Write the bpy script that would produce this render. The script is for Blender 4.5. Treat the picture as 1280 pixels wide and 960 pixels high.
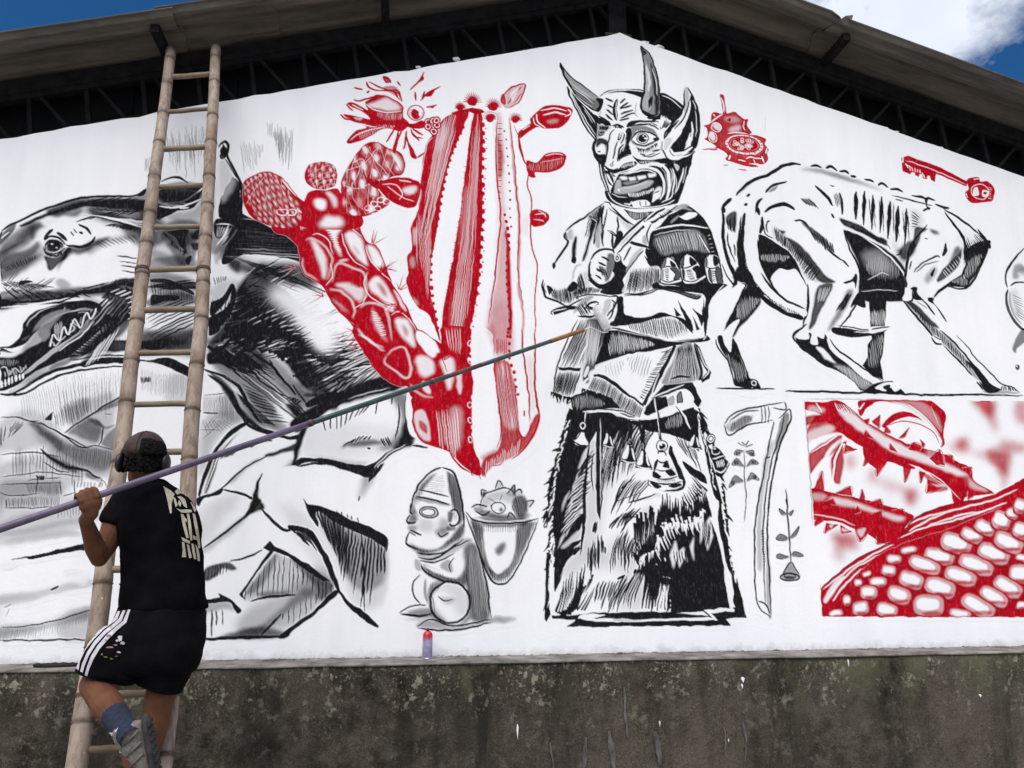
import bpy, bmesh, math, random
import numpy as np
from mathutils import Vector, Matrix, noise
from mathutils.bvhtree import BVHTree

SKYV, CLOUD_OFF, SUN_E, EXPO = .31, (1.585, 14.412, -10.713), 1.5, 1.76
for ob in list(bpy.data.objects): bpy.data.objects.remove(ob)
SC = bpy.context.scene
COL = SC.collection
# ---------------------------------------------------------------- camera
CAM = Vector((0.0, -5.4, 1.65))
YAW, PITCH, FPX = math.radians(8.0), math.radians(12.5), 961.0
FW = Vector((math.sin(YAW) * math.cos(PITCH), math.cos(YAW) * math.cos(PITCH), math.sin(PITCH)))
RT = FW.cross(Vector((0, 0, 1))).normalized(); UP = RT.cross(FW)
cd = bpy.data.cameras.new('camera'); cam = bpy.data.objects.new('camera', cd); COL.objects.link(cam)
cd.sensor_width = 36.0; cd.lens = 36.0 * FPX / 1280.0; cd.clip_end = 2000.0; cd.clip_start = .05
cam.matrix_world = Matrix.Translation(CAM) @ Matrix((RT, UP, -FW)).transposed().to_4x4()
SC.camera = cam
# ---------------------------------------------------------------- sky and sun
SUN_EL, SUN_AZ = math.radians(60), math.radians(205)      # azimuth clockwise from +y: behind the camera, a little left
wd = bpy.data.worlds.new('World'); SC.world = wd; wd.use_nodes = True
nt = wd.node_tree; nt.nodes.clear()
def wn(t, **k):
    n = nt.nodes.new(t)
    for a, b in k.items(): setattr(n, a, b)
    return n
out = wn('ShaderNodeOutputWorld'); bgn = wn('ShaderNodeBackground'); bgn.inputs[1].default_value = .10
sky = wn('ShaderNodeTexSky', sky_type='NISHITA', sun_disc=False); sky.sun_elevation = SUN_EL; sky.sun_rotation = SUN_AZ; sky.altitude = 2400; sky.air_density = 1.0; sky.dust_density = .2; sky.ozone_density = 3.0
hs = wn('ShaderNodeHueSaturation'); hs.inputs['Saturation'].default_value = 1.3; hs.inputs['Value'].default_value = SKYV
tc = wn('ShaderNodeTexCoord')
nz = wn('ShaderNodeTexNoise'); nz.inputs['Scale'].default_value = 3.4; nz.inputs['Detail'].default_value = 10; nz.inputs['Roughness'].default_value = .60; nz.inputs['Distortion'].default_value = .25
mp = wn('ShaderNodeMapping'); mp.inputs['Location'].default_value = CLOUD_OFF
rp = wn('ShaderNodeValToRGB'); rp.color_ramp.elements[0].position = .48; rp.color_ramp.elements[1].position = .60
nz2 = wn('ShaderNodeTexNoise'); nz2.inputs['Scale'].default_value = 9.0; nz2.inputs['Detail'].default_value = 6
cc = wn('ShaderNodeMix', data_type='RGBA'); cc.inputs[6].default_value = (1.9, 2.15, 2.65, 1); cc.inputs[7].default_value = (3.1, 3.2, 3.4, 1)
mxc = wn('ShaderNodeMix', data_type='RGBA')
L = nt.links.new
L(tc.outputs['Generated'], mp.inputs[0]); L(mp.outputs[0], nz.inputs['Vector']); L(mp.outputs[0], nz2.inputs['Vector']); L(nz.outputs[0], rp.inputs[0])
L(sky.outputs[0], hs.inputs['Color']); L(hs.outputs[0], mxc.inputs[6]); L(nz2.outputs[0], cc.inputs[0]); L(cc.outputs[2], mxc.inputs[7]); L(rp.outputs[0], mxc.inputs[0]); L(mxc.outputs[2], bgn.inputs[0]); L(bgn.outputs[0], out.inputs[0])
sl = bpy.data.lights.new('sun', 'SUN'); so = bpy.data.objects.new('sun', sl); COL.objects.link(so)
sl.energy = SUN_E; sl.angle = math.radians(60); sl.color = (1, .94, .87)   # sun through thin bright cloud: no hard shadows in the photograph
sdir = Vector((math.sin(SUN_AZ) * math.cos(SUN_EL), math.cos(SUN_AZ) * math.cos(SUN_EL), math.sin(SUN_EL)))
so.rotation_euler = sdir.to_track_quat('Z', 'Y').to_euler()
SC.view_settings.view_transform = 'Standard'; SC.view_settings.look = 'None'; SC.view_settings.gamma = 1.0; SC.view_settings.exposure = EXPO; SC.view_settings.use_curve_mapping = False
SC.cycles.max_bounces = 6; SC.cycles.use_denoising = True
# ---------------------------------------------------------------- helpers
def ray(px, py): return (RT * (px - 640) + UP * (480 - py) + FW * FPX)
def at(px, py, y=0.0):
    """point of the plane y = const that the lens sees at a pixel of the 1280 x 960 photograph"""
    d = ray(px, py); return CAM + d * ((y - CAM.y) / d.y)
def tag(o, label=None, cat=None, group=None, kind=None):
    for k, v in (('label', label), ('category', cat), ('group', group), ('kind', kind)):
        if v: o[k] = v
    return o
def link(name, me, mat=None, parent=None, smooth=False):
    o = bpy.data.objects.new(name, me); COL.objects.link(o)
    if mat: me.materials.append(mat)
    if parent: o.parent = parent
    if smooth:
        for p in me.polygons: p.use_smooth = True
    return o
def obj(name, bm, mat=None, parent=None, smooth=False):
    bmesh.ops.recalc_face_normals(bm, faces=bm.faces)
    me = bpy.data.meshes.new(name); bm.to_mesh(me); bm.free(); return link(name, me, mat, parent, smooth)
def empty(name, loc=(0, 0, 0)):
    o = bpy.data.objects.new(name, None); COL.objects.link(o); o.location = loc; o.empty_display_size = .1; return o
def keep(o, parent):
    """parent without moving"""
    o.parent = parent; o.matrix_parent_inverse = parent.matrix_basis.inverted(); return o
def box(bm, lo, hi, mtx=None):
    vs = [bm.verts.new((x, y, z)) for x in (lo[0], hi[0]) for y in (lo[1], hi[1]) for z in (lo[2], hi[2])]
    for q in ((0, 1, 3, 2), (4, 6, 7, 5), (0, 4, 5, 1), (2, 3, 7, 6), (0, 2, 6, 4), (1, 5, 7, 3)): bm.faces.new([vs[i] for i in q])
    if mtx: bmesh.ops.transform(bm, matrix=mtx, verts=vs)
    return vs
def beam(bm, a, b, w, d, up=(0, 1, 0)):
    """rectangular bar from a to b; w across, d along 'up'"""
    a, b = Vector(a), Vector(b); z = (b - a).normalized(); u = Vector(up); x = u.cross(z).normalized(); y = z.cross(x)
    m = Matrix((x, y, z)).transposed().to_4x4(); m.translation = a
    return box(bm, (-w / 2, -d / 2, 0), (w / 2, d / 2, (b - a).length), m)
def tube(bm, pts, rad, n=12, cap=True, squash=None, jit=0, seed=1):
    """round tapering tube along points"""
    pts = [Vector(p) for p in pts]; rr = rad if isinstance(rad, (list, tuple)) else [rad] * len(pts); rings = []
    ref = Vector((0.31, -.9, .3)); rn = random.Random(seed)
    for i, p in enumerate(pts):
        t = (pts[min(i + 1, len(pts) - 1)] - pts[max(i - 1, 0)]).normalized(); x = ref.cross(t).normalized(); y = t.cross(x); ring = []
        for k in range(n):
            a = 2 * math.pi * k / n; r = rr[i] * (1 + rn.uniform(-jit, jit))
            ring.append(bm.verts.new(p + x * math.cos(a) * r + y * math.sin(a) * r * (squash or 1)))
        rings.append(ring)
    for i in range(len(rings) - 1):
        for k in range(n): bm.faces.new((rings[i][k], rings[i][(k + 1) % n], rings[i + 1][(k + 1) % n], rings[i + 1][k]))
    if cap:
        bm.faces.new(rings[0][::-1]); bm.faces.new(rings[-1])
    return rings
def loft(bm, rings, n=20, cap=True, pw=2.3):
    """rings: (centre, u half-axis vector, v half-axis vector)"""
    R_ = []
    for c, u, v in rings:
        ring = []
        for k in range(n):
            a = 2 * math.pi * k / n; ca, sa = math.cos(a), math.sin(a)
            ring.append(bm.verts.new(Vector(c) + Vector(u) * math.copysign(abs(ca) ** (2 / pw), ca) + Vector(v) * math.copysign(abs(sa) ** (2 / pw), sa)))
        R_.append(ring)
    for i in range(len(R_) - 1):
        for k in range(n): bm.faces.new((R_[i][k], R_[i][(k + 1) % n], R_[i + 1][(k + 1) % n], R_[i + 1][k]))
    if cap: bm.faces.new(R_[0][::-1]); bm.faces.new(R_[-1])
    return R_
def ell(bm, c, r, rot=None, seg=16, rings=10):
    c = Vector(c); rot = rot or Matrix.Identity(3); nv = bm.verts.new; R_ = []
    for j in range(1, rings):
        t = math.pi * j / rings; st, ct = math.sin(t), math.cos(t)
        R_.append([nv(c + rot @ Vector((r[0] * st * math.cos(2 * math.pi * k / seg), r[1] * st * math.sin(2 * math.pi * k / seg), r[2] * ct))) for k in range(seg)])
    a, b = nv(c + rot @ Vector((0, 0, r[2]))), nv(c - rot @ Vector((0, 0, r[2])))
    for k in range(seg):
        k2 = (k + 1) % seg; bm.faces.new((a, R_[0][k], R_[0][k2])); bm.faces.new((b, R_[-1][k2], R_[-1][k]))
        for j in range(rings - 2): bm.faces.new((R_[j][k], R_[j + 1][k], R_[j + 1][k2], R_[j][k2]))
def lathe(bm, prof, c, n=24):
    R_ = [[bm.verts.new((c[0] + r * math.cos(2 * math.pi * k / n), c[1] + r * math.sin(2 * math.pi * k / n), c[2] + z)) for k in range(n)] for r, z in prof]
    for i in range(len(R_) - 1):
        for k in range(n): bm.faces.new((R_[i][k], R_[i][(k + 1) % n], R_[i + 1][(k + 1) % n], R_[i + 1][k]))
    bm.faces.new(R_[0][::-1]); bm.faces.new(R_[-1])
# ---- materials
def mat(name, col=(.5, .5, .5), rough=.7, spec=.3, metal=0.0):
    m = bpy.data.materials.new(name); m.use_nodes = True; b = m.node_tree.nodes['Principled BSDF']
    b.inputs['Base Color'].default_value = (*col, 1); b.inputs['Roughness'].default_value = rough; b.inputs['Specular IOR Level'].default_value = spec; b.inputs['Metallic'].default_value = metal
    return m
class N:
    """tiny node helper"""
    def __init__(s, m): s.t = m.node_tree; s.b = s.t.nodes['Principled BSDF']; s.tc = s.t.nodes.new('ShaderNodeTexCoord')
    def n(s, t, **k):
        q = s.t.nodes.new(t)
        for a, b in k.items():
            if a.startswith('i_'): q.inputs[a[2:].replace('_', ' ')].default_value = b
            else: setattr(q, a, b)
        return q
    def l(s, a, b): s.t.links.new(a, b)
    def noise(s, scale, detail=6, rough=.6, sc=None, loc=(0, 0, 0), dist=0):
        mp = s.n('ShaderNodeMapping'); mp.inputs['Scale'].default_value = sc or (1, 1, 1); mp.inputs['Location'].default_value = loc
        q = s.n('ShaderNodeTexNoise', i_Scale=scale, i_Detail=detail, i_Roughness=rough, i_Distortion=dist); s.l(s.tc.outputs['Object'], mp.inputs[0]); s.l(mp.outputs[0], q.inputs['Vector']); return q.outputs[0]
    def voro(s, scale, sc=None, feature='F1'):
        mp = s.n('ShaderNodeMapping'); mp.inputs['Scale'].default_value = sc or (1, 1, 1)
        q = s.n('ShaderNodeTexVoronoi', feature=feature, i_Scale=scale); s.l(s.tc.outputs['Object'], mp.inputs[0]); s.l(mp.outputs[0], q.inputs['Vector']); return q.outputs[0]
    def ramp(s, x, *st):
        q = s.n('ShaderNodeValToRGB'); e = q.color_ramp.elements
        while len(e) < len(st): e.new(.5)
        for i, (p, c) in enumerate(st): e[i].position = p; e[i].color = (*((c, c, c) if isinstance(c, (int, float)) else c), 1)
        s.l(x, q.inputs[0]); return q.outputs[0]
    def math(s, op, a, b=None):
        q = s.n('ShaderNodeMath', operation=op, use_clamp=False)
        for i, v in enumerate((a, b)):
            if v is None: continue
            if isinstance(v, (int, float)): q.inputs[i].default_value = v
            else: s.l(v, q.inputs[i])
        return q.outputs[0]
    def mix(s, f, a, b, bt='MIX'):
        q = s.n('ShaderNodeMix', data_type='RGBA', blend_type=bt)
        for i, v in ((0, f), (6, a), (7, b)):
            if isinstance(v, (int, float)): q.inputs[i].default_value = v
            elif isinstance(v, tuple): q.inputs[i].default_value = (*v, 1)
            else: s.l(v, q.inputs[i])
        return q.outputs[2]
    def z(s):
        q = s.n('ShaderNodeSeparateXYZ'); s.l(s.tc.outputs['Object'], q.inputs[0]); return q.outputs
    def col(s, c): s.l(c, s.b.inputs['Base Color'])
    def bump(s, h, st=.3, dist=.01):
        q = s.n('ShaderNodeBump', i_Strength=st, i_Distance=dist); s.l(h, q.inputs['Height']); s.l(q.outputs[0], s.b.inputs['Normal'])
def mottled(name, c0, c1, scale=8, rough=.8, bump=.3, sc=None, lo=.35, hi=.65, spec=.25, bd=.006):
    m = mat(name, c0, rough, spec); q = N(m); x = q.noise(scale, 7, .65, sc); q.col(q.mix(q.ramp(x, (lo, 0), (hi, 1)), c0, c1)); q.bump(q.noise(scale * 6, 5, .6, sc), bump, bd); return m
# ---------------------------------------------------------------- materials of the place
MT = {}
m = MT['wall'] = mat('painted plaster', (.78, .78, .80), .85, .04); q = N(m)
att = q.n('ShaderNodeAttribute', attribute_name='paint'); sp = q.n('ShaderNodeSeparateColor'); q.l(att.outputs['Color'], sp.inputs[0])
st1 = q.ramp(q.noise(.9, 6, .6), (.40, 0), (.72, 1)); st2 = q.ramp(q.noise(5, 6, .65, (1, 1, .18)), (.52, 0), (.78, 1))
white = q.mix(q.math('MULTIPLY', st2, .28), q.mix(q.math('MULTIPLY', st1, .55), (.86, .86, .87), (.74, .745, .77)), (.66, .67, .69))
dry = q.ramp(q.noise(55, 6, .75, (1, 1, .35)), (.30, .55), (.50, 1.0))
zz = q.z(); grime = q.math('MULTIPLY', q.ramp(zz[2], (.0, 0), (.99, 1)), q.ramp(q.math('ADD', q.math('SUBTRACT', 1.10, zz[2]), q.math('MULTIPLY', q.noise(9, 6, .7), .22)), (.175, 0), (.235, .5)))
white = q.mix(grime, white, (.36, .34, .31)); roll = q.ramp(q.noise(6, 3, .5, (1, 1, .05), (3, 0, 9)), (.35, .965), (.65, 1.0)); white = q.mix(1.0, white, roll, 'MULTIPLY')
redc = q.mix(q.ramp(q.noise(14, 5, .6, (1, 1, .3)), (.35, 0), (.7, 1)), (.33, .0008, .008), (.50, .002, .015))
c1 = q.mix(q.math('MULTIPLY', sp.outputs[1], q.math('ADD', q.math('MULTIPLY', dry, .25), .77)), white, redc)
blk = q.mix(q.noise(25, 4), (.005, .005, .007), (.014, .014, .017))
c2 = q.mix(q.math('MULTIPLY', sp.outputs[0], q.math('ADD', q.math('MULTIPLY', dry, .15), .86)), c1, blk)
q.col(c2); q.bump(q.math('ADD', q.noise(35, 8, .7), q.math('MULTIPLY', q.noise(3, 3), .8)), .35, .006)
m = MT['conc'] = mat('weathered concrete', (.06, .055, .05), .95, .03); q = N(m); o3 = q.z()
base = q.mix(q.ramp(q.noise(.8, 9, .62), (.38, 0), (.62, 1)), (.016, .013, .010), (.088, .074, .060))
base = q.mix(q.ramp(q.noise(7, 8, .7), (.40, 0), (.75, .75)), base, (.15, .130, .106))
grit = q.ramp(q.noise(140, 4, .7), (.40, .55), (.66, 1.25)); base = q.mix(1.0, base, grit, 'MULTIPLY')
runs = q.ramp(q.noise(2.6, 6, .65, (1, 1, .14)), (.50, 0), (.66, .88)); base = q.mix(runs, base, (.018, .016, .014))
top = q.ramp(o3[2], (.55, 0), (.96, 1))
lich = q.ramp(q.noise(22, 5, .6, (1, 1, .8)), (.56, 0), (.62, 1)); lich2 = q.ramp(q.noise(60, 4, .6), (.57, 0), (.64, 1))
lm = q.math('MULTIPLY', q.ramp(q.noise(4, 6, .7), (.42, 0), (.58, 1)), q.math('ADD', q.math('MULTIPLY', top, .85), .18))
base = q.mix(q.math('MULTIPLY', lich, lm), base, (.25, .24, .185)); base = q.mix(q.math('MULTIPLY', lich2, q.math('MULTIPLY', lm, .8)), base, (.22, .21, .17))
moss = q.math('MULTIPLY', q.ramp(q.noise(2.3, 6, .65, (1, 1, .5), (7, 3, 1)), (.52, 0), (.62, 1)), top); base = q.mix(q.math('MULTIPLY', moss, .6), base, (.105, .11, .065))
q.col(base); q.bump(q.math('ADD', q.noise(9, 9, .72), q.math('MULTIPLY', lich, .15)), .7, .02)
m = MT['ledge'] = mottled('worn mortar ledge', (.06, .055, .05), (.24, .225, .21), 6, .9, .5)
MT['roof'] = mottled('old fibre cement', (.062, .056, .050), (.150, .136, .120), 3.5, .95, .5, (.25, 3.5, 1), spec=.05)
MT['steel'] = mottled('dark painted steel', (.008, .008, .009), (.018, .017, .017), 12, .85, .1, spec=.08)
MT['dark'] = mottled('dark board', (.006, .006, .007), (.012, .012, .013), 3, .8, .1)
MT['ground'] = mottled('dusty concrete yard', (.22, .20, .17), (.34, .31, .27), 1.2, .95, .3)
MT['render'] = mottled('grey render', (.30, .29, .28), (.42, .41, .39), 3, .9, .3)
MT['white'] = mat('dried white paint', (.75, .75, .76), .6, .3)
# ---------------------------------------------------------------- ground
bm = bmesh.new(); bmesh.ops.create_grid(bm, x_segments=8, y_segments=8, size=400); gr = obj('ground', bm, MT['ground']); tag(gr, kind='structure')
# ---------------------------------------------------------------- the gable wall
AX, AZ, SL = 1.661, 5.854, .2915
XL, XR, LZ, LD = -5.2, 8.5, .985, .30          # eaves, ledge height, ledge depth
def gz(x): return AZ - SL * abs(x - AX)
wall = empty('mural_wall', (AX, 0, LZ)); tag(wall, 'white gable wall covered with a black and red mural', 'wall')
bm = bmesh.new()
outl = [(XL, LZ - .01), (XR, LZ - .01), (XR, gz(XR)), (AX, AZ), (XL, gz(XL))]
# uneven top edge, as built by hand
def edge(a, b, n, s):
    rn = random.Random(s); return [(a[0] + (b[0] - a[0]) * i / n, a[1] + (b[1] - a[1]) * i / n + rn.gauss(0, .004)) for i in range(n)]
outl = [(XL, LZ - .01), (XR, LZ - .01)] + edge((XR, gz(XR)), (AX, AZ), 60, 1) + edge((AX, AZ), (XL, gz(XL)), 60, 2) + [(XL, gz(XL))]
fr = [bm.verts.new((x, 0, z)) for x, z in outl]; bk = [bm.verts.new((x, .18, z)) for x, z in outl]
bm.faces.new(fr); bm.faces.new(bk[::-1])
for i in range(len(fr)): bm.faces.new((fr[i], bk[i], bk[(i + 1) % len(fr)], fr[(i + 1) % len(fr)]))
keep(obj('plaster', bm, MT['wall']), wall)
# ---- paint the mural on a grid in the wall plane
RES, GX0, GX1, GZ0, GZ1 = 205.0, -4.3, 5.55, LZ, 5.9
def tomap(a):
    d = np.outer(a[:, 0] - 640, np.array(RT)) + np.outer(480 - a[:, 1], np.array(UP)) + np.array(FW) * FPX
    t = -CAM.y / d[:, 1]
    return np.stack([(CAM.x + d[:, 0] * t - GX0) * RES, (GZ1 - CAM.z - d[:, 2] * t) * RES], 1)
# ---------------------------------------------------------------- mural painter
# The wall carries a hand painted mural.  It is drawn here stroke by stroke (brush
# lines, hatching, sprayed shades) on a grid that lies in the plane of the wall; the grid
# cells of each figure become that figure's own mesh with a paint attribute.
class Mural:
    def __init__(s, w, h, tomap, scale):
        s.W, s.H, s.tomap, s.scale = w, h, tomap, scale
        s.k = np.zeros((h, w), np.float32); s.r = np.zeros((h, w), np.float32)
        s.id = np.zeros((h, w), np.int16); s.cur = 0; s.names = [None]
        s.rng = random.Random(7); s.t = (0, 0, 1.0); s.clipm = None
M = None
K, WH, R = (1, 0), (0, 0), (0, 1)
DR = (.35, 1)
def G(v): return (v, 0)
def T(x0, y0, s): M.t = (x0, y0, s)
def part(name, parent=None, label=None):
    M.names.append((name, parent, label)); M.cur = len(M.names) - 1
    return M.cur
def use(i): M.cur = i
def _p(p):
    if isinstance(p, str):
        a = np.array(p.replace(',', ' ').split(), float).reshape(-1, 2)
    else:
        a = np.array(p, float).reshape(-1, 2)
    x0, y0, s = M.t
    return M.tomap(a / s + (x0, y0))
def _spl(a, closed, n=6):
    N = len(a)
    if N < 3: 
        t = np.linspace(0, 1, 12)[:, None]
        return a[0] * (1 - t) + a[-1] * t if N == 2 else a
    if closed:
        p0, p1, p2, p3 = np.roll(a, 1, 0), a, np.roll(a, -1, 0), np.roll(a, -2, 0)
    else:
        e = np.vstack([2 * a[0] - a[1], a, 2 * a[-1] - a[-2]])
        p0, p1, p2, p3 = e[:-3], e[1:-2], e[2:-1], e[3:]
    t = np.linspace(0, 1, n, endpoint=False)[None, :, None]
    p0, p1, p2, p3 = [q[:, None, :] for q in (p0, p1, p2, p3)]
    o = .5 * (2 * p1 + (p2 - p0) * t + (2 * p0 - 5 * p1 + 4 * p2 - p3) * t * t + (3 * p1 - p0 - 3 * p2 + p3) * t ** 3)
    o = o.reshape(-1, 2)
    return o if closed else np.vstack([o, a[-1]])
def _rast(polys, pad=2):
    """area coverage of closed polygons (non-zero-ish), returns y0,x0,cov"""
    allp = np.vstack(polys)
    x0 = int(max(0, math.floor(allp[:, 0].min()) - pad)); y0 = int(max(0, math.floor(allp[:, 1].min()) - pad))
    x1 = int(min(M.W, math.ceil(allp[:, 0].max()) + pad + 1)); y1 = int(min(M.H, math.ceil(allp[:, 1].max()) + pad + 1))
    if x1 <= x0 or y1 <= y0: return None
    w, h = x1 - x0, y1 - y0; SS = 3
    ys = y0 + (np.arange(h * SS) + .5) / SS
    tot = np.zeros((h, w), np.float32)
    A = np.vstack(polys); B = np.vstack([np.roll(p, -1, 0) for p in polys])
    ay, by = A[:, 1], B[:, 1]
    lo, hi = np.minimum(ay, by), np.maximum(ay, by)
    i0 = np.clip(np.ceil((lo - y0) * SS - .5), 0, h * SS).astype(int); i1 = np.clip(np.ceil((hi - y0) * SS - .5), 0, h * SS).astype(int)
    cnt = np.maximum(i1 - i0, 0); n = cnt.sum()
    acc = np.zeros((h * SS, w + 2), np.float32)
    if n:
        e = np.repeat(np.arange(len(A)), cnt); st = np.repeat(np.cumsum(cnt) - cnt, cnt)
        row = np.repeat(i0, cnt) + np.arange(n) - st
        y = ys[row]; tt = (y - ay[e]) / (by[e] - ay[e])
        x = np.clip(A[e, 0] + (B[e, 0] - A[e, 0]) * tt - x0, 0, w); sg = np.where(by[e] > ay[e], 1., -1.)
        xi = np.floor(x).astype(int); fr = x - xi
        np.add.at(acc, (row, xi), sg * (1 - fr)); np.add.at(acc, (row, xi + 1), sg * fr)
    c = np.minimum(np.abs(np.cumsum(acc, 1)[:, :w]), 1)
    return y0, x0, c.reshape(h, SS, w).mean(1)
def _box(a, r, ax):
    k = 2 * r + 1
    pw = [(0, 0), (0, 0)]; pw[ax] = (r + 1, r)
    c = np.cumsum(np.pad(a, pw), ax)
    return ((c[k:] - c[:-k]) if ax == 0 else (c[:, k:] - c[:, :-k])) / k
def _blur(a, s):
    r = max(1, int(round(s * .9)))
    for _ in range(2):
        a = _box(_box(a, r, 0), r, 1)
    return a
def _put(polys, c, a, soft):
    s = soft * M.scale
    q = _rast(polys, pad=int(3 * s) + 2)
    if q is None: return
    y, x, m = q
    if s > .4: m = _blur(m, s)
    h, w = m.shape
    sl = (slice(y, y + h), slice(x, x + w))
    if M.clipm is not None: m = m * M.clipm[sl]
    if isinstance(a, tuple):                        # graded strength along x ('x',a0,a1) or y
        ax, a0, a1 = a; t = np.linspace(0, 1, w if ax == 'x' else h)
        g = a0 + (a1 - a0) * t; m = m * (g[None, :] if ax == 'x' else g[:, None])
    else: m = m * a
    M.k[sl] = M.k[sl] * (1 - m) + c[0] * m; M.r[sl] = M.r[sl] * (1 - m) + c[1] * m
    if M.cur: M.id[sl][m > .12] = M.cur
class clip:
    """with clip(points): paint only inside"""
    def __init__(s, p, sm=1, soft=0): s.a = (p, sm, soft)
    def __enter__(s):
        p, sm, soft = s.a; a = _p(p); a = _spl(a, True) if sm else a
        m = np.zeros((M.H, M.W), np.float32); q = _rast([a], int(3 * soft * M.scale) + 2)
        if q is not None:
            y, x, c = q; c = _blur(c, soft * M.scale) if soft else c
            m[y:y + c.shape[0], x:x + c.shape[1]] = c
        s.old = M.clipm; M.clipm = m if s.old is None else m * s.old
    def __exit__(s, *z): M.clipm = s.old
def f(p, c=K, a=1, soft=0, sm=1):
    q = _p(p); _put([_spl(q, True) if sm else q], c, a, soft)
def fp(p, c=K, a=1, soft=0): f(p, c, a, soft, 0)
def _ribbon(a, w, tp):
    d = np.gradient(a, axis=0); L = np.hypot(d[:, 0], d[:, 1])[:, None]; L[L == 0] = 1
    nrm = np.stack([-d[:, 1], d[:, 0]], 1) / L
    t = np.linspace(0, 1, len(a))
    if tp == 'b': g = np.clip(np.sin(np.pi * t), 0, 1) ** .4 * .94 + .06
    elif tp == 's': g = np.clip(t * 1.15, .06, 1) ** .8      # starts thin
    elif tp == 'e': g = np.clip((1 - t) * 1.15, .06, 1) ** .8  # ends thin
    elif tp == 'n': g = np.ones_like(t)
    else: g = np.interp(t, np.linspace(0, 1, len(tp)), tp)
    o = nrm * (g * w * .5 * M.scale)[:, None]
    return np.vstack([a + o, (a - o)[::-1]])
def l(p, w=2, c=K, a=1, soft=0, tp='b', sm=1, n=6):
    q = _p(p); q = _spl(q, False, n) if sm else q
    _put([_ribbon(q, w, tp)], c, a, soft)
def _along(a, t):
    d = np.hypot(*np.diff(a, axis=0).T); s = np.concatenate([[0], np.cumsum(d)]); s = s / (s[-1] or 1)
    return np.stack([np.interp(t, s, a[:, 0]), np.interp(t, s, a[:, 1])], 1)
def h(pa, pb, n, w=1, c=K, a=1, tp='b', bend=0, jit=.15, soft=0, skip=0, lj=.1):
    """hatching: n strokes from curve pa to curve pb"""
    A, B = _spl(_p(pa), False), _spl(_p(pb), False); rn = M.rng; polys = []
    t = [(i + .5 + (rn.random() - .5) * 2 * jit) / n for i in range(n)]
    P, Q = _along(A, t), _along(B, t)
    for i in range(n):
        if rn.random() < skip: continue
        u, v = P[i], Q[i]; dv = v - u
        u, v = u + dv * rn.uniform(-lj, lj) * .6, v + dv * rn.uniform(-lj, lj)
        m = (u + v) / 2 + np.array([-dv[1], dv[0]]) * bend
        s = np.linspace(0, 1, 8)[:, None]
        c_ = u * (1 - s) ** 2 + 2 * m * s * (1 - s) + v * s * s
        _put([_ribbon(c_, w * rn.uniform(.7, 1.2), tp)], c, a, soft)
def hp(poly, ang, sp, w=.8, c=K, a=1, sm=1, tp='b', brk=.25):
    """parallel hatching clipped to a polygon; ang in degrees, sp in photo px"""
    q = _p(poly); q = _spl(q, True) if sm else q
    d = np.array([math.cos(math.radians(ang)), math.sin(math.radians(ang))]); n = np.array([-d[1], d[0]])
    u, v = q @ d, q @ n; B = np.roll(np.arange(len(q)), -1); y = v.min() + sp * M.scale * .5; rn = M.rng
    while y < v.max():
        va, vb = v, v[B]; m = (va <= y) != (vb <= y)
        xs = np.sort(u[m] + (u[B][m] - u[m]) * (y - va[m]) / (vb[m] - va[m]))
        for i in range(0, len(xs) - 1, 2):
            x0, x1 = xs[i], xs[i + 1]
            if x1 - x0 < 1.2: continue
            e = (x1 - x0) * .12; x0 += rn.uniform(-.2, 1) * e; x1 -= rn.uniform(-.2, 1) * e
            t = np.linspace(x0, x1, 6)[:, None]
            wb = np.array([rn.uniform(-.25, .25) for _ in range(6)])[:, None] * M.scale
            _put([_ribbon(t * d + (y + wb) * n, w * rn.uniform(.6, 1.25), tp)], c, a if not isinstance(a, tuple) else a[1], 0)
        y += sp * M.scale * rn.uniform(1 - brk, 1 + brk)
def o(x, y, rx, ry=None, c=K, a=1, soft=0, rot=0, n=20):
    ry = rx if ry is None else ry; t = np.linspace(0, 2 * np.pi, n, endpoint=False); cr, sr = math.cos(math.radians(rot)), math.sin(math.radians(rot))
    X, Y = rx * np.cos(t), ry * np.sin(t)
    _put([_p(np.stack([x + X * cr - Y * sr, y + X * sr + Y * cr], 1))], c, a, soft)
def ring(x, y, rx, ry=None, w=1, c=K, a=1, rot=0, t0=0, t1=360, tp='n'):
    ry = rx if ry is None else ry; t = np.radians(np.linspace(t0, t1, 22)); cr, sr = math.cos(math.radians(rot)), math.sin(math.radians(rot))
    X, Y = rx * np.cos(t), ry * np.sin(t)
    _put([_ribbon(_p(np.stack([x + X * cr - Y * sr, y + X * sr + Y * cr], 1)), w, tp)], c, a, 0)
def fur(p, n, ln, w, ang, c=K, a=1, spread=15, bend=.1, tp='e'):
    """tufts: tapered strokes rooted along p pointing at ang (deg, photo axes); ln, w in photo px"""
    A = _spl(_p(p), False); rn = M.rng
    P = _along(A, [(i + rn.random()) / n for i in range(n)])
    a0, a1 = ang if isinstance(ang, tuple) else (ang, ang)
    for i, q in enumerate(P):
        an = math.radians(a0 + (a1 - a0) * i / max(1, n - 1) + rn.gauss(0, spread)); L = ln * M.scale * rn.uniform(.6, 1.3)
        v = np.array([math.cos(an), math.sin(an)]) * L; m = v * .5 + np.array([-v[1], v[0]]) * bend * rn.uniform(-1, 2)
        s = np.linspace(0, 1, 6)[:, None]
        _put([_ribbon(q + 2 * m * s * (1 - s) + v * s * s, w * rn.uniform(.7, 1.3), tp)], c, a, 0)

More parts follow.
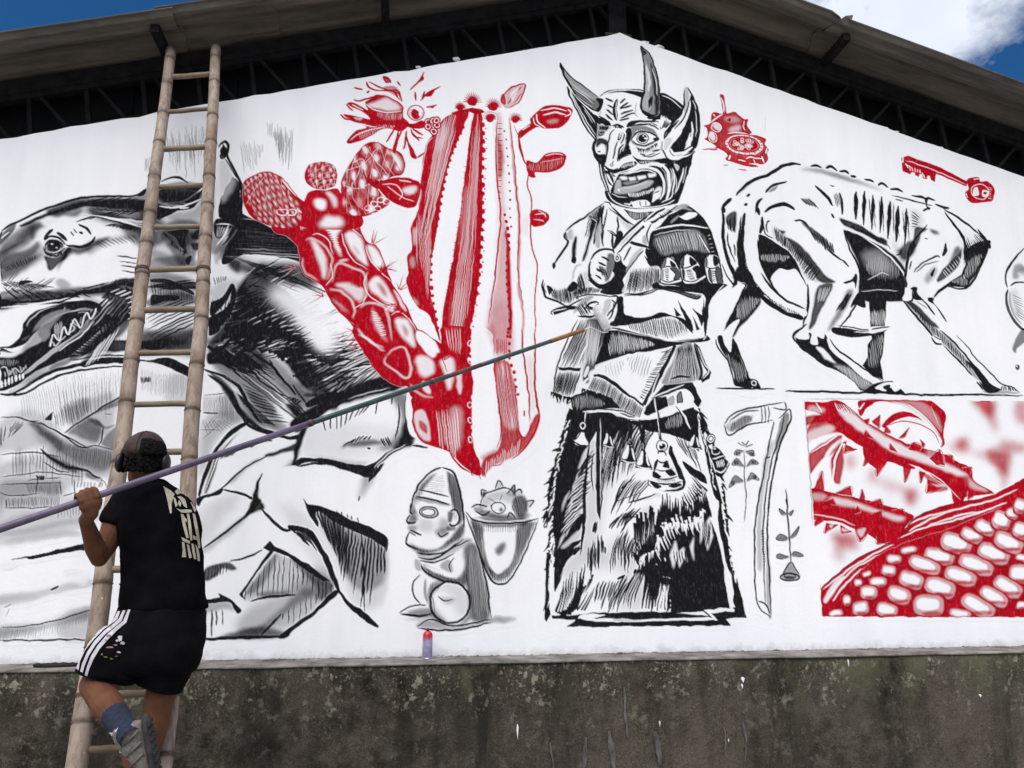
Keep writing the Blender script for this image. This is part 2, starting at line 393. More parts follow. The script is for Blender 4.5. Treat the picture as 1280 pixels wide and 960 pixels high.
def furfill(poly, n, seeds, lmin=9, lmax=22, wmax=3.4, dark=1.0, light=.6, flow=.12):
    """shaggy fur: strokes that follow a combed direction field, thick and black where the tone below is dark"""
    q = _p(poly); q = _spl(q, True); rg = _rast([q]); rn = M.rng
    y0, x0, m = rg; ys, xs = np.nonzero(m > .5); sd = [(*_p([a, b])[0], math.radians(c)) for a, b, c in seeds]
    tone = M.k.copy(); pick = sorted((rn.randrange(len(ys)) for _ in range(n)), key=lambda i: ys[i])
    for i in pick:
        p = np.array([xs[i] + x0, ys[i] + y0], float); sx = sy = 0
        for a, b, c in sd:
            w = 1 / ((p[0] - a) ** 2 + (p[1] - b) ** 2 + 60); sx += w * math.cos(c); sy += w * math.sin(c)
        an = math.atan2(sy, sx) + rn.gauss(0, .13); t = float(tone[min(int(p[1]), M.H - 1), min(int(p[0]), M.W - 1)]); L = rn.uniform(lmin, lmax) * M.scale
        pts = [p]; cv = rn.uniform(-flow, flow)
        for _ in range(5): pts.append(pts[-1] + np.array([math.cos(an), math.sin(an)]) * L / 5); an += cv
        u = rn.random()
        if u < .12 + t * dark: c_, w_ = K, rn.uniform(.8, 1.2 + wmax * t)
        elif t > .35 and u > 1 - light * (1.15 - t): c_, w_ = WH, rn.uniform(.7, 2.2)
        else: continue
        _put([_ribbon(np.array(pts), w_, 'e' if rn.random() < .6 else 'b')], c_, rn.uniform(.8, 1), 0)
def T(x0, y0, s):
    M.t = (x0, y0, s); c = np.array([[x0 + 600 / s, y0 + 450 / s], [x0 + 600 / s + 10, y0 + 450 / s], [x0 + 600 / s, y0 + 450 / s + 10]]); q_ = tomap(c); M.scale = (np.hypot(*(q_[1] - q_[0])) + np.hypot(*(q_[2] - q_[0]))) / 20
M = Mural(int((GX1 - GX0) * RES), int((GZ1 - GZ0) * RES), tomap, 1.1)
# ---- drips and tick marks of the unfinished background
BG = part('painted_brush_marks', 'mural', 'faint grey upright brush marks above the hound')
T(180, 170, 5.333)
h('150 0 270 -20 430 -40', '170 160 300 220 420 120', 34, 1, K, .38, lj=.5, jit=.5); h('640 50 720 40 800 60', '660 200 720 190 790 130', 14, .9, K, .35, lj=.4); h('860 -60 920 -60 1000 -40', '880 90 930 130 990 150', 16, 1.2, K, .4, lj=.5)
h('10 150 40 130', '10 250 40 240', 4, .9, K, .4); f('880 0 940 -10 930 130 890 110', K, .2, 3); f('300 30 340 30 340 140 300 140', K, .15, 3)
h('820 -90 860 -90', '830 0 860 20', 4, .9, K, .35)
# ---- landscape behind the hound
LA = part('painted_landscape', 'mural', 'pale grey sketch of mountains and village under the hound jaw')
T(0, 460, 5.333)
f('-20 200 200 110 420 0 640 -20 900 -10 1280 0 1300 200 1280 330 1290 700 1000 900 800 1000 500 960 -20 1300', WH)
h('130 190 300 100 500 30 700 20 830 20', '150 340 300 360 500 400 640 290 830 190', 44, .8, K, .3, lj=.2); h('940 0 1100 30 1280 40', '940 160 1100 190 1280 190', 30, .8, K, .35); h('940 60 1010 60', '940 110 1010 100', 8, 1.6, K, .7)
h('360 320 480 210 600 200', '370 390 480 380 600 290', 16, 1.2, K, .45); f('440 300 520 220 600 210 590 300 470 390', K, .18, 2)
l('0 330 130 330 200 355 260 350', 1.6, K, .8); l('300 350 330 330 360 300', 3, K, .8); f('300 340 350 310 340 350', K, .8)
l('430 440 520 370 620 310 720 240 820 190', 2.4, K, .8); f('620 310 720 240 815 190 815 240 740 270', K, .5, 1.2); f('450 430 520 380 600 335 660 360 680 420 650 500 560 480 500 450', K, .55, 2); f('590 340 650 350 690 400 640 380', K, .4, 1.5); f('690 480 790 390 780 540 690 520', K, .5, 1.5); l('690 390 680 480 660 520', 1.6, K, .7); l('640 345 700 400 780 380', 2, K, .6, 1); l('700 310 750 310', 1, K, .6)
f('190 370 260 370 340 440 430 500 560 530 700 540 770 560 720 680 600 670 520 640 440 590 340 500', K, .38, 2); f('200 370 270 370 420 500 400 560 300 470', K, .35, 2); l('200 360 300 380 420 450 540 530 640 520 760 550', 1.6, K, .75); hp('240 380 440 490 740 550 720 680 560 640 400 560', 92, 2, .9, K, .4)
l('270 540 340 600 450 660 580 690 670 740', 3.2, K, .7); f('280 545 340 590 460 650 520 700 420 670 330 610', K, .6, 1); f('580 700 670 730 660 750 580 730', K, .5, 1); l('285 620 380 680 470 700', 1.4, K, .7); hp('300 560 560 680 480 690 340 610', 90, 1.7, .8, K, .6)
h('-10 370 100 370 200 380', '0 480 40 470 110 440', 14, 1.4, K, .5, skip=.4, lj=.6)
f('110 560 150 540 160 700 120 700', K, .2, 3); l('0 660 200 640 330 680', 2, K, .15, 2)
# village
f('40 870 160 860 250 840 400 860 400 760 200 750 0 770 0 960', K, .3, 3)
for q in ('30 940 400 930', '40 880 40 940', '180 750 250 750 240 850', '300 740 410 735', '400 750 410 850', '0 780 200 770 420 770', '500 740 500 870', '680 740 670 800', '420 860 500 830', '0 830 60 850 160 850 260 840'): l(q, 1.2, K, .65)
h('40 870 200 860 400 860', '40 940 200 935 400 930', 30, 1, K, .55); h('180 760 290 760 400 760', '190 840 290 840 390 840', 20, .9, K, .45); h('240 720 300 720', '250 750 300 750', 4, 2.4, K, .7); h('510 760 700 760', '510 800 690 800', 8, 1, K, .5); l('640 760 700 760 720 860', 1, K, .5); h('380 920 560 900', '380 1010 560 990', 9, 1, K, .4)
T(230, 480, 4.129)
h('100 60 180 50 260 70', '100 150 180 180 260 190', 22, .9, K, .45); l('100 60 260 45', 1, K, .6); l('100 150 180 150', 2, K, .7); f('180 60 260 80 290 200 200 190', K, .25, 3); h('90 180 200 190', '110 270 290 230', 8, .8, K, .4); l('80 240 180 240', .9, K, .5); l('90 290 200 200', .9, K, .4); h('150 160 260 200', '100 230 190 250', 7, .7, K, .4)
T(0, 560, 4)
for q, aa in (('0 430 120 420 300 380 430 360', .25), ('0 480 200 450 340 430 420 440', .25), ('0 390 80 360 200 330', .2)): l(q, 9, K, aa, 3)
l('60 560 200 540 330 510 440 490', 6, K, 1, .3, 's'); f('150 545 300 515 430 492 440 510 300 530 160 558', K); l('0 640 200 590 400 560', 3, K, .12, 3)
f('0 740 200 720 340 680 460 660 460 690 300 720 120 770 0 780', K, .35, 4); f('0 900 200 880 320 850 460 800 460 850 300 880 100 940 0 960', K, .45, 4); hp('0 900 240 880 440 820 440 860 200 960 0 980', 95, 3, .6, K, .25); l('0 905 200 880 400 830 480 800', 1.4, K, .7); l('255 715 300 690', 2.6, K, .9); l('20 800 60 780', 1, K, .5); l('30 850 50 800', .8, K, .4)
l('0 965 200 962 330 960 480 962', 2, K, .9); f('300 840 460 800 450 960 300 960', K, .25, 5); l('600 680 620 690', 2, K); f('330 640 440 640 420 690', WH, .6, 2)
l('460 430 480 460 500 480', 1, K, .6); h('460 420 500 420', '460 480 500 480', 5, 1, K, .5)
# ---- the snarling hound
HD = part('painted_hound', 'mural', 'huge snarling black and white hound head with bristling neck and bare shoulder')
HH = part('painted_head', HD, 'snarling head with open jaws')
T(0, 170, 5.333)
f('-20 700 20 640 120 570 300 480 560 410 800 400 920 400 1080 300 1180 275 1240 320 1400 330 1480 160 1560 200 1620 400 1620 500 1560 700 1480 900 1500 1100 1300 1400 1000 1500 700 1540 400 1580 100 1740 -20 1750', WH)
# top of skull
l('10 640 60 600 130 570 300 490 450 440 600 408 760 405 900 400 980 350', 3.4); f('130 600 280 530 420 480 560 440 700 435 850 430 980 440 960 500 850 490 700 480 600 470 500 490 380 520 250 570 180 600', K, 1, .4)
f('960 430 1100 460 1200 480 1160 520 1080 560 980 520', K); f('600 480 800 490 980 480 980 640 880 640 760 580 640 540', K, .8, 2); h('640 500 780 520 900 560', '900 480 970 540 980 640', 16, 2, WH, .45, soft=.4); l('600 480 760 500 960 510', 2, K, .6)
l('980 440 1100 440 1260 455', 3, WH)
f('920 400 1000 345 960 400', K); l('910 405 960 370 1000 345', 2.4); l('1070 310 1140 280 1200 280 1260 320', 3); f('1140 275 1200 278 1240 310 1200 292', K); f('1070 360 1300 340 1400 340 1340 440 1280 480 1200 460 1070 410', K); h('1090 390 1200 360 1360 350', '1130 420 1200 410 1290 380', 14, 1.6, WH, .3); l('1060 430 1200 445 1270 460', 3, WH); l('1070 550 1150 500 1260 490 1340 440 1380 360', 2.4)
# brow, eye
f('160 620 260 590 330 570 420 550 480 520 540 500 500 560 400 560 300 600 230 680 180 740 100 780 0 830 0 760 100 700', K, .6, 3); f('200 600 300 560 400 540 330 600 260 620 220 700 200 640', K, .7, 2); f('280 560 420 530 540 560 620 640 560 700 480 720 440 700 380 640 320 620', WH, .9, 2)
f('420 520 520 480 560 500 480 540', K, .6, 2); l('520 590 580 620 610 660', 3.6); l('470 640 500 670', 1.6); l('490 620 520 650', 1.2); l('530 640 555 655', 3); l('380 640 420 670 450 700', 4); f('330 630 360 625 330 660 300 700 290 680', K)
o(362, 735, 66, 50, WH, 1, .5, -8); f('300 748 322 700 366 688 408 704 428 738 400 772 350 782 316 770', K, .85, 1); o(364, 736, 40, 38, K); ring(362, 738, 50, 44, 1.2, WH, .6, -8, 20, 200, 'b'); o(352, 722, 9, 6, WH); o(380, 748, 7, 5, WH, .7); l('300 735 330 705 380 700 425 730', 3.4); l('305 770 350 790 405 775 440 745', 1.6); l('300 700 340 670 400 680 440 730', 3); l('290 740 320 790 380 800 440 750', 2.4); h('320 780 420 780', '330 810 410 800', 7, 1.4)
f('260 700 290 690 300 790 340 820 320 850 280 830', WH, .8, 1); f('300 800 360 810 420 780 460 740 480 760 440 820 400 850 340 900 310 860', K, .9, .8); l('440 730 520 740 600 720 640 670', 4); f('440 760 560 730 640 690 740 680 640 740 540 790 480 790 420 850 380 900', K, .85, 2)
f('560 740 700 690 860 660 970 640 960 680 800 700 700 730 600 790', K, .55, 3); h('600 700 760 680 900 660', '700 760 830 720 940 710', 10, 1.4, K, .5); h('680 600 800 620 900 640', '760 590 880 600 970 600', 9, 2, K, .8)
h('780 790 800 830 810 880 800 910', '930 805 930 840 930 895 930 925', 4, 1.6, K, .9)
# muzzle top and nose bridge
f('0 830 100 780 180 760 250 700 270 740 220 800 140 840 60 880 0 890', K, .75, 2); l('0 790 90 740 160 700', 3, K, .5, 1); f('0 680 60 600 110 580 90 640 40 700 0 730', K, .8, 1); l('60 690 100 640 140 600', 3, WH, .9); l('10 690 60 640', 1.6, WH); f('0 660 20 640 0 700', K); h('20 880 140 830 240 790', '60 910 160 870 240 830', 14, 1.6, K, .6)
f('180 620 240 600 210 690 150 730', K, .35, 3)
T(0, 330, 5.333)
h('0 130 80 110 160 130 240 130', '40 150 130 160 200 180 380 160', 14, 1.8, K, .85); h('0 170 100 190 250 180', '60 90 200 120 390 100', 14, 1.2, K, .8, lj=.5); f('0 190 200 170 400 190 520 190 400 230 200 240 0 260', K, .7, 1.5); f('150 110 220 120 130 140', K)
f('390 100 440 110 480 150 420 170 380 140', K, .5, 2.5)
f('0 240 120 250 240 240 380 225 500 190 640 170 720 190 640 200 520 215 420 260 300 270 140 280 0 305', K); l('0 290 140 270 280 260 400 235', 1.6, WH); l('540 205 640 215 700 260 690 310 620 380 520 460 400 530 250 650', 3.4, WH); l('560 240 640 240 680 280', 1.6, WH)
f('420 260 520 250 620 250 680 280 670 320 620 300 560 290 500 310 420 330 350 350 280 400 260 440 200 500 160 540 100 560 0 570 0 560 60 550 130 500 150 450 160 400 220 330 320 290', K)
f('300 400 380 350 440 330 480 310 400 310 300 350 240 410 210 470 150 510 190 490 230 450', G(.45), .9, 1); l('180 420 210 370 290 310 380 280', 1.2, WH, .6); l('440 290 420 330', 2, G(.4))
# tongue and lower jaw
f('0 580 100 590 200 530 250 460 300 410 360 380 420 340 500 320 580 310 600 330 520 460 400 540 340 580 200 690 100 770 0 800', K); f('0 590 90 590 180 530 240 460 280 430 320 430 330 470 280 520 200 560 100 620 0 625', WH, .9, 1); f('250 440 320 390 420 340 350 420 330 480 290 520', G(.5), .9, 1.4)
h('360 400 420 380', '370 500 410 470', 6, 1.6, WH, .8); l('520 330 570 320 590 350 540 400 550 350', 2.2, WH); l('480 370 500 400 520 420', 2.2, WH); l('430 410 460 460 500 430 470 400', 2.2, WH); l('390 470 400 510 440 480', 2.2, WH); l('350 520 370 550 410 510', 2.4, WH); hp('0 640 120 640 100 680 0 690', 90, 2.4, 1, WH, .3)
h('20 720 100 700 180 680', '30 760 110 740 190 700', 9, 2, WH, .9, lj=.6); l('0 700 40 690 60 740 100 700 140 720 180 670', 2, WH)
h('500 480 600 400 680 320', '530 495 640 410 700 330', 22, 1.2, WH, .8)
f('340 620 480 510 620 420 720 340 760 380 640 470 560 540 440 630 240 720 120 810 0 850 0 830 160 740', K); l('0 800 100 780 220 700 340 590', 2.6, WH); l('0 815 120 770 240 700', 1.4, K)
f('0 860 60 860 180 800 300 720 420 650 540 560 640 480 740 400 820 430 700 560 560 650 420 690 300 760 160 830 80 880 0 890', WH); l('0 870 90 870 200 800 320 730 460 690 600 665 760 655 870 640', 4.6); f('60 850 160 790 260 730 360 700 280 740 160 820 80 870', G(.4), .8, 1); h('400 640 520 540 620 460', '500 620 620 560 720 480', 12, 2.4, K, .9, lj=.4)
l('540 600 640 540 760 440', 4, K, .8, .6); f('460 640 560 560 700 430 800 390 760 450 640 560 520 640', K, .7, 1.2)
# jaw corner
f('680 230 760 170 840 200 890 260 890 330 820 400 720 470 640 560 600 600 540 610 640 500 720 380 780 330 760 250', K, .9, 1); f('760 280 800 250 830 290 800 340 740 350', WH, .9, 1); l('780 240 820 280 810 340', 3); h('720 200 800 190 880 220', '760 270 850 290 890 300', 9, 1.8, WH, .7); h('640 420 760 380', '660 480 780 430', 5, 2, WH, .5); l('700 240 740 280 720 330', 2, WH)
f('560 180 700 150 780 110 860 95 930 95 920 160 820 150 740 170 640 190', K, .95, .8); h('540 170 700 150 860 150', '620 150 780 110 920 130', 12, 1.6, K, .8); h('820 150 880 160', '880 230 920 260', 6, 1.6, K)
# throat
f('620 570 740 510 880 510 980 510 1100 510 1060 560 880 580 740 590', K, .95, 1.2); f('640 560 760 540 740 620 640 620', K, .5, 2); h('780 500 840 420 880 400', '770 540 850 500 890 480', 6, 1.4); f('750 490 860 380 900 420 880 480 800 510', WH, .8, 1)
f('560 650 760 620 900 630 1020 640 1100 620 1280 700 1280 760 1100 680 960 650 860 665 700 660 560 690', K); l('480 650 620 620 780 610 870 620', 2); l('960 640 1100 620 1180 625', 2.4, WH); 
f('1010 210 1080 210 1180 210 1190 240 1100 250 1040 270 1010 270', K, .95); h('1000 120 1150 120 1280 180', '1020 230 1180 250 1290 260', 16, 1, K, .8); f('1010 100 1130 110 1280 180 1290 210 1180 160 1080 130 1010 120', K, .9); f('1020 130 1200 160 1280 230 1120 240 1020 200', K, .45, 2); f('960 520 1130 510 1080 570 970 570', K); f('1100 420 1280 360 1280 540 1120 580', K, .35, 4)
# ---- ear and neck
T(180, 170, 5.333)
EA = part('painted_ear', HD)
f('500 80 530 40 560 60 540 140 600 240 650 330 640 500 620 620 520 720 480 800 470 500 500 400', WH); l('500 80 520 50 545 40 562 70 545 130 520 150 510 120', 4); f('510 100 540 70 550 110 530 155', K); l('540 150 590 230 650 320 650 380', 3); f('580 290 600 280 650 340 640 480 620 590 540 560 500 540 510 420 560 360', K); h('560 420 600 400 620 420', '520 540 570 560 600 560', 8, 1.6, WH, .6); f('520 160 560 200 580 280 540 360 500 390', G(.25), .7, 3); l('640 360 640 500 630 600 560 700 520 790', 2.4, WH); l('650 380 635 520 640 600', 1.4)
f('480 560 600 580 610 620 560 670 480 680', K); h('490 600 600 610', '480 680 540 690', 7, 2, WH, .8); l('480 590 560 590 610 610', 2, WH); f('490 740 540 720 520 800 480 860 470 780', G(.4), .9, 1)
f('110 560 240 500 340 480 380 380 410 360 400 560 300 590 120 590', WH); f('100 590 160 580 380 600 360 620 160 630', G(.2), .5, 2); f('90 690 150 650 220 730 300 800 280 830 200 790 110 750', G(.5), .6, 3); h('130 640 200 700 250 760', '150 680 200 740 240 790', 9, 1.6, K, .8); f('160 640 300 630 280 700 290 790 260 760 210 680', K); f('330 640 390 630 380 750 330 760 310 720 380 710 380 690 320 690', K, .9, .6); f('290 660 320 640 300 700 310 780 290 800 280 730', G(.4), .9, 1); l('250 770 270 780 260 800', 3); f('280 820 320 800 310 850 280 850', K)
NE = part('painted_neck', HD, 'dark bristling neck and mane')
f('640 520 700 540 780 580 900 640 1000 720 1040 760 1060 900 900 850 700 850 560 860 520 840 560 720 620 640', K); h('640 600 620 700 570 840', '860 640 1000 740 1060 880', 16, 1.6, WH, .35, lj=.4, jit=.4); l('650 550 760 560', 1, WH, .7)
T(180, 330, 5.333)
f('460 40 560 0 700 -60 1040 -10 1150 130 1200 230 1280 310 1280 700 1000 640 800 700 640 600 440 560 440 200', WH)
f('560 -30 700 0 880 -10 1050 0 1160 140 1000 150 860 130 740 80 640 60 600 30', K, .75, 4); h('700 60 760 20 800 0', '1000 180 1080 140 1100 60', 14, 1.6, K, .6, lj=.4); l('700 145 770 155 840 185', 2.2); f('560 -20 640 -20 640 60 600 50', K, .8, 2)
h('460 90 560 80', '470 140 550 120', 6, 1.6, K, .7); f('580 140 600 150 560 240 500 310 460 350 440 330 450 260 520 230', K); l('600 230 560 350 520 420', 4, K, .7); h('540 260 640 230', '520 420 560 440', 7, 1.6); f('440 400 520 380 500 450 440 480', K); h('440 250 520 220', '450 330 520 320', 5, 2)
# mane: long bristles
f('620 180 680 160 700 220 720 300 800 330 760 420 700 500 560 520 440 530 480 500 560 440 590 330', K, .9, 2)
h('590 340 560 440 600 560 760 570 880 590 960 650', '760 210 920 330 1000 400 1090 490 1130 560 1160 620', 30, 6, K, tp='e', lj=.2); h('560 460 660 560 860 580', '900 320 1040 440 1120 560', 9, 2, WH, .5); h('620 200 640 160 660 140', '760 240 730 160 690 80', 7, 3, K, .8, tp='e'); f('640 300 780 300 760 420 640 480', K)
f('440 540 560 540 640 520 720 530 600 560 500 590 440 600', K, .9, 1.5); f('430 600 540 590 640 640 680 680 600 680 500 670 430 670', K, 1, 1); h('480 600 580 600', '600 680 700 680', 7, 3, K, tp='e'); f('440 500 540 470 580 380 600 340 560 420 520 490 460 520', WH, .7, 1.4)
h('600 680 680 700 720 690', '660 740 740 740 790 790', 5, 2.4, K); l('690 570 770 630 840 670 900 740 980 830 1020 880', 3.4); f('740 600 800 640 900 740 980 820 880 760 800 680', K, .55, 2); l('710 690 760 760 860 840 960 890', 2.2); l('840 640 860 680', 2)
f('900 600 1000 620 1060 760 1120 830 1060 820 980 700', K, .95, 2); f('1050 760 1120 660 1280 640 1280 780 1140 830', K, .5, 5); h('1000 740 1060 780 1100 830', '1200 620 1280 640 1290 700', 6, 1.6); f('960 660 1060 700 1110 820 1100 860 1020 760', K, .8, 2)
h('940 900 1020 940', '980 880 1060 910', 5, 2.4); f('1080 930 1160 880 1280 850 1290 900 1200 920 1100 960', K); f('1060 880 1110 860 1170 880 1120 890', K, .8, 1)
# shoulder
SH = part('painted_shoulder', HD, 'bare white shoulder and foreleg with hard black folds')
T(230, 480, 4.129)
f('250 20 300 0 560 110 640 150 800 100 1000 40 1140 60 1180 300 1190 320 1050 400 980 480 1000 720 820 960 340 960 100 860 80 600 100 500 160 330 320 180', WH)
f('210 20 260 60 310 160 340 210 420 240 540 270 600 260 580 290 460 270 370 240 320 210 280 130', K); f('260 40 320 80 380 140 440 190 500 220 420 230 350 190 300 120', K, .7, 3); h('270 50 320 120 400 200', '330 90 400 150 480 220', 14, 2.4, K, .7); f('520 120 580 90 620 150 630 200 580 180', K, .85, 2); h('520 100 560 160', '600 130 620 190', 5, 2.4); f('480 0 560 60 620 110 660 100 700 60 640 40 600 0', K, .45, 4); l('560 0 600 60 640 110', 3, K, .7)
f('640 160 700 120 860 60 960 20 1050 0 1120 0 1100 30 960 60 800 110 700 170 640 230 620 280 590 360 570 470 540 490 560 420 580 300', K, .95, 1.4); f('530 420 580 400 560 500 520 520', K, .5, 3); l('590 380 600 260 650 190', 5, K, .5, 2)
h('700 180 800 150 900 110 1000 80', '720 240 790 240 860 190 930 150', 9, 1.6); l('1075 60 1070 110', 1.8); l('1000 90 990 160', 1.6); l('1110 100 1110 200 1090 290', 2)
f('1050 60 1140 40 1170 120 1180 280 1120 320 1060 340 1000 330 1080 290 1120 220 1110 130', K, .65, 4); f('1140 200 1180 180 1190 300 1140 330 1080 340 1120 280', K, .95, 2); h('1010 280 1060 270', '1030 320 1080 320', 4, 2); f('810 330 860 300 960 290 1040 300 960 320 860 325', K, .7, 2.4); h('810 330 880 300 960 290', '850 300 900 275 980 265', 7, 1.8); o(957, 334, 8, 6)
f('590 390 700 385 800 400 900 420 980 410 1060 350 1180 310 1080 360 1000 430 960 480 900 470 800 430 700 405 620 410 570 450', K); l('590 440 620 420 700 410 800 430 940 480', 3); f('640 380 760 390 900 410 960 400 900 430 760 410', K, .5, 3); l('1180 318 1260 328', 3); l('1150 315 1060 360 980 440', 1.2, WH); f('930 470 990 460 950 540 900 600 920 530', K, .5, 4); l('910 580 900 635', 1.6); h('960 460 1040 400', '950 520 1010 450', 7, 2.4); l('540 30 700 60', 1, K, .3)
# folded leg upper left
f('310 200 330 210 220 290 160 380 110 500 85 580 75 560 110 440 160 340 230 250', K); f('330 220 260 280 190 370 150 480 120 560 110 560 140 440 200 330', K, .85, 1.4); l('300 230 220 310 160 420 110 560', 1.4, WH); h('210 350 330 300', '190 390 250 370', 10, 1.4, K, .7); f('340 310 400 290 460 295 400 305 350 330', K); f('420 370 500 340 580 310 580 340 500 360 440 380', K, .85, 1.4); l('440 370 340 420 260 480 200 540 120 590', 2.4); f('240 500 340 410 440 370 340 430 250 510', K, .5, 2); f('66 620 70 590 140 565 200 540 190 570 110 590 80 630', K); l('200 550 270 560 350 590', 3); f('320 580 355 585 350 600', K)
f('405 460 390 520 380 570 390 610 440 660 500 720 560 740 640 750 680 790 720 860 780 960 740 950 690 860 640 800 560 760 520 760 440 690 390 640 340 660 290 700 220 750 300 690 340 640 360 590 380 510', K); f('350 610 400 600 440 660 380 650 330 680', K, .85, 1.4); f('100 860 180 800 290 700 340 670 290 720 200 800 100 880', K, .5, 2.4); h('540 730 600 730 660 760', '580 770 660 800 700 870', 11, 2.4, K, .8)
T(230, 600, 4.571)
f('500 20 600 -80 900 0 1000 120 1160 330 1160 600 1100 840 1040 790 900 650 860 640 580 900 80 910 100 500 100 400 380 200', WH)
f('685 110 710 140 770 150 860 180 960 230 1060 270 1160 330 1160 410 1140 380 1060 330 960 290 860 240 760 180 770 270 720 210', K); f('740 170 860 200 960 260 1060 310 1150 360 1150 560 1100 620 1040 640 960 600 900 480 850 380 790 280', K, .45, 3); h('750 180 860 210 960 260 1060 310 1155 370', '800 300 870 400 950 600 1060 640 1155 600', 22, 2.6, K, .95, lj=.35); f('800 210 900 240 960 560 900 470', K, .6, 3); l('1015 300 1025 500 1035 760', 2.4); h('860 170 1010 220', '865 190 1010 250', 5, 1.4)
f('730 290 760 330 800 400 850 490 880 580 900 640 950 700 1050 770 1110 835 1090 840 1030 800 930 710 880 640 840 560 800 460 750 370', K); f('600 260 680 270 740 300 780 400 740 360 680 300 610 290', K); h('600 270 720 290', '660 330 780 400', 10, 2.4, K, .8, lj=.5); l('440 160 500 230 560 280 600 290 640 270', 4); f('400 80 430 0 430 100 460 160 400 190 340 220 390 140', K, .9, .8); l('390 170 300 250 200 330 110 390', 3); f('250 280 360 200 300 280 180 370 110 420 110 400', K, .45, 3); l('260 65 330 80 390 105', 3)
# jagged lower shapes
f('450 390 490 350 520 380 600 420 720 490 840 580 800 580 700 520 600 440 520 410 420 530 340 650 350 680 330 670 315 655 400 540 490 410', K, 1, 0, 0); f('520 420 600 450 700 530 760 620 760 690 620 620 640 640 520 660 400 690 350 690 350 640 440 520', K, .3, 3); hp('520 420 640 480 700 540 640 650 400 690 340 660', 90, 6.5, 1.1, K, .9); f('350 640 420 560 480 480 540 420 480 560 400 650', K, .5, 2.4); l('380 700 480 670 560 665 640 655', 3); f('420 650 560 640 630 650 560 665 460 675', K, .6, 2)
f('600 440 720 500 840 580 850 640 780 690 760 630 700 550', K, .7, 2); hp('640 480 830 580 850 640 770 690', 90, 6, 1.3, K, .9); f('640 650 720 620 760 640 700 690 620 740 540 800 420 890 250 890 420 840 540 760', K, .5, 3); f('880 630 890 640 840 690 750 770 640 850 590 900 540 900 640 820 740 750 840 650', K); l('560 770 500 830 440 890', 3); hp('560 770 760 640 740 740 620 830', 90, 6.5, 1.1, K, .8)
l('80 915 250 908 420 900 590 900', 4.4); f('230 890 420 840 560 870 560 905 230 912', K, .7, 2)
l('450 400 370 440 260 470', 2.6); f('120 510 200 480 260 475 300 510 270 520 220 510 190 550 120 580', K, .8, 1.2); hp('120 510 240 480 240 540 120 580', 90, 4, 1.4, K, .7); f('110 690 200 675 200 650 260 680 300 710 330 745 310 765 290 740 250 700 120 710', K); f('120 700 240 690 300 750 240 740 120 760', K, .4, 2); h('110 740 240 740', '110 840 240 840', 4, 1.4); l('160 740 160 900', 1.4); 

# ---- further tone on neck and head
use(NE)
T(0, 150, 1.4327)
f('400 440 470 400 560 430 640 470 700 470 680 490 600 500 540 540 500 500 440 460', K, .35, 4)
f('430 410 480 420 560 500 545 520 500 480 450 450', K, .5, 3); 
f('372 420 440 400 480 430 470 450 400 440', K, .8, 3); h('380 430 420 420', '470 470 500 450', 7, 3.2, K, .8, tp='e')
l('360 445 420 470 450 520 470 545', 4); f('440 490 470 500 520 560 480 550', K, .6, 2.5); h('430 470 470 540', '470 490 520 545', 9, 2, K, .7)
l('400 455 460 480 510 520 530 550', 6, WH, .8, 1.5); f('570 440 640 410 690 440 700 465 610 490 570 480', K, .4, 6); h('560 490 590 470 610 460', '640 440 670 430 690 430', 6, 2, K, .7)
f('530 555 560 520 620 490 700 465 740 470 690 490 600 515 560 540', K, .9, 1.5); l('545 545 580 515 640 495 700 480', 1.4, WH, .6)
h('430 400 470 400 540 420 600 440', '520 330 570 350 620 390 660 420', 16, 4, K, .95, tp='e', lj=.3)
f('380 300 440 290 470 330 430 390 380 400', K, .35, 5); 
use(HH)
f('230 180 290 175 300 215 260 230 220 200', K, .75, 3); f('300 170 350 160 370 120 385 110 380 180 330 190', K, .35, 3); f('285 195 360 185 370 215 310 215', K, .2, 4)
f('270 250 340 245 350 265 280 270', K, .6, 2); f('240 290 340 280 350 320 300 330', K, .35, 4); f('260 380 350 375 380 400 340 415 270 410', K, .7, 3)
h('150 140 200 145 240 150', '180 165 230 165 270 170', 9, 2, K, .4); f('130 165 200 150 260 160 270 190 200 185', K, .25, 4); f('0 240 60 230 110 215 80 250 0 275', K, .45, 4)
f('150 320 200 330 240 310 235 360 180 380 140 400', K, .5, 3); 
h('0 300 80 310 150 300', '20 320 120 325 190 312', 10, 2.2, K, .8, lj=.5)
f('120 400 180 370 230 330 210 370 150 420 90 450', K, .6, 2)
l('0 490 40 492 90 465 150 448 240 440', 3); f('10 470 90 440 130 430 60 470', K, .4, 2)
f('290 150 300 120 330 115 325 150', G(.2), .4, 3)
use(SH)
f('365 540 400 520 450 530 470 545 420 545 385 580 365 640 358 620', K, .35, 5)
f('540 560 560 540 700 550 735 570 690 600 600 610 545 600', K, .12, 8)
f('500 690 560 720 600 800 590 850 560 790', K, .15, 6); f('360 700 430 670 400 720 350 780', K, .18, 6)
f('440 880 520 840 570 800 600 840 520 910 430 920', K, .35, 6); f('600 740 690 760 690 860 640 870 610 800', K, .2, 5)
use(LA)
f('0 690 120 670 180 690 100 710 0 715', K, .2, 5); f('0 800 150 780 210 790 150 810 0 830', K, .12, 6)
h('100 480 200 460', '110 540 200 530', 14, .8, K, .4); f('100 570 200 560 210 620 150 640 90 610', K, .2, 4)

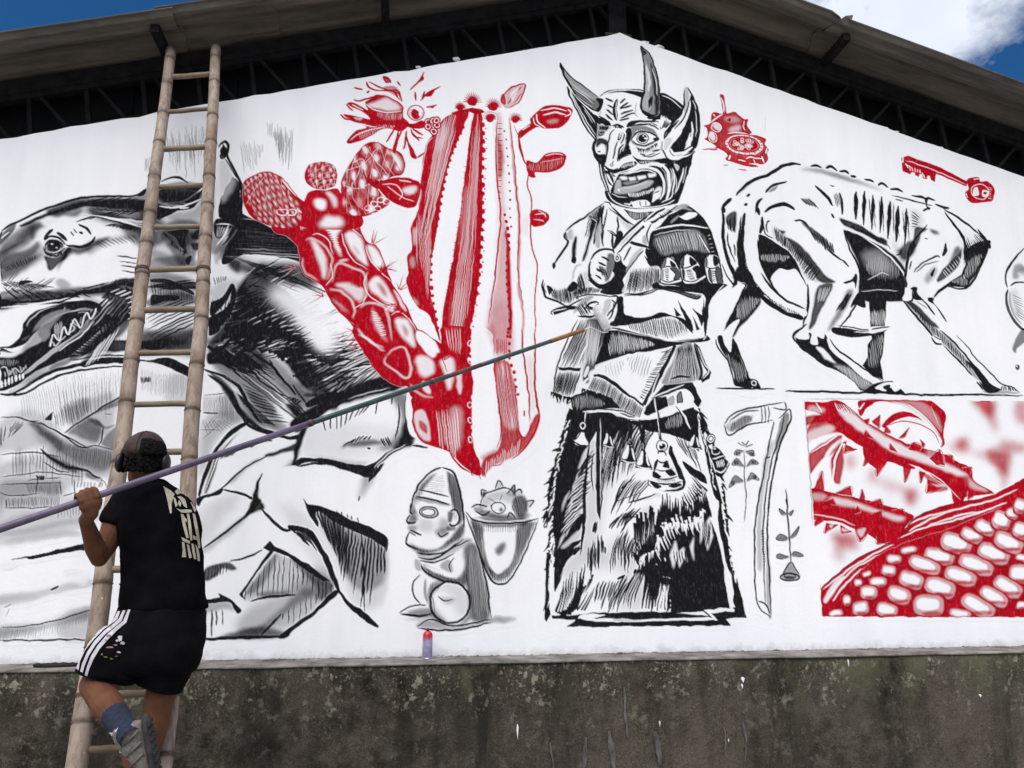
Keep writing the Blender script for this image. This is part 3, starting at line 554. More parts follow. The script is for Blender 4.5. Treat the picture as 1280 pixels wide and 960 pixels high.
# jaw muscle, cheek and ear between the ladder rails; combed bristles on the neck
T(0, 150, 1.4327)
use(HH)
h('268 345 275 370 285 400', '350 310 355 330 370 360', 9, 2.2, K, .9, bend=-.06, lj=.3); h('255 300 300 305', '345 285 380 300', 5, 3, K, .85); h('262 330 268 350', '300 318 330 330', 4, 1.2, K, .8)
f('262 275 300 272 350 290 380 310 330 305 280 300', K, .6, 2.5); f('270 395 330 380 370 370 360 395 300 410', K, .75, 3); h('200 310 235 330', '160 350 190 390', 7, 3.4, K, .85, bend=.08, lj=.3); h('215 305 245 330', '190 330 215 370', 5, 1.6, WH, .8)
f('225 140 285 130 300 150 240 160', K, .7, 2); h('150 150 200 155 250 165', '190 138 240 140 290 150', 8, 3, K, .7); f('255 165 285 160 280 225 255 220', K, .55, 3); h('130 185 180 175 235 170', '165 172 215 162 262 160', 9, 1.8, K, .8)
f('290 120 345 112 365 130 320 150 292 145', K, .8, 1.6); l('290 150 330 145 365 120 372 105', 2, WH, .8); f('300 185 345 180 368 200 330 230 305 222', K, .7, 2); f('370 190 395 185 400 230 378 240', K, .6, 2)
use(NE)
f('420 170 520 210 535 240 440 230 395 250 410 200', K, .9, 3)
furfill('430 290 470 270 560 330 640 400 690 440 640 470 560 480 470 430 390 420', 340, ((440, 300, -35), (480, 360, -28), (560, 400, -25), (640, 440, -28), (400, 420, -15)), 16, 38, 3.2, .75, .5, .03)
h('400 440 440 430', '520 530 545 520', 6, 2.6, K, .7, lj=.3); h('560 520 620 495', '600 470 690 440', 8, 2, K, .8, lj=.3)
use(LA)
for q, aa in (('0 540 60 520 110 560 60 590 0 590', .25), ('110 520 160 500 205 490 200 560 150 560', .3), ('60 560 130 575 200 600 200 640 120 620', .25), ('0 620 90 600 150 640 80 680 0 690', .25), ('0 720 120 700 200 690 160 730 60 750 0 760', .18), ('300 460 360 450 350 500 300 510', .2)): f(q, K, aa, 4)
h('20 590 90 590 150 610', '20 630 90 635 150 650', 22, .8, K, .5, lj=.4); l('0 600 60 596 110 604', 1.4, K, .7); l('0 640 80 632 150 640', 1.2, K, .6); l('70 540 110 562 160 590', 1.6, K, .7)

# deep blacks of mane, throat, ear and skull
T(0, 150, 1.9036)
use(NE)
f('495 475 540 445 556 392 562 420 548 465 510 505', K); f('560 410 600 360 640 378 705 430 725 470 640 512 560 522 500 540 520 500 560 460', K, .92, 2)
h('540 530 640 520 700 540 745 575', '690 395 780 465 830 530 850 575', 24, 5, K, tp='e', lj=.25); h('580 480 660 500 720 530', '700 420 770 480 820 540', 9, 1.6, WH, .55, lj=.3); f('680 540 725 560 785 645 805 690 765 680 720 615', K, .92, 2); h('745 605 775 655 805 690', '865 560 885 585 905 605', 9, 2.6, K, tp='e'); h('760 640 800 680', '840 600 890 620', 4, 6, K, .4, soft=1.5)
f('500 556 560 580 605 622 645 665 662 705 622 694 570 645 520 604', K, .7, 3); h('500 545 580 556', '565 606 650 606', 10, 4.4, K, tp='e', lj=.3); f('730 692 800 652 900 612 965 608 885 642 790 684 742 724 704 744 690 722', K, 1, .8); f('540 300 600 335 700 350 760 390 700 395 620 370 550 350', K, .55, 5); h('560 330 640 350', '720 400 760 400', 8, 2.4, K, .7, lj=.4)
l('495 605 540 640 575 700 620 735 660 745', 5); f('500 600 545 630 580 690 620 730 575 710 535 650', K, .9, 1.2)
use(EA)
l('530 55 545 95 575 160 572 235 552 272 530 300', 4); f('536 165 562 140 573 185 568 232 545 242 524 232 530 200', K); f('524 95 545 110 560 150 530 200 522 170', G(.3), .6, 3); l('545 250 535 275 515 300', 2, WH)
use(HH)
f('110 215 200 186 330 190 365 214 300 218 200 208 140 232', K, .9, 1.6); f('200 210 330 220 360 245 300 262 240 240', K, .55, 4); h('200 225 260 232', '340 240 355 262', 8, 2, WH, .5, lj=.3); f('0 300 40 262 90 240 70 280 20 320 0 330', K, .7, 3); f('0 360 60 330 100 320 60 360 0 385', K, .8, 3)
f('0 430 120 405 240 395 300 385 340 400 300 420 240 420 160 425 60 440 0 455', K, .85, 2); l('0 448 80 440 170 424', 2, WH, .9); f('240 395 290 400 318 440 310 490 260 540 190 590 220 540 262 480 262 430', K, .85, 2); h('255 410 300 430 305 480', '280 400 330 420 335 470', 8, 1.6, WH, .7); h('240 530 290 490', '200 590 250 560', 5, 2.4, WH, .6)
f('60 530 90 470 150 442 225 438 245 460 215 500 160 545 110 590 50 620 0 640 0 590 40 580', K, .5, 2); l('120 540 128 512 142 526 152 492 164 512 178 474 192 496 206 458 218 476 230 448', 1.7, WH, .85, tp='n'); l('140 552 160 536 190 518 226 480', 1.6, WH, .8); h('0 620 60 600', '0 640 60 618', 7, 2.6, WH, .9)
f('330 500 420 520 480 545 470 565 400 560 330 555', K, .7, 3); f('345 430 420 410 470 420 465 440 380 450', K, .75, 2); f('330 300 380 310 470 350 465 365 380 340', K, .6, 3); f('375 195 480 190 490 225 400 245', K, .25, 4); f('380 170 480 172 470 196 420 205 378 192', K, .85, 1.5); l('378 205 430 208 480 188', 2.6, WH)
f('385 270 430 265 470 275 465 330 430 345 405 310', K, .7, 1.6)

use(NE)
T(180, 330, 5.333)
f('880 150 1000 180 1150 240 1280 330 1290 560 1180 570 1100 470 1000 370 900 280 840 215', WH, .9, 8); f('1000 330 1200 400 1240 560 1150 560', WH, .8, 4)
h('700 330 820 400 930 500 1020 600', '800 230 930 320 1060 440 1150 560', 20, 3.6, K, tp='e', lj=.25); h('660 200 700 260', '780 160 830 220', 6, 2.4, K, .8, tp='e')

# muzzle running on past the left edge of the picture
T(-9, 0, 1)
use(HH)
f('2 300 -50 318 -105 338 -140 356 -146 388 -110 400 -60 392 4 384', WH); l('6 296 -40 312 -100 336 -136 352', 3.4); f('-150 352 -118 340 -98 356 -108 384 -140 392 -154 376', K); l('-146 360 -124 352', 2, WH, .8); h('-90 350 -20 330', '-84 372 -10 352', 9, 1.4, K, .7)
f('6 326 -30 334 -60 352 -30 356 6 346', K, .6, 2.5); f('4 364 -60 372 -108 386 -120 400 -60 396 4 390', K); l('2 376 -60 384 -100 394', 1.6, WH)
f('4 440 -40 436 -80 420 -70 408 -30 420 4 428', K); f('4 455 -50 452 -96 440 -118 450 -100 480 -50 498 4 492', WH); l('4 494 -48 498 -98 482 -120 452 -96 438', 4); h('-80 446 0 462', '-80 462 0 476', 8, 2, K, .9); f('4 446 -60 444 -84 436 -40 436 4 438', K)
use(LA)
for q, aa in (('4 540 -60 548 -110 580 -60 600 4 596', .22), ('4 620 -70 616 -120 640 -60 672 4 680', .2), ('4 745 -80 750 -130 780 -60 800 4 790', .16)): f(q, K, aa, 5)
l('2 521 -60 526 -120 518', 1.4, K, .6); l('2 800 -80 803 -140 802', 1.6, K, .8); h('4 640 -90 640', '4 662 -90 664', 20, .8, K, .4)
# ---- the masked devil figure
DEV = part('painted_devil', 'mural', 'tall painted devil figure with horned mask, crossed arms and shaggy skirt')
SK = part('painted_skirt', DEV, 'shaggy black and white fur skirt')
T(670, 500, 4.571)
# skirt silhouette
f('190 60 160 240 120 330 85 480 50 720 95 900 110 960 940 960 1010 900 1070 600 990 230 940 60', WH)
T(670, 600, 4.571)
fp('110 60 70 260 100 300 70 420 75 600 55 800 240 790 190 838 1110 835 1090 795 1205 790 1130 560 1080 300 1040 60', WH)
T(670, 500, 4.571)
# flank in solid black, pale locks over it, then long combed strokes
f('260 300 420 200 560 180 600 330 430 480 380 700 330 900 200 900 250 600', K, .28, 9); f('440 780 560 820 600 960 480 980 430 900', K, .3, 8); f('290 860 420 860 420 960 300 950', K, .3, 8); f('470 1040 640 1010 640 1180 480 1190', K, .3, 9); f('140 930 260 900 240 1010 150 1030', K, .25, 7)
fp('196 50 172 95 188 120 160 170 178 200 145 245 158 262 122 330 140 345 104 400 118 425 84 480 108 500 78 560 100 580 52 700 92 700 70 780 108 790 84 870 112 900 96 960 150 950 240 860 170 880 260 760 180 800 275 640 200 680 290 520 215 560 310 400 230 450 330 290 270 320 345 180 400 60', K)
fp('345 70 560 80 600 130 540 150 450 260 480 170 400 300 420 200 360 330', K)
for q in ('165 900 250 790 262 720 200 790', '175 780 262 670 285 590 200 690', '195 650 280 545 300 460 215 560', '215 520 300 410 318 340 240 430', '245 400 320 300 330 230 270 310', '130 900 150 820 170 760 140 800', '150 640 180 560 200 520 165 560'): f(q, G(.30), .95, .5)
h('160 860 190 700 210 560 250 400', '255 740 285 600 305 470 335 280', 24, 2.0, K, tp='b', bend=-.1, lj=.25); h('150 780 180 620 210 480', '240 690 270 540 300 400', 12, 1.2, WH, .8, bend=-.1, lj=.25)
l('305 250 288 420 278 560 278 700 255 890', 4.2); l('330 300 320 420 330 520', 1.6)
h('400 90 480 90 600 130', '350 260 400 300 480 330', 17, 3, K, tp='e', bend=.1, lj=.3); h('500 130 620 150 700 150', '420 460 520 400 610 350', 18, 1.9, K, bend=.12, lj=.25)
h('400 300 470 330', '370 500 430 470', 8, 1.5, K, bend=.06, lj=.3); h('520 430 590 450 660 480', '420 660 460 620 560 610', 12, 1.7, K, bend=.12, lj=.3)
h('470 660 540 640 610 620', '420 720 470 730 520 730', 6, 2.6, K, bend=.1, lj=.4)
h('330 700 360 690', '320 760 340 770', 3, 2, K); h('300 820 400 800', '290 960 400 950', 10, 2.4, K, .9, lj=.5, jit=.4); h('470 740 560 770 600 800', '430 960 500 960 570 940', 14, 1.8, K, bend=.14, lj=.3)
h('560 700 640 640 680 600', '570 900 630 860 680 840', 10, 3.6, K, tp='e', lj=.3); f('600 660 680 610 690 780 610 880', K, .28, 4)
h('350 1060 470 1020 580 990', '330 1160 410 1150 500 1130', 11, 2.4, K, bend=.06, lj=.4, skip=.2); h('480 1060 580 1000 640 980', '400 1200 480 1200 560 1190', 10, 2, K, bend=.12, lj=.25); h('250 1080 330 1010', '220 1180 280 1120', 5, 2, K, tp='e', lj=.3)
h('820 540 880 500 900 430', '860 620 930 580 970 500', 10, 3, K, tp='s', lj=.3)
fur('185 90 150 250 105 420 80 560 65 690', 40, 10, 4.2, (125, 112), K, 1, 18)
fur('195 110 165 250 125 400 105 540 95 690 110 850', 30, 11, 1.5, (125, 112), WH, 1, 14)
l('110 570 95 600 50 720 70 720', 1.6); l('130 480 80 520 75 545', 1.2); l('120 430 90 480 100 500', 1.2); l('60 710 100 640 120 580', 1.3)
# belt shade and belt
fp('240 60 420 58 560 100 720 105 900 40 930 120 930 300 860 210 720 190 640 180 560 140 430 90 300 90', K)
f('740 160 830 90 900 110 870 200 800 190', G(.75), .8, 2)
l('285 75 370 62 440 60 520 78 610 108 690 102 760 65 830 30 910 35', 2.6, WH); l('430 75 520 110 600 125', 1, WH)
l('700 90 780 55 850 25 915 28', 1.2, K)
# right dark side
fp('740 700 690 760 700 860 640 870 600 880 590 930 640 960 690 940 700 1000 770 1020 772 1220 1130 1200 1090 1020 1060 880 1030 760 1000 690 960 640 930 700 880 690 850 640 800 680 770 640', K)
fp('900 50 930 150 960 260 990 420 1020 560 1070 600 1030 440 990 300 960 200 985 150 950 80', K)
h('690 760 740 690 800 670 880 680 960 640 1000 690', '690 640 730 570 790 560 880 570 950 520 985 560', 24, 5, K, tp='e', lj=.3)
h('700 800 760 700 830 670 900 680 960 650', '740 880 790 780 850 740 910 760 970 720', 13, 3, WH, .85, tp='e', lj=.4)
h('600 880 640 870 690 850', '620 780 660 760 700 740', 9, 4, K, tp='e', lj=.3); h('770 1030 700 1000 640 960', '760 1200 690 1200 600 1200', 9, 6, K, tp=(1, .9, .6, .2), lj=.1, jit=.3); h('765 1030 720 1010', '750 1200 680 1200', 4, 2.4, WH, .9)
h('600 930 620 960', '560 1020 600 1040', 4, 4, K, tp='e')
fur('700 740 690 800 690 860 640 880 596 900 594 940', 30, 13, 4.2, (262, 240), K, 1, 12); fur('596 930 640 955 690 945 710 1000 765 1020', 26, 15, 4.6, (112, 96), K, 1, 10); fur('700 760 690 850 610 890 600 930', 16, 12, 2, (95, 110), WH, .95, 12); fur('740 720 800 700 870 710 950 680', 22, 13, 2.6, (100, 75), WH, .9, 12); fur('770 1030 771 1120 770 1200', 8, 10, 3, 115, K, 1, 8)
f('840 350 900 390 960 430 980 480 900 440 860 400', K)
for q in ('950 660 965 740 980 690 1000 660 1012 780 980 865 962 770 940 830 938 720', '765 890 800 800 815 870 845 840 868 930 850 900 822 965 806 900 786 965', '880 840 905 780 902 930 890 880'): f(q, WH, .8, .4, 0)
h('955 700 1005 700', '945 800 990 840', 5, 1.6, K); h('780 860 860 860', '790 930 870 930', 5, 1.6, K); l('735 902 740 925', 1.6, WH)
l('490 510 520 480 550 455', 2.6); l('525 590 600 570 690 540', 2.2); l('440 590 520 560 610 530', 1); l('620 575 680 550 720 545', 3, K, .4, 2)
# dangling strap (long)
fp('345 60 375 60 378 300 380 560 370 690 350 640 345 500', K); l('372 100 370 300 372 620', .9, WH); l('380 240 385 450 375 650', .8)
# small straps
for q in ('530 120 555 120 550 260 540 260', '585 130 625 130 625 300 610 300', '690 20 705 20 720 230 705 230', '405 80 420 80 425 220 415 220'): fp(q, K)
l('540 130 545 240', .7, WH); l('605 140 615 290', .7, WH); l('830 40 870 130 885 210', 2.4, WH); l('825 40 862 130 878 210', 1.2, K)
fur('230 880 170 900 130 950', 14, 16, 4, (300, 310), K, 1, 10)
# hem tufts
T(670, 600, 4.571)
f('112 440 170 330 280 180 255 280 170 370 262 340 190 420 120 520', K); f('105 560 120 470 200 420 150 520 110 640', K); f('150 380 240 290 235 330 170 390', G(.35), .9, .5)
h('110 640 115 560', '150 560 170 480', 4, 3, K, tp='e')
h('110 770 160 770 230 760', '150 590 215 540 285 490', 8, 6, K, tp='e', bend=.08, lj=.2); h('200 750 250 750 290 740', '260 640 310 640 350 590', 4, 3, K, tp='e', bend=.06); h('120 750 160 740 200 700', '150 640 190 590 240 530', 6, 1.6, WH, .9, tp='e', bend=.06)
l('465 570 510 545', 3.2); l('560 540 575 510', 3.6); l('460 280 500 220 590 215', 2.4); l('280 160 270 300 255 400', 3)
# outline of the hem
fp('60 420 85 410 70 620 85 770 60 815 50 800', K); l('100 400 95 600 95 760', 1.4, WH); fur('85 300 80 400 75 500 65 640 60 740', 14, 9, 3, (110, 100), K, 1, 14); fur('95 300 90 500 80 700', 14, 8, 1.4, (110, 100), WH, 1, 14)
fp('90 775 240 775 290 770 330 760 420 760 560 755 770 755 960 775 990 780 940 740 1140 730 1125 690 1150 560 1205 790 1090 795 1115 835 600 838 480 842 180 840 225 800 95 795', K)
fp('240 795 260 775 340 765 430 780 560 800 800 790 990 785 1030 800 960 805 800 803 560 812 340 812', WH); f('450 792 560 800 650 805 560 810 450 805', K, .5, 1)
fp('330 795 430 765 560 765 770 765 960 775 1000 780 800 785 600 790 430 792', K)
fp('960 745 1060 735 1135 738 1138 752 1000 760 1040 805 1020 805 985 765', WH)
fp('1015 80 1040 140 1025 210 1060 300 1060 380 1085 470 1105 530 1125 620 1130 740 1110 735 1085 600 1075 500 1090 510 1060 420 1040 300 1020 210 1030 150', WH)
fp('1040 40 1060 140 1075 260 1105 380 1110 460 1135 560 1185 720 1145 720 1120 560 1085 470 1060 330 1040 240 1045 150', K)
fur('1055 120 1075 260 1105 400 1135 540', 12, 8, 2.8, 80, K, 1, 12); fur('1030 120 1045 300 1080 480 1110 640', 14, 8, 1.5, 80, WH, .9, 10)
T(670, 500, 4.571)
fur('930 40 960 140 1000 230 1050 400 1075 560 1100 760', 30, 10, 4, (58, 72), K, 1, 12); fur('925 60 945 180 990 300 1020 500', 20, 8, 1.6, 80, WH, 1, 10)
f('400 280 450 260 460 360 430 380', K, .4, 2); l('460 290 455 330 465 380', 2.2); l('410 390 420 385', 2)
f('760 210 860 220 900 300 840 330 800 280', WH, 1, 2); h('780 200 900 240', '860 320 950 400', 9, 1.3, K, lj=.3)
# small bells
def bellB(x, y, s, rot=0):
    X, Y, S = M.t
    M.t = (X + x / S, Y + y / S, S / s)
    fp('-28 60 -14 10 -6 -6 8 -6 18 20 40 70 46 86 -34 76', K)
    f('-26 58 -10 10 -4 0 2 10 -6 60', WH); l('14 14 22 50 30 70', 2 * s, WH); l('-30 66 0 78 40 80', 1 * s, WH)
    M.t = (X, Y, S)
BL = part('painted_bell', DEV); bellB(530, 258, 1.25); bellB(612, 290, 1.3); bellB(905, 200, 1.0); bellB(412, 195, .95)
f('225 240 250 190 280 190 295 235 290 260 240 262', WH); l('225 235 255 190 265 160', 1.6); l('280 190 298 240', 2.4); l('215 235 250 260 300 262', 2); l('218 228 250 250 290 252', 1, WH); ring(270, 150, 14, 16, 1.4, WH); ring(270, 150, 8, 9, 1.2, K); l('285 60 280 130', 1.2, WH)
BL = part('painted_bell', DEV)
f('760 290 780 270 790 310 850 440 850 500 800 525 700 520 760 500', K)
f('700 310 690 350 672 400 668 440 645 455 650 490 720 515 800 512 838 490 840 460 815 450 800 400 780 350 760 310 745 300', WH)
ring(722, 265, 32, 32, 1.2, K); o(722, 265, 28, 28, WH); o(725, 270, 20, 20, K); ring(720, 262, 24, 24, 1, WH, tp='b'); o(716, 258, 8, 6, WH); l('700 310 700 295 715 290 740 300 745 320', 2)
l('690 340 720 360 760 350', 2); f('680 360 700 340 690 390 676 420', K); f('725 380 745 345 765 390 745 390', K); f('670 410 700 420 720 440 690 450 668 440', K); f('740 410 775 400 800 430 770 440', K)
l('680 395 730 408 790 390', 1.2); l('668 440 740 455 815 440', 1.6); l('645 460 700 480 780 480 838 465', 2.4); f('650 470 690 480 720 500 690 508', K); f('760 490 820 478 835 490 790 508', K)
h('690 450 790 445', '700 475 800 470', 12, .8, K, .8); l('645 450 642 480 660 500', 1.4); l('815 440 842 455 842 490', 2)
BL = part('painted_bell', DEV)
f('985 200 1010 195 1030 225 1025 260 1060 290 1085 330 1110 360 1100 390 1060 440 1020 420 1000 340 975 250', K)
ring(1003, 222, 24, 24, 1.4, K); o(1003, 222, 22, 22, WH); ring(1003, 222, 14, 14, 1.2, K)
f('985 260 1010 255 1000 280', WH); ring(1030, 290, 26, 24, 1, WH, tp='b'); o(1025, 280, 6, 6, WH); l('1010 340 1040 330 1080 320', 1.4, WH); l('1020 400 1060 415 1095 385', 1.8, WH); l('1000 330 1015 380 1030 420', 1.3, WH); h('1025 350 1075 340', '1035 390 1085 380', 7, 1, WH); l('1075 330 1105 352 1095 385', 1.2, WH)

# ---- torso
TO = part('painted_torso', DEV, 'torso with shawl, crossed arms and a staff in the fist')
T(670, 240, 5.107)
f('440 70 330 150 190 260 190 310 120 460 50 560 50 640 190 720 210 780 260 830 200 960 1000 960 1080 900 1130 680 1220 600 1160 400 1110 230 1000 110 920 70 700 90', WH)
# dark masses
f('760 130 860 110 800 210 740 260 720 340 720 460 790 480 790 560 900 600 1080 600 1190 600 1170 420 1110 230 1020 120 930 80 860 110', K)
f('930 155 980 130 1030 140 1000 170 950 180 915 155', WH); l('870 130 930 100 1000 120', 3, G(.55), .8, 1); l('860 200 920 150', 2, WH, .5, 1)
l('740 250 860 220 980 215 1110 235', 2.2, WH, .9); l('750 280 880 250 1000 245', 1, WH, .7)
f('760 300 900 260 1040 250 1100 380 1000 370 880 390 800 400', G(.62), .9, 2)
h('750 280 860 250 960 245 1060 250', '770 420 880 400 980 390 1100 390', 30, 1.2, K, .9, skip=.1); h('760 300 880 260 1050 250', '790 380 900 360 1080 370', 18, .8, WH, .7)
l('1040 270 1080 340 1110 390', 1.4, WH); h('1110 260 1150 400', '1090 270 1120 400', 5, 1, WH, .4)
# left shoulder and sleeve
l('440 70 330 150 250 200 190 255', 2.6); l('435 65 470 70 480 90', 2); l('330 150 380 170 420 150', 1.2)
f('330 150 430 85 410 160 360 190', G(.6), .9, 2); h('340 150 440 80', '370 220 430 150', 12, 1.2)
l('190 255 200 300 205 330 150 410 110 485', 3); f('110 460 125 455 130 480 112 495', K); l('190 260 185 290 200 310', 3)
f('195 270 230 230 240 300 205 310', G(.55), .8, 2); f('250 290 265 300 250 440 230 440 235 340', K, 1, .6); f('360 180 385 200 350 320 320 420 295 440 330 330', K, 1, .5); f('240 410 260 430 250 460 228 445', K)
l('330 200 380 230 350 320', 5, K, .35, 2); h('340 170 380 160', '310 300 360 280', 4, 1.2, K)
l('300 460 250 490 230 580', 2, K, .5, 1)
l('50 560 42 600 55 650 75 680 190 722', 3); l('60 580 55 620 70 650', 1.2)
f('75 600 150 620 230 600 280 570 300 520 345 520 340 600 420 620 300 660 200 715 110 690 80 650', K, .28, 2)
f('80 640 75 600 110 625 90 660', K); f('200 620 240 570 270 600 230 640', K)
h('90 620 180 620 250 580 290 510', '110 690 190 715 270 690 330 650', 24, 1.5, K); h('270 620 340 610 420 620', '270 660 330 655 400 640', 14, 1.4, K)
f('80 680 150 700 200 725 300 680 260 720 220 745 180 730', K)
# strap and shirt strips
l('340 155 420 215 500 270 560 300', 4); l('560 300 640 335 740 360', 4.2); l('345 160 430 225 510 275', .8, WH)
l('430 90 420 180 425 280 430 350', 3); l('415 90 390 250 370 340', 4); f('385 240 420 200 410 350 380 340', G(.5), .9, 1); f('455 110 490 130 520 230 460 250 430 240', WH); l('455 110 440 200 430 240', 2); l('525 150 525 230 520 280', 2.4); l('490 260 490 360', 3); l('430 240 430 350', 2); f('440 260 480 270 470 360 435 350', WH)
f('530 250 560 270 530 330 490 370', K); f('470 90 560 160 640 220 600 260 560 210', G(.35), .9, 2); l('480 90 560 170 630 215', 2.6); l('460 100 540 160 600 210', 1.4)
fp('560 110 620 130 700 130 760 125 700 170 640 180 600 160', K); hp('590 110 770 105 690 180 620 185', 90, 1.7, 1, WH, .5)
# staff
f('490 400 560 290 620 230 690 180 720 165 840 100 900 80 960 80 890 130 800 170 720 230 640 290 560 360 520 410', WH)
l('485 385 560 290 640 215 680 180 710 165', 3); l('520 400 600 310 690 225 800 165 880 120', 3); l('690 180 700 205 680 225', 2); f('640 240 680 205 600 290 540 350 560 310', G(.35), 1, 1); l('700 190 780 130 830 110', 3); l('800 175 860 120 910 85', 2); h('790 150 850 110', '810 175 880 130', 6, 1.4); f('860 120 930 80 980 90 900 120', G(.6), .9, 1)
f('680 200 740 200 700 290 640 310 620 300 700 240', WH); l('740 200 710 280 720 330', 2); f('690 280 720 300 715 340 680 330', G(.6), .8, 1)
# mid torso
f('440 480 520 400 560 440 580 480 620 420 650 400 690 370 610 480 560 560 570 640 480 660 410 640 480 580 500 520', K)
f('550 420 610 350 690 370 620 430 570 470', WH); l('610 350 560 440', 2.4); l('690 375 620 440 580 520', 3); f('640 380 690 360 600 480 570 540 600 440', G(.4), .9, 1); f('635 500 700 410 735 480 650 500', WH); l('695 410 735 480', 2); f('700 380 720 370 740 460 780 480 760 520 740 500', K); h('700 360 760 380', '720 480 770 480', 8, 2)
ring(522, 425, 16, 20, 1.5, WH); o(522, 425, 7, 9, WH, .6)
f('600 500 680 490 790 480 790 600 700 640 560 650 570 590', G(.22), 1, 1); h('610 500 700 490 790 480', '570 645 680 640 790 610', 22, 1.5, K)
l('560 655 680 650 790 615', 2.6)
# bells on the shawl
BB = part('painted_bell', DEV)


f('845 420 820 440 800 490 790 570 850 590 930 580 930 540 900 460 880 425', WH); l('845 422 815 450 795 560 800 580 860 592 930 575 935 545 895 450 860 422 845 422', 2.2); l('805 485 850 478 905 480', 1.6); l('790 555 850 575 930 555', 1.6); f('860 440 890 460 895 475 865 475', K); f('820 440 835 430 830 475 808 480', G(.8)); f('855 490 900 485 925 545 880 565 890 530', K, .9); h('820 490 830 560', '850 490 850 570', 7, 1); f('800 500 820 495 815 560 798 550', G(.6))
BB = part('painted_bell', DEV)
f('965 400 930 430 920 490 945 580 1010 590 1085 550 1080 530 1040 460 1010 420', WH); l('965 400 930 425 920 490 945 580 1010 592 1085 555 1088 535 1040 455 1005 415 965 400', 2.4); l('920 490 970 485 1035 455', 1.8); l('935 560 1000 575 1085 530', 1.6); f('985 415 1030 450 990 470', K); f('930 430 950 415 945 480 925 485', K, .9); f('1000 490 1040 470 1080 530 1030 555 1020 520', K); f('930 500 950 500 955 560 940 555', K, .9); h('955 500 975 560', '1000 495 1020 560', 7, 1)
BB = part('painted_bell', DEV)
f('1110 400 1080 430 1075 480 1110 580 1150 600 1195 570 1180 480 1165 420', WH); l('1110 400 1080 430 1075 480 1105 580', 2.2); l('1110 400 1160 410 1180 480 1200 590', 2); l('1078 480 1130 490 1178 470', 1.6); f('1130 410 1160 420 1170 460 1140 475', K); f('1080 430 1095 425 1095 475 1080 475', G(.8)); f('1100 500 1120 495 1130 590 1110 570', G(.85)); f('1145 490 1180 490 1195 570 1160 590', G(.9)); h('1120 500 1120 570', '1150 500 1150 580', 6, 1)
use(TO)
f('770 575 800 595 930 600 1080 590 1220 590 1150 650 1110 720 1090 900 1080 920 1070 800 1075 660 930 640 780 630 740 600', K)
l('1200 590 1160 640 1130 700', 1, WH)
# fist with staff
HA = part('painted_hand', DEV, 'clenched fist on the staff'); 
f('345 440 370 400 420 370 490 370 510 400 490 480 480 560 420 600 350 580 340 510', WH); l('345 440 375 395 420 368 490 372 505 395', 3); l('345 440 345 500 350 560 420 600 480 570', 3.4); f('460 400 500 400 500 470 470 560 440 570 450 470', G(.8), 1, .6); l('420 410 470 440', 2.6); l('400 450 450 475', 3); l('385 490 430 520', 3); l('380 530 420 560', 2.6); f('330 560 420 600 480 565 500 540 480 600 410 620', K); h('400 470 440 480', '420 540 460 550', 5, 1.3); l('355 520 350 560 400 585', 4, K, .6, 1); l('340 500 350 540', 3)
use(TO)
# lower forearm sleeve
f('500 670 560 660 680 655 800 620 1000 650 1075 660 1060 800 1070 900 1040 950 900 950 700 900 500 860 470 800', WH)
l('560 665 700 655 800 622 900 640 1075 660', 1.8); f('800 620 900 625 1000 655 1060 665 1020 690 900 650', K, .9)
f('520 680 560 680 550 780 600 800 720 800 800 770 870 790 940 810 980 850 1000 900 900 810 820 800 700 830 590 850 500 860 470 840 520 800', K); f('545 680 560 720 570 780 620 800 560 820 530 780', K)
for q in ('880 740 930 790 900 800', '905 690 990 820 1010 890 960 830', '950 780 1000 850 1005 905 980 880', '1000 740 1060 790 1075 680 1080 800 1060 860 1030 790', '1000 790 1050 880 1030 890'): f(q, K, 1, 0, 0)
h('580 830 700 810 850 800 960 830', '600 880 720 920 860 930 980 880', 30, 1.2, K); f('580 830 800 800 940 830 980 900 860 930 700 910', K, .22, 2)
f('480 870 560 880 700 920 880 950 1060 950 1090 915 1060 960 500 960', K)
# hand lower with cuff
HA = part('painted_hand', DEV, 'open hand holding a rolled stick')
f('100 760 200 740 280 700 370 660 480 670 520 690 510 800 440 830 340 800 260 800 210 770', WH)
f('100 760 180 730 250 730 280 750 210 760 120 785', K); l('105 765 200 745', 1, WH); l('105 765 120 785', 1.4, WH); l('250 680 330 655 410 660 480 672', 2); f('300 680 380 650 340 700 270 760 240 770', G(.6), .9, 1); l('310 750 350 710 400 705', 3); l('330 730 370 745 400 720', 3); ring(360, 725, 40, 20, 1.4, K, 1, -20); h('250 740 320 690', '300 800 360 780', 7, 1.6); l('270 790 330 800 380 790', 3); f('440 700 480 690 470 760 430 790', G(.4), .9, 1)
l('470 670 520 670 500 740 450 800', 2.6); l('520 690 530 760 500 830', 3); l('500 700 490 780 460 820', 2); l('540 700 555 780 540 840', 2.6); l('480 690 520 720', 1.6)

# ---- cape and apron between arms and belt
use(TO)
T(670, 380, 5.107)
f('280 90 230 180 150 340 125 520 110 580 230 620 240 680 560 700 700 740 900 700 1040 640 1000 520 1120 440 1000 250 880 230 500 160', WH)
f('330 100 450 130 460 180 400 380 340 440 340 500 300 480 330 300', K, .85, 1)
l('270 100 200 240 140 390 115 540', 2); h('290 100 340 110 400 140', '150 390 220 400 290 410', 13, 1.6, K, skip=.1); h('330 110 420 150', '300 400 380 400', 8, 2, WH, .7); f('300 130 400 150 330 400 280 400', G(.5), .35, 3)
fp('140 405 290 410 285 430 150 425', K); h('130 440 290 440', '110 580 240 580', 20, 1.4, K); f('150 450 280 440 230 580 140 570', K, .2, 2)
fur('100 560 180 590 250 600', 14, 9, 3.2, 100, K)
l('455 180 400 330 380 420', 3, WH); l('480 170 420 330', 1.6, WH, .8); l('340 400 310 470', 4, WH)
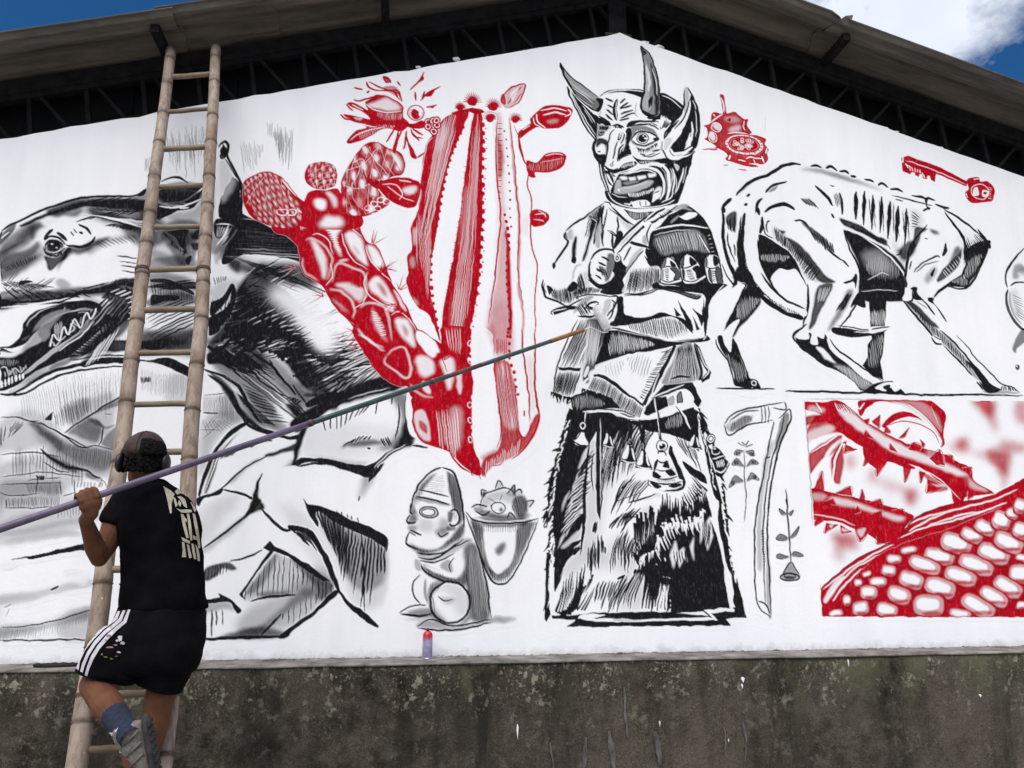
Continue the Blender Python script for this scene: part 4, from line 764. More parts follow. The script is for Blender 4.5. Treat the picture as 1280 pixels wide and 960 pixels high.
# dark sash
fp('450 170 560 165 860 240 1070 220 1085 210 1060 245 900 265 740 300 600 320 480 355 390 390 370 400', K)
hp('480 190 560 185 760 260 600 310 470 330', 84, 1.9, 1.1, WH, .7)
l('500 165 700 205 880 240 1060 225', 1.4, WH, .5)
# kite shaped apron
f('380 410 480 370 640 310 880 290 800 430 690 640 600 590 500 500 430 450', WH, 1, 0, 0)
hp('600 330 740 320 700 480 600 440', 108, 3.5, .6, K, .8); hp('430 400 560 360 540 460 500 480', 80, 4, .5, K, .7); h('820 310 870 290 800 420 690 620', '790 310 820 320 740 430 660 600', 22, 1.2, K)
fp('890 270 870 330 700 650 680 640 790 430', K); fp('880 260 900 270 760 560 720 600', K); l('790 440 745 560 730 610', 2, WH, .7)
fp('370 450 440 455 520 510 600 580 690 640 690 660 600 610 500 530 420 480 370 470', K)
# right side panel
f('900 280 990 250 1040 400 1050 480 820 520 840 430 880 350', G(.62), 1, 1); h('910 280 990 260', '880 470 1040 480', 14, 1.8, K); h('900 300 1000 290', '840 510 1030 500', 12, .9, WH, .6); l('860 480 920 460 990 470', 3); l('1005 250 1040 360 1060 440 1040 490', 4); fp('1010 250 1040 270 1080 370 1125 440 1110 480 1060 505 1050 480 1100 440 1050 360', K); l('1030 270 1070 370 1110 430 1065 480', 1.4, WH)
fp('820 520 1000 500 1060 620 1040 660 980 600 900 560 740 610', K); f('880 570 960 545 1010 600 990 640 900 650', WH); f('830 620 880 590 880 660', G(.5)); l('740 605 860 550 950 515', 1.6, WH); f('900 590 930 560 940 640 905 640', G(.8))
# fringe
f('370 470 450 490 560 570 690 660 690 720 600 700 540 680 500 620 420 570 340 550', WH); h('370 470 450 490 560 570 690 660', '330 560 420 590 520 680 660 740', 40, 1.4, K); l('340 470 310 500 260 560', 3, WH)
fp('220 600 330 555 480 600 540 670 430 670 300 690 240 700', K); fur('300 540 400 570 480 600', 14, 9, 3, 105, K); hp('230 610 330 570 430 620 420 660 260 680', 90, 2.2, .8, WH, .5)
fp('700 660 760 600 830 590 850 660 790 700 720 715 690 700', K); l('760 600 770 700', 2, WH, .7)
fp('740 800 900 690 1010 660 1040 800 980 880 870 840 760 790', K); hp('850 720 940 690 930 780 830 800', 85, 2.4, 1, WH, .45)
l('300 690 400 680 500 695 600 730 690 735 770 700 850 660 940 640 1020 640', 3, WH); l('310 680 420 672 560 690 640 720', 1.4, K); l('460 700 560 730 640 745', 1.4, K)
l('900 650 950 720 985 800', 2.6, WH); l('893 650 942 725 975 800', 1.4, K); l('660 740 690 900', 4); l('600 740 605 870', 4); l('770 640 800 860', 3); l('765 640 795 860', .8, WH)

# ---- head
HE = part('painted_mask', DEV, 'horned grinning mask with staring eye and open mouth')
T(690, 50, 6.4)
f('390 420 520 395 700 405 860 430 1000 490 1060 560 1170 620 1160 860 1110 1000 1040 1280 940 1300 600 1330 420 1220 345 1000 330 900 350 800 370 640', WH)
f('380 455 460 405 620 395 740 405 735 465 650 440 560 420 440 430', K); l('400 440 500 408 620 403 735 412', 1.6, WH)
f('860 430 960 460 1060 540 1010 620 960 680 870 640 820 650 760 620 860 590', K); l('880 445 960 480 1050 560', 1, WH); h('880 600 960 650', '860 720 930 700', 12, 1.6, WH); h('900 640 960 660', '880 720 920 700', 7, 1, K)
# forehead lines
for q in ('430 465 490 495', '440 520 495 545', '435 560 495 600', '430 595 490 645', '460 480 480 490'): l(q, 2.6)
for q in ('545 510 590 470', '545 550 615 500', '550 555 640 525', '545 600 650 560', '545 635 660 580', '540 650 620 630'): l(q, 2.4)
l('520 470 505 560 518 650', 5); l('520 480 515 560 520 640', 1, WH, .8); l('680 500 665 580 690 620', 1, K, .5)
l('640 590 670 590', 1)
# brow left
fp('365 620 410 630 460 650 480 690 430 690 400 670 380 680 365 660', K); l('370 610 430 640 470 680', 3); f('390 600 370 600 400 570', G(.3)); h('385 690 460 690', '385 720 450 730', 12, 1.1, K); o(400, 750, 26, 22, K); ring(400, 745, 16, 12, 1, WH, tp='b'); f('365 680 470 700 450 760 390 800 355 790', K, .6, 1); f('440 730 480 710 440 790 400 800', WH, .9, 1)
l('480 690 520 680 550 690 580 700', 3); h('500 690 560 690', '500 712 560 715', 6, 2); l('500 705 560 705', 2)
# brow right
f('600 700 620 660 700 640 800 645 860 660 780 660 700 665 640 690', K); l('600 695 660 690 720 680 800 670', 3); l('620 650 700 640 810 640', 1.6, WH); l('780 680 820 690 860 720', 2); l('790 660 850 690', 1.2); l('870 700 880 720', 1.2)
# eye
f('610 720 660 690 740 690 820 720 850 790 820 830 740 860 660 840 620 790', G(.72), 1, 1)
f('640 800 680 750 740 740 800 760 845 795 800 820 740 845 680 830', WH)
h('640 770 680 730 740 720 800 740', '660 780 690 750 740 740 790 760', 12, 1.6, WH); l('635 800 670 750 740 733 810 755 855 795', 2.4); l('640 800 680 835 740 848 800 825 850 797', 1.6)
o(728, 790, 50, 48, K); ring(728, 790, 40, 38, 1, WH, .8); o(720, 788, 22, 22, K); o(755, 790, 14, 8, WH); o(735, 770, 6, 5, WH); f('810 790 850 780 860 800 830 815', K)
f('610 800 640 840 700 870 780 870 850 820 840 890 720 900 620 860', WH); h('640 840 690 865 760 870 840 830', '645 870 700 910 770 900 850 860', 17, 2, K, tp='e'); l('610 740 608 840 640 870', 2.4); l('690 930 740 940 830 900', 2); l('800 890 870 880', 2)
# cheek, nose, mouth in the nearer view
T(720, 130, 8)
f('215 340 310 330 330 400 310 520 290 640 220 560 180 450', WH); f('200 360 240 340 320 370 310 410 250 400 205 440', K, .95, .8); l('205 350 178 420 182 480 215 555 290 640', 4); f('190 480 230 510 300 510 290 640 250 610 210 550', K); f('290 400 335 400 310 560 285 560 300 480', K, .85, 1); l('215 480 235 485 245 475', 1.6)
f('860 380 900 400 890 480 850 500', G(.6), .8, 1)
fp('215 550 260 760 330 960 360 960 330 830 290 680 280 620', K); f('280 620 300 660 340 690 380 760 370 820 330 800 300 720', K); l('245 600 275 740 325 900', 1.2, WH); l('310 700 340 760 375 820', 2.6, WH); l('295 690 320 800 350 870', 1.2, WH)
f('500 270 540 240 560 300 530 420 560 510 500 530 430 560 450 480 490 400', K); l('485 400 450 440 430 500', 2.4, G(.35)); l('505 350 490 420 470 480', 1.6, WH, .6)
f('380 250 440 245 500 280 495 360 440 470 420 570 480 525 550 510 590 540 580 570 480 600 430 640 350 665 298 630 300 580 320 450 330 340', WH)
f('430 300 490 285 495 330 460 360 430 400', G(.3), .9, .6); l('440 300 420 360 440 350 460 310', 1.4); l('490 295 480 350 450 400', 2); l('385 250 345 310 325 400 315 500 298 600', 1.8); l('420 370 400 440 385 500 370 560', 1.8); l('375 570 370 600', 1); ring(360, 612, 13, 12, 1, K, .7); l('480 400 440 460 425 540 415 580', 2.6); l('425 580 470 535 540 512', 1.6); l('298 620 320 650 370 668 430 645', 3)
f('320 655 400 660 430 650 480 605 580 575 610 600 560 640 450 680 340 700', K); h('450 610 580 580', '460 650 590 615', 14, 1, WH, .55); l('575 560 580 620', 1.4, WH)
f('340 690 380 700 400 730 350 720', G(.7)); 
# eye bag
f('540 400 600 430 640 500 720 520 850 470 860 520 780 560 680 550 600 530 550 470', WH); l('660 520 740 530 850 490', 1.6); l('640 500 700 515', 2); f('570 520 620 550 700 565 800 560 900 540 960 560 900 600 760 590 680 610 620 590', K); hp('640 570 780 570 760 610 660 610', 90, 1.6, .8, WH, .7); f('860 560 1000 540 960 600 880 590', K)
# mouth
f('390 780 450 690 600 660 760 620 850 640 900 600 1000 580 1165 500 1130 680 1100 760 1035 970 960 1010 760 1045 560 1045 420 1010 340 960 340 890', K)
l('440 700 540 680 640 645 740 640 820 675 868 740 882 820 875 900 840 960', 3.2, WH); l('470 715 600 680 720 665 800 690', 1.8, WH); l('790 590 880 625 925 700 935 800 930 880 905 970', 4.2, WH, .95); l('640 610 780 600 850 640', 1.4, WH, .7); l('830 620 890 690 910 800 900 900', 1.4, G(.5), .7)
for q in ('430 738 460 725 515 738 510 765 460 765', '525 738 600 732 600 765 540 772', '612 728 700 715 708 745 625 765', '722 700 800 690 803 722 730 740'): f(q, WH, 1, .3, 0)
f('400 780 440 760 460 830 390 890', G(.35), .8, 1); f('380 890 450 835 600 810 720 770 775 775 730 830 600 880 430 905', G(.5), 1, 1); l('430 860 600 820 740 780', 1.6, G(.15), .7, .6); o(432, 866, 15, 15, WH); f('470 790 560 770 640 780 520 810', G(.6), .7, 1)
h('520 890 650 880 780 840', '540 930 660 925 780 870', 17, 1.2, WH, .9); l('360 900 420 930 520 935', 1, WH, .7); f('800 850 860 840 850 930 800 950 770 930', WH, .85, 1); l('780 900 840 870', 1.2)
l('350 870 345 930 400 990', 1.2, WH, .8); l('330 800 340 880', 1, WH, .6)
l('970 640 985 760 965 900', 2.2, WH, .85); l('1080 640 1060 740 1000 900', 1.8, WH, .85); l('990 700 1010 800 990 920', 1.4, WH, .6); f('985 600 1030 620 1015 675', WH, .6); l('945 640 965 720 955 840', 1.2, WH, .7); l('1110 620 1070 800', 1.2, WH, .5)
T(690, 50, 6.4)
# ears
ER = part('painted_ear', DEV)
f('1060 400 1090 380 1140 460 1175 580 1175 740 1150 880 1090 940 980 970 920 930 890 880 900 780 960 690 1050 560', WH)
f('1110 440 1150 520 1175 640 1170 780 1130 900 1030 930 960 920 950 860 1040 740 1090 600', K)
f('1060 400 1090 385 1100 470 1080 560 1060 580', G(.5), .9, 1); l('1085 380 1130 460 1172 580 1178 740 1150 880', 3); l('1060 400 1050 560 960 680 910 750 900 800', 2.6); f('1110 480 1080 580 1000 700 930 800 960 800 1060 680 1105 580', WH); l('1100 480 1070 600 980 720', 2); f('960 690 1020 640 950 740 905 790 930 730', K); l('935 760 990 700', 1.2, WH); h('1110 740 1110 850', '1070 830 1060 880', 8, 1.8, WH, tp='e'); l('1120 650 1125 740 1110 830', 2.4, WH); l('945 870 980 910 1060 900 1130 860', 3.4, WH); l('950 900 1010 930 1100 900', 2, WH, .8); l('890 880 920 940 980 970 1090 940 1150 890', 2.6); f('910 790 960 800 930 870 900 880', G(.3), .9, 1); l('1150 560 1160 680 1150 780', 1, WH, .7); l('1130 480 1155 560', 1, WH, .7)
ER = part('painted_ear', DEV)
f('125 375 160 420 250 520 350 600 370 640 360 790 340 800 260 680 180 510 140 440', K); l('135 380 180 500 260 660 350 790', 2, WH, .9); l('145 400 200 510 290 670 360 770', 1, WH, .7); l('128 375 140 440 200 560 260 680 345 800', 2.6); f('280 520 330 550 370 580 345 600', WH); l('240 520 310 610 350 670', 1.2, WH, .6); l('260 560 330 670', 1, WH, .5)
# horns
HO = part('painted_horn', DEV)
f('68 185 130 280 250 370 370 460 410 480 400 550 370 575 300 540 200 450 120 340 80 250', G(.82)); f('68 185 140 290 250 375 370 465 330 480 220 400 120 310', G(.62), .9, 1); l('130 330 220 400 320 470', 2.4, G(.3), .7, 1); l('160 380 250 440 340 510', 1.2, WH, .6); l('68 185 75 230 130 340 200 450 300 540 370 578', 2.6); f('66 183 90 215 110 300 80 250', K); l('70 190 140 285 260 375 380 462', 1.6); f('350 470 410 475 405 540 370 580 350 560 380 520', K); l('180 430 260 500 330 540', 1, WH, .5)
HO = part('painted_horn', DEV)
f('710 50 770 100 820 210 850 330 865 480 865 590 800 620 730 580 715 500 735 420 745 300 730 160', G(.72)); f('735 420 750 300 740 180 760 200 790 330 780 440 790 560 740 560 720 500', G(.5), .9, 1); l('755 200 780 320 775 420', 3.4, G(.12), .8, 1); f('790 180 830 280 855 400 860 560 830 600 820 440', K, .9, 1); l('800 220 835 330 845 450', 1.2, WH, .7); l('712 52 735 180 745 300 735 430 715 500 730 580 800 615 860 590', 2.4); l('712 52 775 105 825 215 855 340 868 480 866 590', 2); f('708 50 740 80 760 110 725 120', K, .8); h('775 480 805 440', '770 560 810 520', 6, 1.2, K); f('730 560 800 600 860 590 800 625 740 600', K)
use(HE)
T(670, 240, 5.107)
f('440 0 470 60 560 100 690 110 820 90 900 60 935 0 900 0 860 50 760 80 680 100 560 85 490 40 470 0', K); l('460 0 500 60 580 92 690 104 820 85 890 50', 1.4, WH); f('620 65 700 55 730 90 640 100 620 90', WH); l('660 60 670 95', 1); l('700 60 705 95', 1); l('590 90 620 60', 2, WH, .7); f('760 10 790 20 770 50 740 70', WH, .9)
l('560 75 600 80', 1.4, WH)
l('880 0 860 40 800 70', 1.5, WH, .8)
# ---- red cactus
CA = part('painted_cactus', 'mural', 'large red painted cactus with ribbed column and knobbly arm')
# column
CO = part('painted_cactus_column', CA, 'tall ribbed red and white cactus column')
T(480, 90, 4.923)
p0 = '350 310 440 250 540 230 640 260 740 260 800 330 830 400 850 520 890 600 880 700 910 800 915 960 930 1150 940 1300 935 1500 950 1640 940 1740 '
f(p0 + '1000 1900 1010 2100 960 2230 880 2340 600 2480 420 2400 250 2280 150 2200 160 1900 340 1650 280 1500 180 1430 130 1240 150 1120 170 960 210 840 230 640 260 460', WH)
# left rib (red)
f('350 310 420 260 520 235 500 320 450 440 400 580 360 760 330 960 290 1200 290 1350 350 1660 280 1500 200 1440 140 1300 150 1230 145 1140 175 1080 170 960 210 850 230 640 260 460', R)
h('340 330 400 280 470 260', '230 900 260 900 300 900', 12, 1.2, WH, .5, lj=.3, jit=.3); h('200 900 240 880 290 900', '200 1300 260 1350 300 1500', 9, 1, WH, .5, lj=.3)
f('340 350 390 310 380 420 320 500', WH, .45, 3); f('180 980 210 960 205 1060 185 1060', WH, .5, 1.6); f('160 1160 190 1140 190 1200 165 1200', WH, .35, 2); l('230 640 265 460 300 400', 1, WH, .7); f('150 1380 200 1400 210 1450 170 1420', WH, .4, 2)
# scallop beads
def beads(p, n, r, c=R):
    A = _spl(_p(p), False)
    for q in _along(A, [(i + .5) / n for i in range(n)]):
        t = np.linspace(0, 6.283, 10)
        rr = r * M.rng.uniform(.8, 1.2)
        _put([np.stack([q[0] + rr * M.scale * .8 * np.cos(t), q[1] + rr * M.scale * np.sin(t)], 1)], c, 1, 0)
beads('500 320 450 440 400 580 360 760 330 930 300 1080 290 1250 305 1400 340 1600', 28, 2.4)
h('495 560 480 760 440 1000 400 1250', '510 560 500 760 480 1000 440 1250', 16, .9, R)
# second rib
f('560 240 600 250 610 400 605 640 610 760 605 960 600 1000 590 1200 570 1400 530 1600 520 1740 470 1800 350 1740 350 1680 380 1400 440 1100 480 860 500 640 530 400', R)
h('550 300 570 300 590 400', '500 1000 530 1000 570 1000', 8, 1.1, WH, .4, lj=.3); h('480 1000 530 1000 570 1000', '390 1650 430 1700 500 1700', 9, 1.2, WH, .45, lj=.3); f('490 800 520 700 540 1000 480 1200', WH, .3, 4); f('430 1400 490 1300 480 1560 420 1640', WH, .25, 4)
beads('610 300 612 480 608 640 610 800 606 960 600 1060 590 1200 575 1330 545 1470 530 1600 522 1740', 26, 3.2); beads('628 320 630 500 622 700 626 860 618 1000 612 1140 600 1260 582 1400 560 1500 548 1640 545 1740', 22, 1)
l('500 640 470 900 430 1150 380 1420 350 1640', 2, R, .8)
# third, fourth ribs
f('690 270 720 270 740 500 735 640 740 800 760 960 770 1100 780 1300 785 1500 790 1740 700 1740 660 1700 640 1500 680 1300 700 1100 710 900 700 700 700 500', R, .5, 3)
f('700 380 735 500 725 640 700 640 695 500', R, .8, 2); h('700 300 700 560 700 800', '730 300 730 560 720 800', 14, 1, R); l('700 300 690 500 700 700 720 900 690 1200 680 1300 640 1560', 2, R, .9)
l('750 960 765 1120 770 1300 780 1500 780 1640', 5, R, .95, .4); beads('745 860 770 1030 760 1200 770 1400 780 1600', 17, 2.6); beads('740 340 750 400 755 450 765 550 770 610 772 680 776 750 778 810 780 880 785 980', 12, 1.3, DR)
l('770 280 790 450 805 640 820 760 835 960 830 1150 835 1350 860 1500 850 1740', 3.4, R, .7, 1); l('770 280 800 500 820 760 835 960 825 1200 860 1460', 1, R)
l('800 330 830 400 850 520 890 600 885 700 910 800 905 960 915 1100 945 1200 930 1400 935 1560 925 1660', 1.6, R); l('830 380 840 480 870 570', 3, R); f('850 900 905 900 900 1000 850 1000', R, .12, 3)
h('690 1640 760 1640', '690 1740 760 1740', 6, 1, R); f('640 1560 700 1400 780 1500 780 1700 660 1720', R, .25, 4)
# lower column
T(420, 410, 4.571)
f('440 400 560 410 660 400 740 360 770 380 780 480 775 580 790 680 830 800 820 850 740 800 640 710 560 680 480 640 440 560 440 480', R); f('450 490 500 470 530 540 540 640 490 630 460 580', WH, .7, 1); f('480 530 520 560 520 610 480 570', R, .8, 1.4); h('570 480 620 470 700 480', '590 700 650 720 720 760', 9, 1.6, WH, .55, lj=.25); f('650 480 720 470 720 640 680 700', WH, .35, 3)
f('600 0 760 0 770 60 760 160 720 220 690 200 640 130', R); f('660 180 760 190 770 300 740 380 700 400 690 280', R, .9); f('690 280 720 260 725 370 700 370', WH, .6, 1); h('620 0 720 0', '640 120 720 180', 6, 1.2, WH, .5)
beads('765 60 765 160 768 260 770 380 780 480 775 600 785 700', 15, 3); 
for y in (90, 190, 295, 375, 440, 530, 640): ring(768, y, 12, 16, 1, WH, .8)
f('860 740 930 690 945 580 930 400 900 200 990 200 1010 280 1040 380 1050 560 1080 620 1110 560 1150 490 1165 550 1080 690 990 750 900 790 840 850 830 790', R, .92, .8)
f('930 220 980 220 1020 400 1040 560 970 560 940 400', WH, .55, 3); h('920 200 960 200 990 220', '960 600 1000 600 1050 600', 9, 1.3, R, lj=.3); h('860 760 960 700 1060 640', '850 840 960 800 1050 730', 18, 1.2, WH, .6, lj=.3)
f('1010 180 1060 180 1100 400 1110 560 1070 620 1050 560 1040 420', WH); beads('1000 30 990 120 1000 200 1020 260 1030 340 1050 400', 9, 2.4); beads('990 0 980 60', 3, 2.4); o(1076, 490, 6, 18, R); l('1065 0 1070 120 1090 280 1105 400 1108 540', 2.4, R, .9); f('1080 200 1130 180 1140 400 1120 480', R, .2, 3); l('1135 30 1140 100 1138 260 1145 400 1160 540 1080 690 1000 755', 2.6, R); l('905 180 910 300 930 420 945 590 920 690', 2.6, R)
f('780 30 890 30 900 200 925 420 942 590 920 680 860 730 810 740 785 640 780 480', WH); f('860 0 910 0 905 180 890 100', R, .3, 2); f('830 740 920 690 900 730 850 760', R, .6, 1.6)
h('740 760 800 790 850 800', '770 830 820 850 860 850', 9, 1.4, R, lj=.4); l('640 700 700 780 770 830', 2.4, R); l('890 790 940 780 960 760', 1, R)
ARM = part('painted_cactus_arm', CA, 'red scaly cactus arm')
T(420, 410, 4.571)
f('100 0 430 0 560 60 640 130 680 180 765 210 770 400 560 412 440 400 400 330 280 240 200 180', R)
T(340, 240, 4.923)
f('0 220 60 0 200 60 320 130 480 150 530 190 580 300 650 340 700 440 740 560 830 700 900 850 1030 950 1040 1100 800 1200 640 1100 520 900 500 830 380 700 310 580 190 500 160 350 100 280', R)
# facets
hl = lambda p, a=.95, s=1.4: f(p, WH, a, s)
hl('320 190 380 160 440 190 420 240 400 290 430 400 400 360 370 270'); h('330 210 350 270 400 360', '380 200 400 260 430 380', 12, 1.2, WH, .8)
hl('450 260 500 245 550 290 570 350 590 450 560 440 510 390 470 320'); l('500 330 540 390', 3, R, .5, 1.6)
hl('590 330 640 350 680 410 690 460 640 460 610 400'); hl('460 170 520 180 540 220 480 215', .6)
hl('240 290 290 330 330 400 340 480 320 540 300 460 270 390', .85, 2); l('210 300 250 290 320 330 370 400 370 440 340 550', 2, WH, .7, .6); l('190 400 200 490 290 550', 2, WH, .6, .5)
hl('390 570 470 560 540 590 570 600 560 660 520 670 470 620', .75, 2); l('370 560 390 470 420 440 500 470 570 510 580 640 530 690', 2.2, WH, .75, .6); l('410 430 470 420', 3, WH, .7, .6); h('480 580 540 600', '500 540 560 570', 7, 1, R, .7)
hl('600 560 650 520 690 560 730 620 760 700 710 690 650 640 610 610', .9, 1.6); f('650 560 690 590 710 650 670 620', R, .7, 1.6); hl('750 600 800 660 830 740 790 700', .7, 1)
l('350 600 420 610 480 660 510 720 500 780', 2.4, WH, .75, .6); hl('360 650 430 700 470 750 400 690', .5, 2); l('400 730 460 790 510 820', 1.6, WH, .5, .5)
l('540 720 580 690 650 690 700 720 720 790 740 920', 2.4, WH, .75, .6); hl('620 720 660 790 690 880 720 930 650 860 620 780', .5, 1.4); h('610 730 630 800 670 890', '650 740 680 800 710 880', 14, 1.2, WH, .7)
hl('760 790 820 780 860 830 880 960 830 920 780 860', .9, 1.6); f('800 820 840 850 830 900', R, .6, 1.6); hl('700 720 750 740 740 700', .7, 1)
l('530 840 560 880 620 930 690 960', 2.6, WH, .7, .6); hl('890 870 950 880 1000 920 1030 990 960 970 900 930', .95, 1)
hl('180 180 240 160 220 200 190 230', .3, 2); h('170 190 240 150', '180 240 260 210', 9, .9, WH, .6)
T(420, 410, 4.571)
l('290 160 330 120 390 115 420 180 430 260 400 290 330 240 280 200 290 160', 2.4, WH, .75, .6); hl('460 170 520 160 560 200 560 260 500 280 470 240', .85, 2); hl('460 20 540 50 580 110 560 170 500 120', .95, 1.2); hl('600 190 660 170 680 230 660 340 640 350 620 260', .85, 1.6); hl('690 280 720 260 720 370 700 370', .7, 1); hl('500 300 540 350 540 380 500 360', .8, 1.4)
l('130 40 180 60 250 120 280 130', 2.2, WH, .7, .6); l('420 320 480 380 560 400', 1.6, WH, .8, .4); l('640 130 620 180 660 160', 1, R); l('560 190 600 170 620 200 640 260', 1, R)
T(340, 240, 4.923)
for q in ('280 200 330 160 400 140 470 150', '440 230 480 220 560 280', '430 250 450 330 500 420 590 480', '580 330 600 400 650 470 740 560', '590 490 570 560 600 640 700 700 770 720', '250 270 290 260 350 300 380 390', '360 440 370 520 330 580', '580 640 560 690 500 720', '740 560 800 640 860 760', '730 760 780 740 850 790 890 860'): l(q, 1.3, WH, .7, .3)
# spines
T(340, 240, 4.923)
for x, y, aa in ((615, 315, (-100, -30)), (700, 470, (-60, 10)), (780, 600, (-110, -20)), (660, 490, (-80, -20)), (310, 640, (150, 250)), (140, 470, (140, 230)), (510, 850, (110, 190)), (780, 745, (-40, 30)), (520, 930, (100, 170)), (750, 690, (140, 200))):
    fur([x, y, x + 12, y + 8], 5, 17, 1, aa, R, .9, 10, .02)
T(420, 410, 4.571)
fur('20 30 110 70 210 200', 6, 16, 1, (150, 200), R, .9, 10, .02)
T(300, 90, 4.923)
# pear-shaped heads
def scales(poly, A, B, n1, n2):
    """knobbly lozenges: dark creases, a pale soft spot in each cell"""
    with clip(poly):
        P, Q = _spl(_p(A[0]), False), _spl(_p(A[1]), False)
        g = lambda u, v: _along(P, [min(max(u, 0), 1)])[0] * (1 - v) + _along(Q, [min(max(u, 0), 1)])[0] * v
        for i in range(-1, n1 + 1):
            for j in range(n2 + 1):
                u = (i + .5 * (j % 2) + .5) / n1; v = j / n2; du, dv_ = .5 / n1, 1.0 / n2; c = g(u, min(v, 1))
                q = np.array([g(u - du, v), g(u, v - dv_), g(u + du, v), g(u, v + dv_)]); q = c + (q - c) * .80; q = _spl(q, True)
                _put([c + (q - c) * 1.22], DR, .55, .5); _put([q], R, .95, .4); _put([c + (q - c) * .92], WH, .16, .5); _put([c + (q - c) * .45 + np.array([-.6, -.6]) * M.scale], WH, M.rng.uniform(.35, .95), 1.1)
        for q in (A, B): h(q[0], q[1], 5, .6, WH, .4, tp='n', bend=.1)
PE = part('painted_cactus_head', CA)
p = '25 680 90 640 160 620 240 640 280 700 340 760 380 830 400 900 350 950 300 960 160 940 60 880 20 780'
f(p, R); f('100 680 150 680 140 740 100 730', WH, .6, 2); f('150 730 200 750 200 800 160 780', WH, .9, 2); f('230 740 280 770 290 820 240 800', WH, .7, 2); f('140 800 200 830 190 870 150 850', WH, .7, 2); f('180 660 230 680 220 720 180 690', WH, .6, 2); f('310 790 350 810 340 840', WH, .8, 1.5)
scales(p, ('20 720 120 640 240 640', '120 940 260 960 400 880'), ('300 700 240 640 100 640', '400 880 30 800 20 700'), 8, 7)
l('230 850 290 850 280 880 240 880 230 850', 1.2, WH); l('300 850 340 850 340 880 300 880 300 850', 1.4, WH); l('360 850 380 870', 1.6, WH); l('25 680 90 638 160 617 240 640 340 750 390 840', 1.4, R, .8)
PE = part('painted_cactus_head', CA)
p = '400 620 430 570 500 555 570 570 600 620 590 690 550 720 470 720 410 680'
f(p, R); f('430 600 470 610 460 650 440 640', WH, .8, 2); f('520 610 560 610 550 650', WH, .7, 2); f('490 650 520 660 500 680', WH, .6, 1.5); scales(p, ('420 580 520 550 600 600', '440 700 520 730 600 690'), ('560 560 600 660 580 700', '400 640 430 690 500 720'), 4, 4)
f('410 760 460 730 540 730 600 720 640 780 720 820 740 960 400 960 380 900', R); f('460 790 500 780 530 800 520 850 470 840', WH, 1, 1.6); f('530 740 570 750 600 800 590 840 560 790', WH, .8, 1.6); f('400 880 440 870 470 900 440 950', R, 1); f('500 920 540 890 620 900 640 940 600 960 500 955', WH, .95, 2.4)
PE = part('painted_cactus_head', CA)
p = '620 730 640 640 700 530 770 450 840 435 920 470 990 500 1020 570 1000 630 930 650 880 700 930 790 900 830 800 880 700 890 640 850'
f(p, R); f('770 540 820 520 860 580 850 630 810 640 780 590', WH, .95, 2.4); f('890 490 950 500 1000 560 990 610 950 590 910 550', WH, .95, 2.4); f('710 640 740 610 770 650 760 690 720 680', WH, .9, 2); f('730 740 790 730 800 760 760 790 730 770', WH, .95, 2); f('650 750 680 740 690 780 660 800', WH, .5, 2); f('640 640 660 610 670 660 650 690', WH, .6, 2)
scales(p, ('640 640 740 500 900 450', '640 860 800 870 1000 640'), ('1000 520 900 450 700 500', '930 780 760 860 640 840'), 4, 4)
for q in ('690 560 760 540 770 620 800 700', '770 460 850 560 920 640', '650 610 760 570 850 470', '640 700 720 720 830 680 920 640', '690 680 700 780 760 850', '820 690 830 760 800 830', '700 530 740 600 690 700'): l(q, 1.0, WH, .45, tp='n')
for x, y in ((830, 815), (870, 790), (905, 800), (790, 840), (850, 840)): ring(x, y, 22, 16, 1.2, WH, .8)
l('640 850 700 888 800 875 930 800', 1.2, DR, .8)
# big flower with yucca-like petals
FL = part('painted_flower', CA, 'red cactus flower with spread petals')
f('640 265 700 270 800 290 740 240 660 200 700 190 790 240 770 190 850 140 930 160 1000 210 1010 280 1040 320 990 370 900 350 800 400 740 430 660 440 690 390 780 340 700 310', R)
f('780 210 840 180 900 160 960 190 990 230 920 240 860 230', WH, .8, 1.6); f('700 280 760 280 740 300', WH, .5, 1); l('630 265 690 300 780 330 850 340', 1.2, WH); l('760 190 820 230 900 250 1000 240', 1.4, WH, .8); l('690 200 760 240', 1.2, WH); hp('760 330 950 330 880 400 740 420', 75, 2, .8, WH, .5); hp('860 240 1000 250 990 300 860 290', 88, 2, .7, WH, .5); l('670 430 760 370 900 340', 1.2, WH, .8)
for q in ('620 262 660 290 760 320', '660 440 720 370 800 345', '700 170 740 180 820 150', '780 60 800 100 870 120', '790 60 850 90 900 110 990 140', '880 30 920 50 930 70', '700 100 760 110', '860 120 940 120 990 180', '940 110 980 130 1000 190', '970 60 990 90', '780 130 800 120', '650 200 700 240'): l(q, 2.6, R)
f('880 30 910 30 930 60 900 70', R, .9); f('880 100 950 90 990 140 960 150', R, .7, 1)
for q in ('1045 115 1100 60 1135 0', '1110 180 1160 130 1240 90', '1150 220 1215 205', '1075 120 1085 180', '1120 170 1140 120'): l(q, 2.6, R)
f('1140 150 1170 120 1200 115 1180 150', R); f('1095 70 1125 30 1130 50', R); f('1170 215 1200 205 1190 222', R)
o(1085, 255, 52, 50, R, .35); o(1085, 258, 30, 34, R); f('1050 230 1090 210 1130 240 1110 250 1080 230', WH); ring(1085, 252, 52, 46, 1.2, R, .8); o(1112, 260, 10, 16, WH)
f('990 310 1060 320 1120 300 1150 330 1120 350 1060 350', R)
for i, (x, y) in enumerate(((1160, 310), (1190, 300), (1215, 330), (1180, 350), (1160, 340), (1210, 300), (1195, 370))): o(x, y, 26, 24, R); ring(x, y, 15, 14, 1.1, WH, .8)
